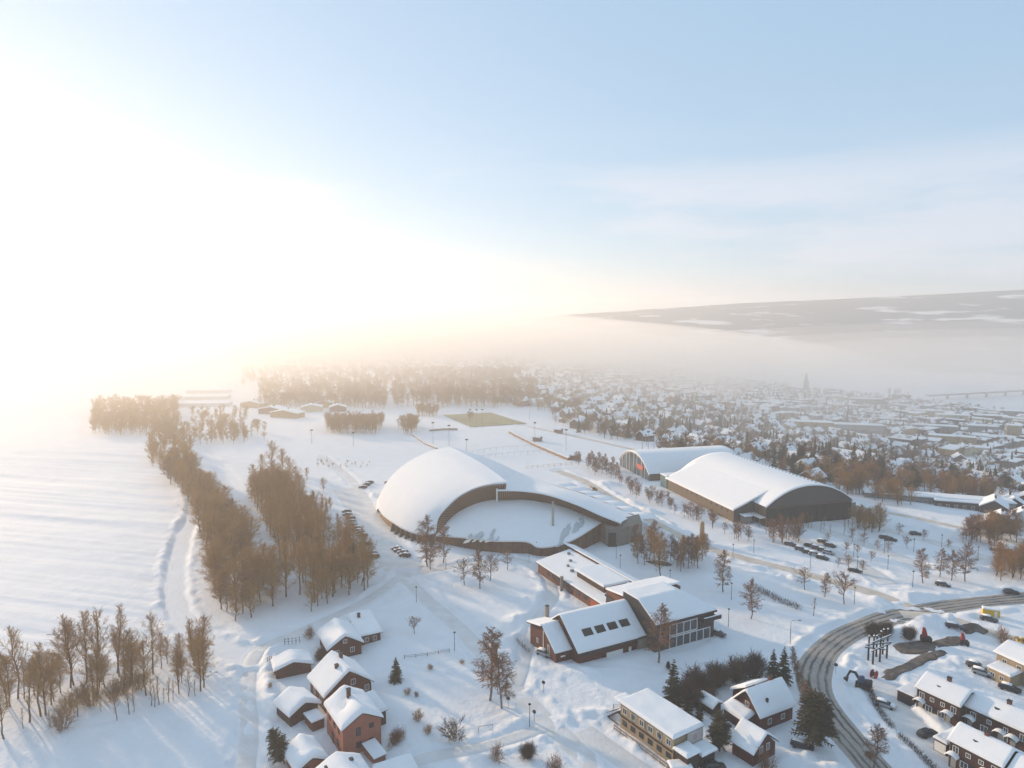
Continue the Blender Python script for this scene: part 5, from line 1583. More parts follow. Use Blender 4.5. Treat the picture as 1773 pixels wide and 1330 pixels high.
# ------------------------------------------------------------------ cars
def loft(st, n=10):
    """stations (x, z0, z1, half width) -> closed rounded hull"""
    rows = []
    for (x, z0, z1, hw) in st:
        zc, hz = (z0 + z1) / 2, (z1 - z0) / 2
        r = []
        for k in range(n + 1):
            a = 2 * math.pi * k / n + math.pi / n
            c, s = math.cos(a), math.sin(a)
            e = .45
            r.append((x, hw * math.copysign(abs(c) ** e, c), zc + hz * math.copysign(abs(s) ** e, s)))
        rows.append(r)
    mb = MB().grid(rows)
    k = len(mb.v)
    mb.f.append(tuple(range(n))); mb.f.append(tuple(reversed(range(k - n - 1, k - 1))))
    return mb
CAR_COL = {'black': (.012, .012, .014), 'silver': (.35, .35, .36), 'dark grey': (.06, .06, .065), 'white': (.6, .6, .6), 'dark blue': (.02, .03, .07), 'red': (.25, .025, .02), 'brown': (.10, .06, .04)}
_cars = {}
def car_parts(col, estate):
    k = (col, estate)
    if k not in _cars:
        paint = mat('car_paint_' + col.replace(' ', '_'), CAR_COL[col], .35, spec=.5, var=.1)
        rear = -2.0 if estate else -1.75
        body = loft([(-2.2, .42, .78, .72), (-2.1, .30, .90, .82), (-1.3, .24, .96, .89), (0, .22, .95, .90), (.9, .24, .95, .89), (1.8, .28, .84, .85), (2.12, .34, .74, .78), (2.2, .42, .66, .70)]).mesh('body', paint, True)
        cabin = loft([(rear, .85, 1.02, .74), (rear + .28, .85, 1.38, .68), (-.2, .85, 1.40, .70), (.45, .85, 1.36, .69), (1.15, .85, .98, .76)]).mesh('windows', M_GLASS, True)
        roof = loft([(rear + .3, 1.36, 1.44, .60), (-.2, 1.37, 1.47, .64), (.45, 1.34, 1.42, .60)]).mesh('roof_panel', paint, True)
        wheel = MB().tube([(0, -.11, 0), (0, .11, 0)], .33, 12).mesh('wheel', M_DARK)
        snow = loft([(rear + .2, 1.40, 1.54, .56), (-.2, 1.42, 1.60, .66), (.4, 1.38, 1.52, .60)]).mesh('snow_cap', M_RSNOW, True)
        hood = loft([(1.1, .92, 1.06, .7), (1.6, .84, 1.0, .76), (2.1, .70, .84, .66)]).mesh('snow_cap', M_RSNOW, True)
        lamp = MB().box(-.03, .03, -.16, .16, -.07, .07).mesh('headlight', M_WHITE)
        _cars[k] = (body, cabin, roof, wheel, snow, hood, lamp)
    return _cars[k]
def car(u, v, rz, col, label, group=None, snow=1, estate=False, p=None):
    p = p or gp(u, v)
    b, c, r, wh, sn, hd, lp = car_parts(col, estate)
    t = thing('parked_car', label, 'car', (p.x, p.y, gz(p.x, p.y) + .02), rz, group)
    put('body', b, t); put('windows', c, t); put('roof_panel', r, t)
    for x in (-1.35, 1.35):
        for y in (-.8, .8):
            put('wheel', wh, t, (x, y, .33))
    for y in (-.55, .55):
        put('headlight', lp, t, (2.17, y, .62))
    if snow:
        put('snow_cap', sn, t)
        if snow > 1:
            put('snow_cap', hd, t)
    return t
Z1 = lambda X_, Y_: (540 + X_ * .1654, 780 + Y_ * .1654)
num = ['first', 'second', 'third', 'fourth', 'fifth', 'sixth', 'seventh', 'eighth', 'ninth', 'tenth', 'eleventh', 'twelfth']
cols = ['dark grey', 'brown', 'black', 'silver', 'dark blue', 'dark grey', 'red', 'brown', 'black', 'silver']
for i, (X_, Y_) in enumerate([(365, 645), (372, 680), (405, 715), (415, 752), (425, 790), (455, 820), (480, 850), (505, 870), (530, 895)]):
    car(*Z1(X_, Y_), R(168 + random.uniform(-5, 5)), cols[i], f'{cols[i]} car in the long row left of the hall, {num[i]} from the far end', 'cars in the row left of the hall', 2)
car(*Z1(575, 985), R(175), 'brown', 'brown car parked alone below the long row of cars', None, 1)
car(*Z1(625, 1085), R(170), 'dark grey', 'grey car half hidden by the wood edge, farther one'); car(*Z1(645, 1115), R(170), 'brown', 'brown car half hidden by the wood edge, nearer one')
for i, (X_, Y_) in enumerate([(890, 1035), (915, 1058), (955, 1075), (975, 1105)]):
    car(*Z1(X_, Y_), R(165), ['silver', 'brown', 'silver', 'black'][i], f'{["silver","brown","pale silver","black"][i]} car in the group of four at the hall rim, {["first","second","third","fourth"][i]} from the back', 'four cars at the hall rim', 2)
for i, (X_, Y_) in enumerate([(605, 342), (575, 368), (535, 390)]):
    car(*Z1(X_, Y_), R(170), ['brown', 'dark grey', 'black'][i], f'{["brown","grey","black"][i]} car of three parked far up the lane', 'three cars up the lane')
car(*Z1(800, 345), R(150), 'brown', 'car peeping out behind the left rim of the big shell')
Z3 = lambda X_, Y_: (1300 + X_ * .2668, 860 + Y_ * .2668)
lot = [(255, 318), (325, 350), (375, 370), (415, 382), (465, 405), (385, 322), (430, 338), (470, 352), (505, 368), (470, 302), (515, 322), (675, 488)]
num = ['first', 'second', 'third', 'fourth', 'fifth', 'sixth', 'seventh', 'eighth', 'ninth', 'tenth', 'eleventh', 'twelfth']
lc = ['dark grey', 'dark grey', 'black', 'silver', 'black', 'black', 'dark blue', 'black', 'silver', 'dark grey', 'black', 'black']
for i, (X_, Y_) in enumerate(lot):
    row = 'near row' if i < 5 else 'middle row' if i < 9 else 'back row'
    j = i if i < 5 else i - 5 if i < 9 else i - 9
    lab = f'{lc[i]} car in the {row} of the arena car park, {num[j]} from the left' if i < 11 else 'black car parked alone at the end of the arena car park'
    car(*Z3(X_, Y_), R(-42 + random.uniform(-4, 4)), lc[i], lab, 'cars in the arena car park' if i < 11 else None, 1, i % 3 == 0)
car(*Z3(1068, 245), R(-10), 'black', 'black car alone in the middle of the upper car park', None, 0, True)
car(*Z3(872, 272), R(-25), 'black', 'left one of two black cars beyond the car park trees'); car(*Z3(908, 286), R(-25), 'black', 'right one of two black cars beyond the car park trees', None, 0)
car(*Z3(1245, 580), R(-30), 'dark grey', 'dark car half buried in snow beside the road bend', None, 2)
car(*Z3(1690, 625), R(-8), 'black', 'black car driving on the curved road at the right edge', None, 0, True)
car(*Z3(1595, 372), R(-20), 'dark blue', 'dark car by the thicket at the right edge'); car(*Z3(1640, 380), R(-20), 'black', 'black car closest to the thicket at the right edge')
car(1605, 1272, R(20), 'black', 'black car parked in front of the lower terrace', None, 0, True)
car(1532, 1222, R(-38), 'silver', 'snow-covered car parked before the upper terrace', None, 2)
car(1700, 1172, R(-40), 'silver', 'silver car between the beige house and the terrace', None, 2, True); car(1690, 1160, R(-40), 'dark grey', 'grey car just behind the silver car by the beige house', None, 2)
car(1748, 1197, R(-42), 'black', 'black car at the right edge behind the terrace', None, 1)
car(1389, 1298, R(-30), 'black', 'black car under the broad pine', None, 1, True)
car(942, 1136, R(-35), 'silver', 'silver car parked by the sign wall of the community building', None, 1)
car(1243, 1100, R(-40), 'dark grey', 'dark car at the right end of the glazed wing', None, 1)
car(1236, 1332, R(5), 'black', 'black car at the bottom edge beside the snow-capped shed', None, 0)
car(1652, 1095, R(-25), 'dark blue', 'blue van-like car on the building site by the soil heap', None, 1, True)
car(1712, 1075, R(-35), 'dark grey', 'grey car near the yellow cabin', None, 1)
for i, (u, v) in enumerate([(1480, 995), (1300, 1), (1400, 870)]):
    pass

# ------------------------------------------------------------------ lamps, masts, signs, fences
_lp = {}
def lamp(u, v, h, label, arm=0.0, group=None):
    p = gpz(u, v)
    k = round(h, 1)
    if k not in _lp:
        _lp[k] = (MB().tube([(0, 0, -.4), (0, 0, h)], [.085, .055], 6).mesh('pole', M_DARK), MB().tube([(0, 0, h), (0, 0, h + .12), (0, 0, h + .3)], [.3, .34, .12], 8).mesh('lamp_head', M_DARK))
    t = thing('street_lamp', label, 'street lamp', p, 0, group)
    put('pole', _lp[k][0], t)
    if arm:
        MB().tube([(0, 0, h), (.4, 0, h + .5), (arm * .6, 0, h + .7), (arm, 0, h + .65)], .05, 5).build('arm', M_METAL, t)
        MB().box(arm - .1, arm + .7, -.14, .14, h + .52, h + .68).build('lamp_head', M_METAL, t)
    else:
        put('lamp_head', _lp[k][1], t)
    return t
for (u, v, h, lab) in ((772, 986, 4.6, 'lamp post between the hall birches and the lawn'), (721, 1043, 4.6, 'lamp post on the lane beside the wood corner'), (787, 1128, 4.8, 'lamp post on the lane above the pair of birches'),
                       (916, 973, 4.4, 'lamp post by the hall front wall, left of the mast'), (929, 960, 4.2, 'short lamp post directly before the hall notch'), (1067, 967, 4.6, 'lamp post on the snow between the hall end wall and rear wing'),
                       (1074, 984, 4.4, 'lamp post right behind the rear wing roof'), (1160, 1012, 4.4, 'lamp post behind the glazed wing roof'), (1266, 1041, 5, 'lamp post below the broad birch'), (1261, 1085, 5, 'lamp post right of the glazed wing corner'),
                       (1305, 958, 4.6, 'lamp post left of the tan road near the arena gable'), (1403, 981, 4.6, 'lamp post on the bank between tan road and parked cars'), (1269, 964, 4.6, 'lamp post behind the broad birch'), (1537, 987, 4.6, 'lamp post at the lower car park edge'),
                       (1478, 964, 4.6, 'lamp post in the car park, left of four in a line'), (1531, 957, 4.6, 'lamp post in the car park, second of four in a line'), (1582, 955, 4.6, 'lamp post in the car park, third of four in a line'), (1630, 949, 4.6, 'lamp post in the car park, last of four in a line'),
                       (1677, 946, 4.6, 'lamp post at the upper right of the car park'), (1693, 970, 4.6, 'lamp post beside the rightmost birch of four'), (1741, 963, 4.6, 'lamp post by the right edge thicket'), (1484, 987, 4.6, 'lamp post by the lone black car in the car park'),
                       (917, 1257, 4.9, 'lamp post at the corner of lane and garden drive'), (1040, 1128, 4.5, 'lamp post in front of the dark window band'), (1030, 1118, 4.5, 'lamp post close to the community building eaves'), (1479, 1046, 5, 'lamp post beside the widest tree by the tan road'), (1580, 1018, 5, 'lamp post left of the birches beyond the bend')):
    lamp(u, v, h, lab)
lamp(1368, 1115, 5.8, 'arched road lamp on the verge inside the bend', 1.9)
for (u, v, h, lab) in ((980, 779, 13, 'floodlight mast in the far white sports field'), (926, 768, 14, 'floodlight mast at the corner of the low terrace wall'), (777.6, 774, 14, 'floodlight mast behind the peak of the shell'), (750, 768, 14, 'floodlight mast left of the shell peak'),
                       (814, 741, 14, 'left mast on the near side of the green pitch'), (825, 741, 14, 'middle mast on the near side of the green pitch'), (835, 741, 14, 'right mast on the near side of the green pitch'), (917, 727, 13, 'floodlight mast right of the green pitch'), (808, 789, 10, 'thin mast beside the field fence'),
                       (540, 768, 9, 'left thin mast on the far slope above the woods'), (612, 772, 9, 'right thin mast on the far slope above the woods'), (1112, 782, 14, 'left mast at the edge of the white field'), (1122, 786, 14, 'middle mast at the edge of the white field'), (1132, 790, 14, 'right mast at the edge of the white field')):
    t = thing('floodlight_mast', lab, 'mast', gpz(u, v))
    MB().tube([(0, 0, -.5), (0, 0, h)], [.16, .09], 6).build('pole', M_METAL, t)
    MB().box(-.9, .9, -.15, .15, h - .5, h + .3).build('floodlight', M_DARK, t)
def sign(u, v, h, label, col):
    t = thing('road_sign', label, 'road sign', gpz(u, v), R(-20))
    MB().tube([(0, 0, -.3), (0, 0, h)], .05, 6).build('post', M_METAL, t)
    MB().tube([(0, -.06, h - .1), (0, -.02, h - .1)], .42, 14).build('plate', col, t)
sign(941, 1200, 2.6, 'round road sign by the lane, right of the birches', M_DARK)
sign(925, 1248, 2.4, 'round sign seen from behind beside the corner lamp', M_DARK)
sign(880, 1226, 2.2, 'small round sign at the foot of the right birch', M_DARK)
sign(1447, 1164, 2.2, 'dark round sign on the inner verge of the curved road', M_DARK)
def fence(px, h, label, post=2.5, m=None, rails=2):
    m = m or M_BROWN
    L = smooth_line(gpl(px), post)
    o = thing('fence', label, 'fence', (L[0][0], L[0][1], 0))
    for a in L:
        z = gz(a[0], a[1])
        MB().box(-.06, .06, -.06, .06, -.4, h).build('post', m, o, loc=(a[0] - L[0][0], a[1] - L[0][1], z))
    for k in range(rails):
        zz = h * (.9 - .42 * k)
        pts = [(a[0] - L[0][0], a[1] - L[0][1], gz(a[0], a[1]) + zz) for a in L]
        MB().tube(pts, .045, 4).build('rail', m, o)
    return o
fence([(493, 1118), (506, 1116), (519, 1113)], 1.6, 'short brown fence behind the low garage', 1.6)
fence([(463, 1150), (470, 1147)], 1.2, 'bit of red-brown fence left of the low garage', 1.4)
fence([(1062, 1232), (1110, 1233)], 1.1, 'low fence in the snow left of the beige block', 2.2)
fence([(808, 788), (860, 780), (920, 776)], 2.2, 'farther net fence across the white field behind the hall', 4, M_METAL, 1)
fence([(815, 797), (870, 790), (935, 785)], 2.2, 'nearer net fence across the white field behind the hall', 4, M_METAL, 1)
fence([(912, 813), (950, 810), (990, 806)], 2.0, 'post fence beside the training ground behind the hall', 3, M_BROWN, 2)
fence([(700, 1142), (740, 1137), (778, 1130)], .9, 'low garden fence above the lone evergreen', 2.5)
gt = thing('goal_frame', 'small football goal frame on the garden lawn by the drive', 'goal frame', gpz(841, 1268), R(15))
MB().tube([(-1.5, 0, -.3), (-1.5, 0, 1.6), (1.5, 0, 1.6), (1.5, 0, -.3)], .05, 6).build('frame', M_BROWN, gt)
MB().tube([(-1.5, 0, 1.6), (-1.5, .9, 0), (1.5, .9, 0), (1.5, 0, 1.6)], .03, 5).build('stay', M_BROWN, gt)

# ------------------------------------------------------------------ sports grounds behind the hall
m_pitch = mat('worn_green_pitch', (0.22, 0.20, 0.09), 0.9, col2=(0.30, 0.26, 0.13), vscale=.05)
pp = [(p.x, p.y, gz(p.x, p.y) + .25) for p in gpl([(766, 719), (850, 715), (913, 734), (816, 740)])]
pit = MB().grid([[tuple(np.array(pp[0]) * (1 - a) * (1 - b) + np.array(pp[1]) * a * (1 - b) + np.array(pp[2]) * a * b + np.array(pp[3]) * (1 - a) * b) for b in np.linspace(0, 1, 8)] for a in np.linspace(0, 1, 12)])
pit.v = [(x, y, gz(x, y) + .35) for x, y, z in pit.v]
tag(pit.build('green_pitch', m_pitch), kind='structure')
def low_wall(px, h, w, label, name='low_wall', m=None, snow=.3):
    L = smooth_line(gpl(px), 4)
    t = thing(name, label, 'wall', (L[0][0], L[0][1], 0))
    o = np.array(L[0])
    rows = []; rs = []
    for i, p in enumerate(L):
        d = L[min(i + 1, len(L) - 1)] - L[max(i - 1, 0)]; d /= np.linalg.norm(d); n = np.array((-d[1], d[0])) * w / 2
        z = gz(p[0], p[1])
        a, b = p + n - o, p - n - o
        rows.append([(a[0], a[1], z - .4), (a[0], a[1], z + h), (b[0], b[1], z + h), (b[0], b[1], z - .4)])
        rs.append([(a[0], a[1], z + h + .02), (a[0] * .7 + b[0] * .3, a[1] * .7 + b[1] * .3, z + h + snow), (a[0] * .3 + b[0] * .7, a[1] * .3 + b[1] * .7, z + h + snow), (b[0], b[1], z + h + .02)])
    MB().grid(rows).build('wall_face', m or M_TIMBER, t)
    MB().grid(rs).build('snow_cap', M_RSNOW, t, True)
    return t
low_wall([(882, 750), (905, 762), (935, 776), (965, 789), (985, 797)], 1.5, 1.2, 'long low brown terrace wall between the two white fields')
low_wall([(712, 752), (735, 768), (757, 778)], .8, .8, 'low brown bank left of the shell peak')
low_wall([(744, 747), (765, 745), (792, 745)], 1.4, 1.2, 'short brown stand below the green pitch')
for (u, v, lab) in ((921, 764, 'small tan hut on the terrace wall between the fields'), (985, 796, 'small brown hut at the near end of the terrace wall'), (966, 731, 'tan pavilion right of the green pitch'), (958, 750, 'flat dark shelter in the far white field')):
    p = gpz(u, v)
    house('field_hut', lab, 'hut', None, 2.6, 3.6, 'x', M_TIMBER, ov=.3, snow=.35, seed=u, n=4, dims=(p, R(-30), 6.0, 4.5))

# ------------------------------------------------------------------ building site in the bend
m_soil = mat('wet_soil', (0.05, 0.038, 0.03), 0.85, col2=(0.17, 0.14, 0.12), vscale=.55, bump=.2, bscale=1.6)
def soil_patch(px, name, lift=.3):
    P = gpl(px)
    c = sum(P, Vector()) / len(P)
    n = 40
    loop = smooth_line([p.xy for p in P] + [P[0].xy], 1.2)
    rings = []
    for k in range(9):
        f = k / 8
        row = []
        for q in loop:
            x, y = c.x + (q[0] - c.x) * (1 - f), c.y + (q[1] - c.y) * (1 - f)
            wob = 1 + .55 * float(fbm(x / 1.8, y / 1.8, 9, 2)) * (1 - f)
            x, y = c.x + (x - c.x) * wob, c.y + (y - c.y) * wob
            row.append((x, y, gz(x, y) + (.10 if k else -.2) + lift * float(vnoise(x / 2.3, y / 2.3, 77)) + lift * .5))
        rings.append(row)
    return tag(MB().grid(rings).build(name, m_soil, None, True), kind='structure')
soil_patch([(1518, 1174), (1530, 1164), (1565, 1150), (1600, 1136), (1632, 1128), (1640, 1136), (1600, 1155), (1560, 1170), (1535, 1180)], 'trench_soil')
soil_patch([(1545, 1118), (1560, 1112), (1600, 1110), (1618, 1116), (1618, 1130), (1585, 1135), (1560, 1132), (1548, 1126)], 'dug_ground')
soil_patch([(1612, 1112), (1640, 1104), (1668, 1102), (1672, 1112), (1645, 1122), (1620, 1122)], 'dug_ground', .2)
sp = gpz(1682, 1094)
sh = []
for k in range(8):
    f = k / 7
    sh.append([(4.5 * (1 - f) * (1 + .25 * math.sin(3 * a)) * math.cos(a), 2.2 * (1 - f) * (1 + .2 * math.sin(2 * a + 1)) * math.sin(a), -.3 + 2.4 * math.sin(f * 1.5) + .2 * math.sin(7 * a + k)) for a in np.linspace(0, 2 * math.pi, 22)])
tag(MB().grid(sh).build('soil_heap', m_soil, None, True, loc=tuple(sp)), 'dark soil heap beside the blue car on the building site', 'soil heap')

def excavator(u, v, rz, body, cabm, label, s=1.0, boom=1):
    t = thing('excavator', label, 'excavator', gpz(u, v), rz, None, s)
    for y in (-.95, .95):
        MB().prism([(-1.6, y - .25), (1.6, y - .25), (1.6, y + .25), (-1.6, y + .25)], .05, .75).build('track', M_DARK, t)
    loft([(-1.9, .8, 1.7, .9), (-1.7, .8, 1.9, 1.15), (.6, .8, 1.7, 1.15), (.9, .8, 1.4, 1.0)]).build('engine_house', body, t, True)
    c = loft([(-.3, 1.2, 2.7, .45), (.0, 1.2, 2.95, .55), (.8, 1.2, 2.8, .52), (1.15, 1.2, 2.0, .48)])
    c.v = [(x, y + .5, z) for x, y, z in c.v]
    c.build('cab', cabm, t, True)
    MB().box(.1, 1.0, .98, 1.08, 1.8, 2.7).build('cab_window', M_GLASS, t)
    MB().tube([(.7, -.2, 1.5), (1.7, -.2, 3.0), (2.8, -.2, 3.1)], [.34, .32, .26], 6).build('boom', body, t)
    MB().tube([(2.7, -.2, 3.2), (3.4, -.2, 1.6)], [.28, .2], 6).build('stick', body, t)
    MB().add([(3.0, -.7, 1.6), (3.0, .3, 1.6), (4.1, .3, 1.1), (4.1, -.7, 1.1), (3.2, -.7, .5), (3.2, .3, .5)], [(0, 1, 2, 3), (0, 4, 5, 1), (4, 3, 2, 5), (0, 3, 4), (1, 5, 2)]).build('bucket', M_DARK, t)
    MB().tube([(.9, -.2, 1.2), (1.8, -.2, 2.7)], .09, 5).build('hydraulic_ram', M_METAL, t)
    return t
m_blue = mat('machine_blue', (0.02, 0.06, 0.16), .4)
m_yel = mat('machine_yellow', (0.62, 0.36, 0.02), .45, var=.15)
m_redm = mat('machine_red', (0.32, 0.03, 0.025), .5, var=.2)
excavator(1494, 1192, R(150), mat('machine_black', (.02, .02, .022), .5), m_blue, 'blue and black excavator at the end of the trench beside the bend', 1.0)
excavator(1768, 1116, R(200), m_yel, m_yel, 'yellow excavator behind the beige house roof', .8)
excavator(1029, 850, R(200), mat('digger_orange', (.45, .17, .04), .5), M_GLASS, 'small orange digger behind the scalloped canopy of the hall', .75)
def drill(u, v, label, s=1.0):
    t = thing('site_machine', label, 'machine', gpz(u, v), R(-20), None, s)
    loft([(-1.2, .4, 1.5, .6), (-1.0, .3, 1.7, .75), (.9, .3, 1.5, .75), (1.2, .4, 1.2, .6)]).build('chassis', M_DARK, t, True)
    MB().add([(-.9, -.5, 1.5), (.3, -.5, 1.5), (.3, .5, 1.5), (-.9, .5, 1.5), (-.8, -.4, 3.6), (-.2, -.4, 3.4), (-.2, .4, 3.4), (-.8, .4, 3.6)], [(4, 5, 6, 7), (0, 1, 5, 4), (1, 2, 6, 5), (2, 3, 7, 6), (3, 0, 4, 7)]).build('hopper', m_redm, t)
    for x in (-.8, .8):
        for y in (-.7, .7):
            put('wheel', car_parts('black', False)[3], t, (x, y, .33))
drill(1603, 1113, 'red upright machine on the dug ground by the snow heap', 1.1)
drill(1669, 1118, 'red machine standing right of the dug ground', .9)
rl_ = thing('cable_drum', 'red cable drum at the near end of the trench', 'cable drum', gpz(1513, 1172), R(35))
for y in (-.5, .5):
    MB().tube([(0, y - .05, .95), (0, y + .05, .95)], .95, 16).build('flange', m_redm, rl_)
MB().tube([(0, -.45, .95), (0, .45, .95)], .5, 12).build('core', M_DARK, rl_)
cab = thing('site_cabin', 'bright yellow site cabin with snow on top beyond the bend', 'cabin', gpz(1715, 1066), R(-25), None, .78)
MB().box(-2.6, 2.6, -1.2, 1.2, 0, 2.5).build('shell', mat('cabin_yellow', (.75, .47, .02), .5, var=.12), cab)
for k in range(9):
    MB().box(-2.5 + k * .6, -2.36 + k * .6, -1.26, -1.2, .1, 2.4).build('rib', mat('cabin_yellow', (.75, .47, .02)), cab)
snow_slab(-2.7, 2.7, -1.3, 1.3, lambda x, y: 2.5 + 0 * x, .4, 6, 3).build('snow_cap', M_RSNOW, cab, True)
MB().box(.9, 1.8, -1.3, -1.24, .1, 2.1).build('door', M_WHITE, cab)
pf = thing('pole_frame', 'frame of tall dark timber poles with crossbars inside the bend', 'pole frame', gpz(1520, 1146))
m_pole = mat('tarred_pole', (.03, .024, .02), .8, var=.4)
base = gp(1520, 1146)
tops = []
for i, (u, v, h) in enumerate(((1503, 1143, 6.2), (1511, 1150, 7.2), (1523, 1146, 7.8), (1535, 1140, 7.6), (1517, 1137, 5.4), (1528, 1133, 6.5))):
    q = gp(u, v) - base
    MB().tube([(q.x, q.y, -.6), (q.x, q.y, h)], [.24, .18], 7).build('pole', m_pole, pf)
    MB().tube([(q.x, q.y, h), (q.x, q.y, h + .25)], [.25, .1], 7).build('snow_cap', M_RSNOW, pf)
    tops.append((q, h))
for a, b, f in ((1, 3, .88), (1, 3, .55), (0, 2, .5), (4, 5, .6), (0, 3, .62)):
    qa, qb = tops[a][0], tops[b][0]
    za, zb_ = 6.6 * f, 6.6 * f + .1
    d = (qb - qa).normalized()
    MB().tube([(qa.x - d.x, qa.y - d.y - .3, za), (qb.x + d.x, qb.y + d.y - .3, zb_)], .15, 5).build('crossbar', m_pole, pf)
    MB().tube([(qa.x - d.x, qa.y - d.y - .3, za + .17), (qb.x + d.x, qb.y + d.y - .3, zb_ + .17)], .11, 5).build('bar_snow', M_RSNOW, pf)

# low snow-dusted pond hollow in the grove
soil_patch([(1120, 972), (1132, 970), (1150, 973), (1166, 977), (1160, 980), (1140, 979), (1126, 976)], 'bare_ground', .15)

# ------------------------------------------------------------------ the town on the slope
WALLS = {'cream': mat('cream_cladding', (.50, .42, .28), .75, var=.15), 'white': mat('white_cladding', (.62, .60, .56), .75, var=.12), 'ochre': mat('ochre_cladding', (.36, .22, .08), .75, var=.2), 'red': mat('red_cladding', (.13, .04, .03), .75, var=.2),
         'brown': mat('town_brown_cladding', (.085, .05, .035), .75, var=.25), 'grey': mat('grey_cladding', (.22, .21, .20), .75, var=.2), 'dark': mat('tarred_cladding', (.045, .035, .03), .75, var=.2)}
WN = list(WALLS)
def house_arrays(w, d, he, hr, flat=False, snow=.4):
    """simple snow-roofed house: wall quads, roof quads (local, centred)"""
    x0, x1, y0, y1 = -w / 2, w / 2, -d / 2, d / 2
    wv = [(x0, y0, -2.5), (x1, y0, -2.5), (x1, y1, -2.5), (x0, y1, -2.5), (x0, y0, he), (x1, y0, he), (x1, y1, he), (x0, y1, he), (0, y0, hr), (0, y1, hr)]
    wf = [(0, 1, 5, 4), (1, 2, 6, 5), (2, 3, 7, 6), (3, 0, 4, 7)]
    if not flat:
        wf += [(4, 5, 8, 8), (6, 7, 9, 9)]
    o = .5
    if flat:
        rv = [(x0 - .3, y0 - .3, he), (x1 + .3, y0 - .3, he), (x1 + .3, y1 + .3, he), (x0 - .3, y1 + .3, he), (x0 - .3, y0 - .3, he + .35), (x1 + .3, y0 - .3, he + .35), (x1 + .3, y1 + .3, he + .35), (x0 - .3, y1 + .3, he + .35),
              (x0 + .2, y0 + .2, he + .6), (x1 - .2, y0 + .2, he + .6), (x1 - .2, y1 - .2, he + .6), (x0 + .2, y1 - .2, he + .6)]
        rf = [(0, 1, 5, 4), (1, 2, 6, 5), (2, 3, 7, 6), (3, 0, 4, 7), (4, 5, 9, 8), (5, 6, 10, 9), (6, 7, 11, 10), (7, 4, 8, 11), (8, 9, 10, 11), (3, 2, 1, 0)]
        return wv, wf, rv, rf
    k = (hr - he) / (w / 2)
    ez = he - k * o
    rv, rf = [], []
    for yy, inset in ((y0 - o, 0), (y1 + o, 0)):
        rv += [(x0 - o, yy, ez - .1), (x0 - o, yy, ez + snow * .7), (x0 - o + .35, yy, ez + snow + .2), (0, yy, hr + snow), (x1 + o - .35, yy, ez + snow + .2), (x1 + o, yy, ez + snow * .7), (x1 + o, yy, ez - .1), (0, yy, hr - .12)]
    n = 8
    for i in range(n):
        j = (i + 1) % n
        rf.append((i, i + n, j + n, j))
    rf += [(0, 1, 2, 7), (7, 2, 3, 3), (3, 4, 7, 7), (7, 4, 5, 6)]
    rf += [(8 + 7, 8 + 2, 8 + 1, 8), (8 + 3, 8 + 2, 8 + 7, 8 + 7), (8 + 7, 8 + 4, 8 + 3, 8 + 3), (8 + 6, 8 + 5, 8 + 4, 8 + 7)]
    return wv, wf, rv, rf
def clean(f):
    out = []
    for q in f:
        r = []
        for i in q:
            if i not in r: r.append(i)
        out.append(tuple(r))
    return out

def proj(x, y, z):
    c, s = math.cos(PITCH), math.sin(PITCH)
    zz = z - EYE_H
    yc = y * c - zz * s; zc = y * s + zz * c
    return CPX + FPX * x / yc, CPY - FPX * zc / yc, yc

_hm = {}
def town_house(x, y, rz, w, d, he, hr, col, label, group, flat=False, windows=0, name='town_house', cat='house', chim=True):
    key = (round(w, 1), round(d, 1), round(he, 1), round(hr, 1), col, flat)
    if key not in _hm:
        wv, wf, rv, rf = house_arrays(w, d, he, hr, flat)
        _hm[key] = (MB().add(wv, clean(wf)).mesh('wall', WALLS[col]), MB().add(rv, clean(rf)).mesh('roof_snow', M_RSNOW))
    z = bz1(x, y)
    t = thing(name, label, cat, (x, y, z), rz, group)
    put('wall', _hm[key][0], t); put('roof_snow', _hm[key][1], t)
    if chim:
        ck = ('ch', round(hr, 1))
        if ck not in _hm:
            _hm[ck] = MB().box(-.4, .4, -.4, .4, hr - 1, hr + 1.3).mesh('chimney', M_BRICK)
        put('chimney', _hm[ck], t, (random.uniform(-.8, .8), random.uniform(-d / 4, d / 4), 0))
    if windows:
        fm = M_WHITE
        nst = max(1, int(he / 2.7))
        for face, L in (('f', w), ('l', d), ('r', d), ('b', w)):
            nn = max(2, int(L / (3.2 if windows == 1 else 3.6)))
            for s in range(nst):
                for k in range(nn):
                    u = (k + .5) / nn
                    zc = 1.5 + s * 2.75
                    if face == 'f': window(t, -w / 2 + u * w, -d / 2, zc, 1.1, 1.2, 'f', fm)
                    elif face == 'l' : window(t, -w / 2, -d / 2 + u * d, zc, 1.1, 1.2, 'l', fm)
                    elif face == 'r' and windows > 1: window(t, w / 2, -d / 2 + u * d, zc, 1.1, 1.2, 'r', fm)
    return t

DIRP = np.array((-.588, .81)); DIRQ = np.array((.81, .588)); ORG = np.array((61.0, 450.0))
lots = []
rt = np.random.default_rng(3)
for qi in range(0, 40):
    q = 42 + qi * 25.0 + (7 if qi % 2 else 0)
    for pi_ in range(-40, 110):
        p = pi_ * 24.0 + rt.normal(0, 3.2) + 7 * math.sin(qi * 1.7)
        x, y = ORG + DIRP * p + DIRQ * (q + rt.normal(0, 2.6))
        if y < 210 or y > 2500 or x > 800 - 30 * math.sin(y / 190): continue
        if x < 40 and y < 640: continue
        if x < -20 and y < 900: continue
        u, v, yc = proj(x, y, bz1(x, y))
        if u < 380 or u > 1815 or yc < 150: continue
        lots.append((math.hypot(x, y), x, y, q, u, v))
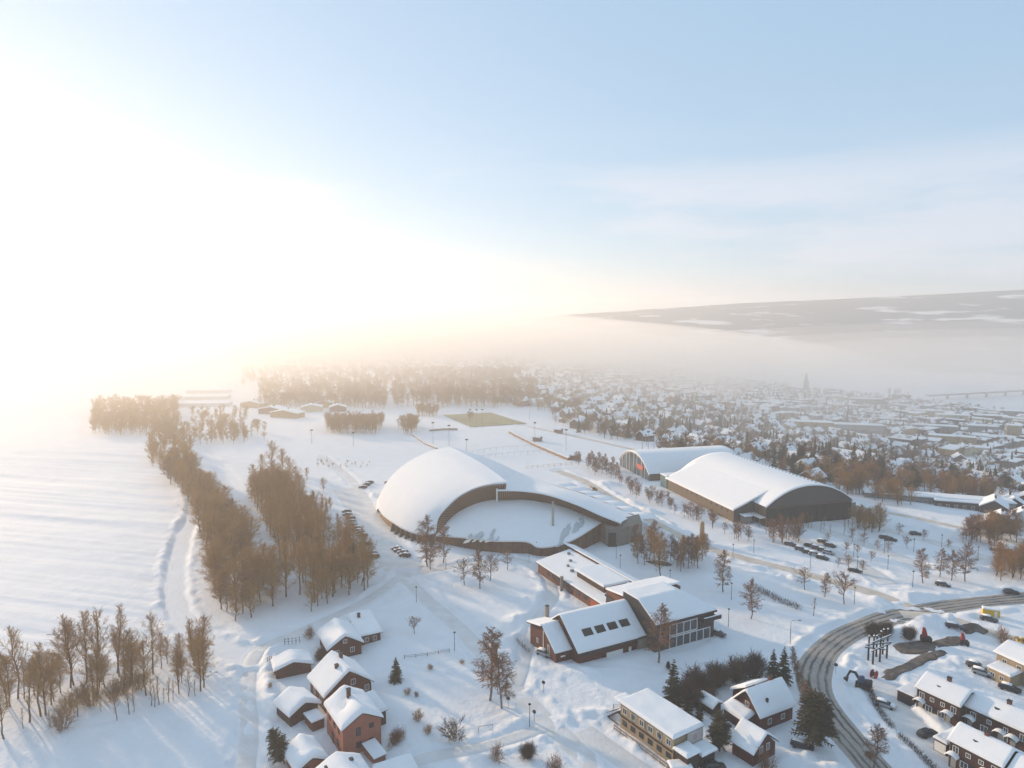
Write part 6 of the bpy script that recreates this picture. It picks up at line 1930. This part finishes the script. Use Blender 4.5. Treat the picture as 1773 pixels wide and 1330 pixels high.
# misty far part of the town, straight ahead
for k in range(260):
    x, y = rt.uniform(-520, 60), rt.uniform(980, 2300)
    u, v, yc = proj(x, y, bz1(x, y))
    if 430 < u < 980: lots.append((math.hypot(x, y), x, y, 300, u, v))
lots.sort()
# ground kept free: manual buildings and tree belts
KEEP = []
def zone(q, u):
    a = 'in the first rows beyond the tan road' if q < 150 else 'half way down the town slope' if q < 380 else 'on the level lower town' if q < 620 else 'near the lake shore'
    b = 'behind the glazed arena' if u < 1180 else 'behind the brown arena' if u < 1400 else 'below the church' if u < 1520 else 'towards the right edge'
    return a, b
# larger buildings placed from the photograph: u, v (ground), length, depth, height, colour, turn, label
BIG = [(1754, 762, 15, 13, 19, 'ochre', -.5, 'tall ochre apartment tower at the right edge of town'), (1648, 768, 46, 13, 9, 'ochre', -.45, 'long ochre three-storey block with flat snowy roof'), (1617, 748, 52, 14, 9, 'grey', -.42, 'long grey flat-roofed block behind the ochre block'),
       (1700, 748, 34, 16, 9, 'grey', -.4, 'stepped grey block left of the apartment tower'), (1690, 785, 26, 13, 7, 'cream', -.45, 'cream two-storey block below the ochre block'), (1735, 790, 18, 10, 6, 'cream', -.5, 'cream house with lit gable below the tower'),
       (1500, 700, 52, 16, 10, 'brown', -.2, 'long brown block left of the lakeside trees'), (1440, 694, 40, 14, 9, 'cream', -.2, 'cream block right of the church'), (1470, 746, 70, 14, 8, 'grey', -.25, 'very long grey block in the middle of the town'), (1400, 742, 48, 14, 8, 'ochre', -.25, 'long ochre block left of the very long grey one'),
       (1600, 720, 50, 18, 9, 'ochre', -.35, 'broad ochre hall near the lake shore'), (1650, 728, 44, 18, 9, 'cream', -.35, 'broad cream hall near the lake shore'), (1715, 728, 46, 18, 8, 'brown', -.4, 'broad brown hall closest to the lake at the right'), (1000, 642, 44, 14, 12, 'cream', 0, 'big pale block in the mist straight ahead'),
       (1560, 690, 30, 14, 8, 'red', -.3, 'reddish lakeside block beside the shore trees'), (1330, 705, 40, 13, 8, 'brown', -.2, 'brown block above the church road'), (1540, 735, 40, 14, 8, 'red', -.3, 'red-brown town block in the centre'), (1760, 720, 40, 16, 8, 'grey', -.4, 'grey hall at the far right shore'),
       (1620, 872, 60, 8, 3.6, 'grey', -.33, 'long low white-roofed building beside the tan road'), (1672, 880, 26, 9, 3.6, 'brown', -.33, 'low flat building right of the long white-roofed one')]
for (u, v, L, D, h, col, a, lab) in BIG:
    p = gp(u, v)
    KEEP.append((p.x, p.y, L * .62))
    town_house(p.x, p.y, a, L, D, h, h, col, lab, None, True, 2 if h > 5 else 1, 'town_block', 'building', False)
NEAR = [(1405, 838, -.9, 9, 11, 4.2, 7.5, 'dark', 'dark gabled house behind the arena ridge'), (1731, 917, -.6, 10, 9, 4.0, 7.0, 'red', 'red-brown house by the tan road near the right edge'), (1770, 912, -.7, 10, 10, 4.0, 7.5, 'white', 'white-roofed house cut by the right edge at the tan road'),
        (1720, 888, -.6, 10, 12, 4.0, 7.0, 'brown', 'brown house behind the red-brown one by the tan road'), (1752, 884, -.5, 9, 10, 4.0, 7.0, 'dark', 'dark house beside the brown one at the right edge'), (1460, 828, -.9, 8, 10, 3.6, 6.6, 'brown', 'small brown house behind the arena gable'),
        (1290, 805, -.9, 9, 12, 3.6, 6.6, 'red', 'low red house behind the glazed arena roof end'), (1660, 800, -.4, 10, 12, 4.5, 8, 'red', 'house with bright red gable on the right slope'), (1690, 812, .9, 10, 13, 5, 9, 'white', 'large white-gabled house right of the red gable'),
        (1600, 795, .9, 9, 12, 4.5, 8, 'white', 'white house with steep roof in mid slope')]
for (u, v, a, w, d, he, hr, col, lab) in NEAR:
    p = gp(u, v)
    KEEP.append((p.x, p.y, 13))
    town_house(p.x, p.y, a, w, d, he, hr, col, lab, None, False, 2)
# church
cp = gp(1395, 679)
KEEP.append((cp.x, cp.y, 34))
ch = thing('church', 'brick church with tall pointed spire near the lake', 'church', (cp.x, cp.y, bz1(cp.x, cp.y)), .5, None, .85)
m_chb = mat('church_brick', (.12, .07, .055), .85, var=.2)
MB().box(-4, 4, -4, 4, -2, 20).build('tower', m_chb, ch)
MB().add([(-4.5, -4.5, 20), (4.5, -4.5, 20), (4.5, 4.5, 20), (-4.5, 4.5, 20), (0, 0, 50)], [(0, 1, 4), (1, 2, 4), (2, 3, 4), (3, 0, 4)]).build('spire', mat('copper_spire', (.035, .04, .038), .7), ch)
for sx in (-1, 1):
    for sy in (-1, 1):
        MB().add([(sx * 3.9 - .9, sy * 3.9 - .9, 20), (sx * 3.9 + .9, sy * 3.9 - .9, 20), (sx * 3.9 + .9, sy * 3.9 + .9, 20), (sx * 3.9 - .9, sy * 3.9 + .9, 20), (sx * 3.9, sy * 3.9, 26)], [(0, 1, 4), (1, 2, 4), (2, 3, 4), (3, 0, 4)]).build('pinnacle', m_chb, ch)
wv, wf, rv, rf = house_arrays(15, 30, 9, 17)
nv = MB().add(wv, clean(wf)); nv.v = [(x, y + 19, z) for x, y, z in nv.v]; nv.build('nave', m_chb, ch)
nv = MB().add(rv, clean(rf)); nv.v = [(x, y + 19, z) for x, y, z in nv.v]; nv.build('roof_snow', M_RSNOW, ch)
for k in range(4):
    MB().box(-7.6, -7.45, 8 + k * 6, 9.6 + k * 6, 2.5, 7).build('arched_window', M_GLASS, ch)
for (u, v, h, lab) in ((1467, 737, 24, 'slim dark factory chimney in the middle of the town'), (1558, 741, 26, 'thin mast rising from the lower town')):
    p = gp(u, v)
    t = thing('town_chimney', lab, 'chimney stack', (p.x, p.y, bz1(p.x, p.y)))
    MB().tube([(0, 0, -1), (0, 0, h)], [.9, .6], 8).build('shaft', M_BRICK, t)
    MB().tube([(0, 0, h), (0, 0, h + .6)], [.75, .7], 8).build('rim', M_DARK, t)

# tree belts inside the town: pixel ellipses (u, v, ru, rv, kind mix, count)
BELT = [(1400, 815, 55, 26, .8, 60), (1300, 800, 70, 12, .2, 46), (1200, 785, 60, 8, .1, 30), (1480, 830, 60, 12, .1, 44), (1580, 838, 70, 14, .1, 54), (1680, 855, 70, 16, .15, 48), (1640, 868, 80, 9, .0, 36), (1720, 935, 50, 10, .0, 22), (1560, 868, 60, 7, .0, 24), (1450, 852, 60, 6, 0, 22),
        (1195, 703, 40, 8, .6, 40), (1270, 745, 36, 6, .4, 30), (1330, 690, 60, 6, .6, 40), (1150, 742, 60, 9, .3, 40), (1100, 757, 60, 7, .2, 34), (1050, 748, 50, 7, .1, 28), (1590, 797, 40, 8, .2, 24), (1480, 765, 60, 6, .2, 26), (1400, 690, 40, 4, .5, 20), (1560, 691, 22, 4, .1, 18), (1660, 709, 46, 4, .0, 26), (1720, 716, 20, 4, 0, 12),
        (1545, 682, 14, 4, .2, 10), (1720, 700, 10, 2, 0, 0), (1690, 832, 20, 8, .8, 10), (1780, 800, 30, 30, .2, 16), (1520, 805, 60, 10, .25, 30), (1340, 770, 60, 8, .4, 36), (1240, 722, 80, 8, .3, 40), (1440, 790, 50, 9, .3, 28)]
belt_pts = []
for (u, v, ru, rv, mix, n) in BELT:
    for k in range(n):
        a = rt.random() * 2 * math.pi; r = math.sqrt(rt.random())
        p = gp(u + ru * r * math.cos(a), v + rv * r * math.sin(a))
        belt_pts.append((math.hypot(p.x, p.y), p.x, p.y, rt.random() < mix, v))
belt_pts.sort()
tree_grid = [(x, y) for _, x, y, c, v in belt_pts if v > 750]
def free(x, y, r=9):
    if any((x - a) ** 2 + (y - b) ** 2 < (c + r * .4) ** 2 for a, b, c in KEEP): return False
    n = sum(1 for a, b in tree_grid if (x - a) ** 2 + (y - b) ** 2 < 49)
    return n < 4
far_lots = []
TR = [r for r in ROADS if r[0] == 'town_road'][0][1][::2]
n_ind = 0
for (dist, x, y, q, u, v) in lots:
    if not free(x, y): continue
    if min((x - a[0]) ** 2 + (y - a[1]) ** 2 for a in TR) < 256: continue
    col = WN[rt.choice(7, p=[.15, .18, .14, .18, .19, .10, .06])]
    flat = q > 420 and rt.random() < .4
    base_rz = math.atan2(DIRP[1], DIRP[0])
    rz = base_rz + (math.pi / 2 if rt.random() < .45 else 0) + rt.normal(0, .10)
    w, d = [(8, 10), (8.5, 12), (9.5, 13), (8, 9)][rt.integers(4)]
    he, hr = [(3.2, 6.2), (4.6, 7.8), (5.4, 8.4)][rt.integers(3)]
    if flat:
        w, d, he, hr = [(12, 22, 7.5, 7.5), (14, 30, 8.5, 8.5), (11, 18, 6.0, 6.0)][rt.integers(3)]
    if n_ind < 270 and dist < 1500:
        a, b = zone(q, u)
        lab = f'{col}-walled {"flat-roofed block" if flat else "gabled house"} with snowy roof {a}, {b}'
        town_house(x, y, rz, w, d, he, hr, col, ' '.join(lab.split()[:16]), f'{col} houses {a}', flat, 1 if n_ind < 70 else 0, 'town_house', 'house', not flat)
        n_ind += 1
    else:
        far_lots.append((x, y, rz, w, d, he, hr, col, flat))
    for _ in range(5 if rt.random() < .5 else 2):
        tx, ty = x + rt.normal(0, 8), y + rt.normal(0, 8)
        belt_pts.append((math.hypot(tx, ty), tx, ty, rt.random() < .10, 700))
# remaining far roofs, one mass
Vs, Fs, Ms = [], [], []
nv = 0
MI = {c: i + 1 for i, c in enumerate(WN)}
for (x, y, rz, w, d, he, hr, col, flat) in far_lots:
    wv, wf, rv, rf = house_arrays(w, d, he, hr, flat)
    c, s = math.cos(rz), math.sin(rz)
    z = bz1(x, y)
    for vs, fs, mi in ((wv, wf, MI[col]), (rv, rf, 0)):
        a = np.array(vs, float)
        Vs.append(np.column_stack([x + a[:, 0] * c - a[:, 1] * s, y + a[:, 0] * s + a[:, 1] * c, z + a[:, 2]]))
        for f in clean(fs):
            Fs.append(tuple(i + nv for i in f)); Ms.append(mi)
        nv += len(a)
if Vs:
    me = bpy.data.meshes.new('far_town_roofs')
    me.from_pydata(np.concatenate(Vs).tolist(), [], Fs)
    for m in [M_RSNOW] + [WALLS[c] for c in WN]:
        me.materials.append(m)
    me.polygons.foreach_set('material_index', np.array(Ms, np.int32))
    me.update()
    tag(put('far_town', me), 'mass of small snowy roofs fading into the haze beyond the nearer houses', 'houses', None, 'stuff')

# trees of the town: the nearest ones singly, the rest as masses
belt_pts.sort()
def low_tree(seed, conifer):
    rng = np.random.default_rng(seed)
    P0, P1, A, B = [], [], [], []
    if conifer:
        for k in range(11):
            t = k / 11
            for j in range(7):
                az = rng.random() * 6.28
                L = 2.6 * (1 - t) + .3
                p = np.array((0, 0, 1 + 11 * t)); e = p + np.array((math.cos(az) * L, math.sin(az) * L, -.9))
                P0.append(p); P1.append(e); A.append(.55); B.append(.15)
        P0.append(np.array((0, 0, 9.)));  P1.append(np.array((0, 0, 13.2))); A.append(.5); B.append(.05)
    else:
        P0.append(np.array((0, 0, -.5))); P1.append(np.array((0, 0, 9.))); A.append(.2); B.append(.1)
        for k in range(18):
            z = 2.2 + 6.8 * rng.random(); az = rng.random() * 6.28
            L = 3.3 * (1.2 - abs(z - 5.5) / 6) * (.5 + .6 * rng.random())
            p = np.array((0, 0, z)); e = p + np.array((math.cos(az) * L, math.sin(az) * L, L * .8))
            P0.append(p); P1.append(e); A.append(.17); B.append(.09)
            for w in range(2):
                d = rng.normal(0, 1, 3); d[2] = abs(d[2]); d /= np.linalg.norm(d)
                c = p + (e - p) * rng.uniform(.4, 1)
                P0.append(c); P1.append(c + d * 1.2); A.append(.16); B.append(.08)
    return seg_arrays(P0, P1, A, B)
LT = [low_tree(i, False) for i in range(4)]; LC = [low_tree(10 + i, True) for i in range(3)]
def tree_mass(name, label, pts, conifer, material):
    Vs, Fs = [], []
    nv = 0
    for i, (x, y, h) in enumerate(pts):
        V_, F_ = (LC if conifer else LT)[i % (3 if conifer else 4)]
        a = rt.random() * 6.28; s = h / 12.0
        c, sn = math.cos(a), math.sin(a)
        z = bz1(x, y)
        Vs.append(np.column_stack([x + s * (V_[:, 0] * c - V_[:, 1] * sn), y + s * (V_[:, 0] * sn + V_[:, 1] * c), z + s * V_[:, 2]]))
        Fs.append(F_ + nv); nv += len(V_)
    if Vs:
        tag(put(name, np_mesh(name, np.concatenate(Vs), np.concatenate(Fs), material)), label, 'trees', None, 'stuff')
bare_far, con_far = [], []
nb_ = nc_ = 0
for (dist, x, y, con, v) in belt_pts:
    if x > 815: continue
    if any((x - a) ** 2 + (y - b) ** 2 < (c * .45) ** 2 for a, b, c in KEEP): continue
    if con:
        if nc_ < 70:
            nc_ += 1
            pu = proj(x, y, bz1(x, y))[0]
            tz = 'behind the glazed arena' if pu < 1260 else 'behind the brown arena' if pu < 1480 else 'right of the brown arena' if pu < 1640 else 'at the right edge'
            tree_at(x, y, 'spruce' if rt.random() < .6 else 'pine', rt.uniform(8, 14), f'dark conifer {tz} on the town slope', f'town conifers {tz}')
        else: con_far.append((x, y, rt.uniform(9, 15)))
    else:
        if nb_ < 130:
            nb_ += 1
            pu = proj(x, y, bz1(x, y))[0]
            tz = 'behind the glazed arena' if pu < 1260 else 'behind the brown arena' if pu < 1480 else 'right of the brown arena' if pu < 1640 else 'at the right edge'
            tree_at(x, y, 'wood' if rt.random() < .6 else 'birch', rt.uniform(7, 12.5), f'bare tree of the belt {tz} between arenas and town', f'belt trees {tz}', 1.2)
        else: bare_far.append((x, y, rt.uniform(8, 13.5)))
n_town = len(bare_far)
# woods and clumps in the golden haze behind the sports fields: u0, u1, v0, v1, count, height
for (u0, u1, v0, v1, n, h0, h1) in ((262, 330, 748, 815, 46, 9, 14), (450, 670, 672, 708, 230, 10, 17), (680, 930, 668, 706, 260, 10, 18), (160, 310, 700, 755, 200, 9, 14), (565, 662, 735, 752, 70, 9, 14), (688, 722, 735, 752, 24, 8, 12), (720, 760, 715, 722, 16, 8, 12), (330, 430, 715, 765, 60, 6, 11), (812, 818, 726, 730, 3, 8, 10), (930, 1010, 690, 712, 46, 8, 12), (700, 900, 648, 666, 120, 12, 18), (420, 700, 645, 670, 140, 10, 16), (1000, 1160, 640, 690, 90, 8, 13), (550, 640, 800, 812, 10, 2, 3.5), (300, 460, 745, 770, 26, 7, 12), (960, 1040, 720, 740, 20, 6, 9), (1070, 1200, 602, 615, 150, 10, 14)):
    for k in range(int(n * 1.9)):
        p = gp(rt.uniform(u0, u1), rt.uniform(v0, v1))
        bare_far.append((p.x, p.y, rt.uniform(h0, h1)))
M_TWIG_T = mat('town_twigs', (0.19, 0.105, 0.055), 0.85, var=0.3, vscale=0.05)
tree_mass('town_trees', 'bare trees scattered thickly between the far town roofs', bare_far[:n_town], False, M_TWIG_T)
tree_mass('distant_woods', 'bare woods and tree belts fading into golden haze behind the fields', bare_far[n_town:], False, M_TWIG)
tree_mass('distant_conifers', 'dark conifers scattered through the far town', con_far, True, M_NEEDLE)
# farm and houses in the glare, upper left
for i, (u, v, L, D, a, col) in enumerate(((355, 703, 46, 14, .1, 'white'), (350, 691, 52, 14, .1, 'white'), (362, 680, 44, 14, .1, 'white'), (440, 705, 22, 11, -.3, 'ochre'), (475, 716, 24, 11, -.3, 'red'), (498, 722, 26, 11, -.3, 'ochre'), (540, 712, 18, 10, .2, 'cream'), (525, 700, 18, 10, .1, 'white'), (478, 700, 16, 10, 0, 'cream'), (560, 705, 16, 9, .3, 'ochre'), (600, 700, 15, 9, 0, 'white'), (585, 712, 14, 9, .2, 'red'))):
    p = gp(u, v)
    lab = ['nearest long farm shed', 'middle long farm shed', 'farthest long farm shed', 'ochre house left', 'red house', 'long ochre house', 'cream house', 'white house', 'small cream house', 'small ochre house', 'small white house', 'small red house'][i]
    town_house(p.x, p.y, a, L, D, 3.2 if i < 3 else 4.2, 6.4, col, lab + ' in the glare above the woods, upper left', 'farm buildings in the glare', i < 3, 0, 'farm_building', 'building', i > 2)
# bridge over the lake
b0, b1 = np.array((835.0, 1330.0)), np.array((1500.0, 1560.0))
br = thing('lake_bridge', 'long low road bridge crossing the frozen lake', 'bridge', (b0[0], b0[1], -79))
dv = b1 - b0; Lb = np.linalg.norm(dv); dv /= Lb; nb2 = np.array((-dv[1], dv[0])) * 5
def bp_(s, o, z):
    q = dv * s + nb2 * o
    return (q[0], q[1], z)
MB().add([bp_(-40, -1, 8.4), bp_(-40, 1, 8.4), bp_(Lb, 1, 9.6), bp_(Lb, -1, 9.6), bp_(-40, -1, 9.8), bp_(-40, 1, 9.8), bp_(Lb, 1, 11), bp_(Lb, -1, 11)], [(0, 1, 2, 3), (7, 6, 5, 4), (0, 4, 5, 1), (1, 5, 6, 2), (2, 6, 7, 3), (3, 7, 4, 0)]).build('deck', M_CONC, br)
for k in range(14):
    s = 10 + (Lb - 20) * k / 13
    q = dv * s
    MB().box(q[0] - 1.6, q[0] + 1.6, q[1] - 1.6, q[1] + 1.6, -4, 9.2).build('pier', M_CONC, br)

# ------------------------------------------------------------------ winter haze over the valley
hz_m = bpy.data.materials.new('winter_haze')
hz_m.use_nodes = True
ht = hz_m.node_tree
ht.nodes.clear()
ho = ht.nodes.new('ShaderNodeOutputMaterial')
hv = ht.nodes.new('ShaderNodeVolumePrincipled')
hv.inputs['Color'].default_value = (1.0, 0.972, 0.94, 1)
hv.inputs['Density'].default_value = HAZE_DENSITY
hv.inputs['Anisotropy'].default_value = HAZE_G
ht.links.new(hv.outputs[0], ho.inputs['Volume'])
hb = MB().box(-6000, 6000, -6000, 6000, -92, 212)
haze = hb.build('haze', hz_m)
tag(haze, kind='stuff')
# low fog banks lying over the lake and beyond the far edge of town
def fog_bank(label, c, r, density):
    m = bpy.data.materials.new('fog')
    m.use_nodes = True
    t = m.node_tree
    t.nodes.clear()
    o_ = t.nodes.new('ShaderNodeOutputMaterial')
    v_ = t.nodes.new('ShaderNodeVolumePrincipled')
    v_.inputs['Color'].default_value = (1.0, 0.972, 0.94, 1)
    v_.inputs['Density'].default_value = density
    v_.inputs['Anisotropy'].default_value = 0.45
    t.links.new(v_.outputs[0], o_.inputs['Volume'])
    bm = bmesh.new()
    bmesh.ops.create_icosphere(bm, subdivisions=5, radius=1.0)
    me = bpy.data.meshes.new('fog_bank')
    for v in bm.verts:
        k = 1 + 0.10 * math.sin(5 * v.co.x + 1) * math.cos(4 * v.co.y)
        v.co = Vector((v.co.x * r[0] * k, v.co.y * r[1] * k, v.co.z * r[2]))
    bm.to_mesh(me); bm.free()
    me.materials.append(m)
    tag(put('fog_bank', me, None, c), label, 'fog', None, 'stuff')
for k, (f, dn) in enumerate(((1.22, .0005), (1.0, .0008), (.8, .0014))):
    fog_bank('pale fog bank lying on the frozen lake below the far hills', (1580, 1980, -62), (1150 * f, 780 * f, 108 * f), dn)
for k, (f, dn) in enumerate(((1.0, .0011), (.88, .0016), (.74, .0022))):
    fog_bank('warm white fog swallowing the far end of town and the horizon', (-1100, 1850, -8), (1900 * f, 1620 * f, 132 * f), dn)
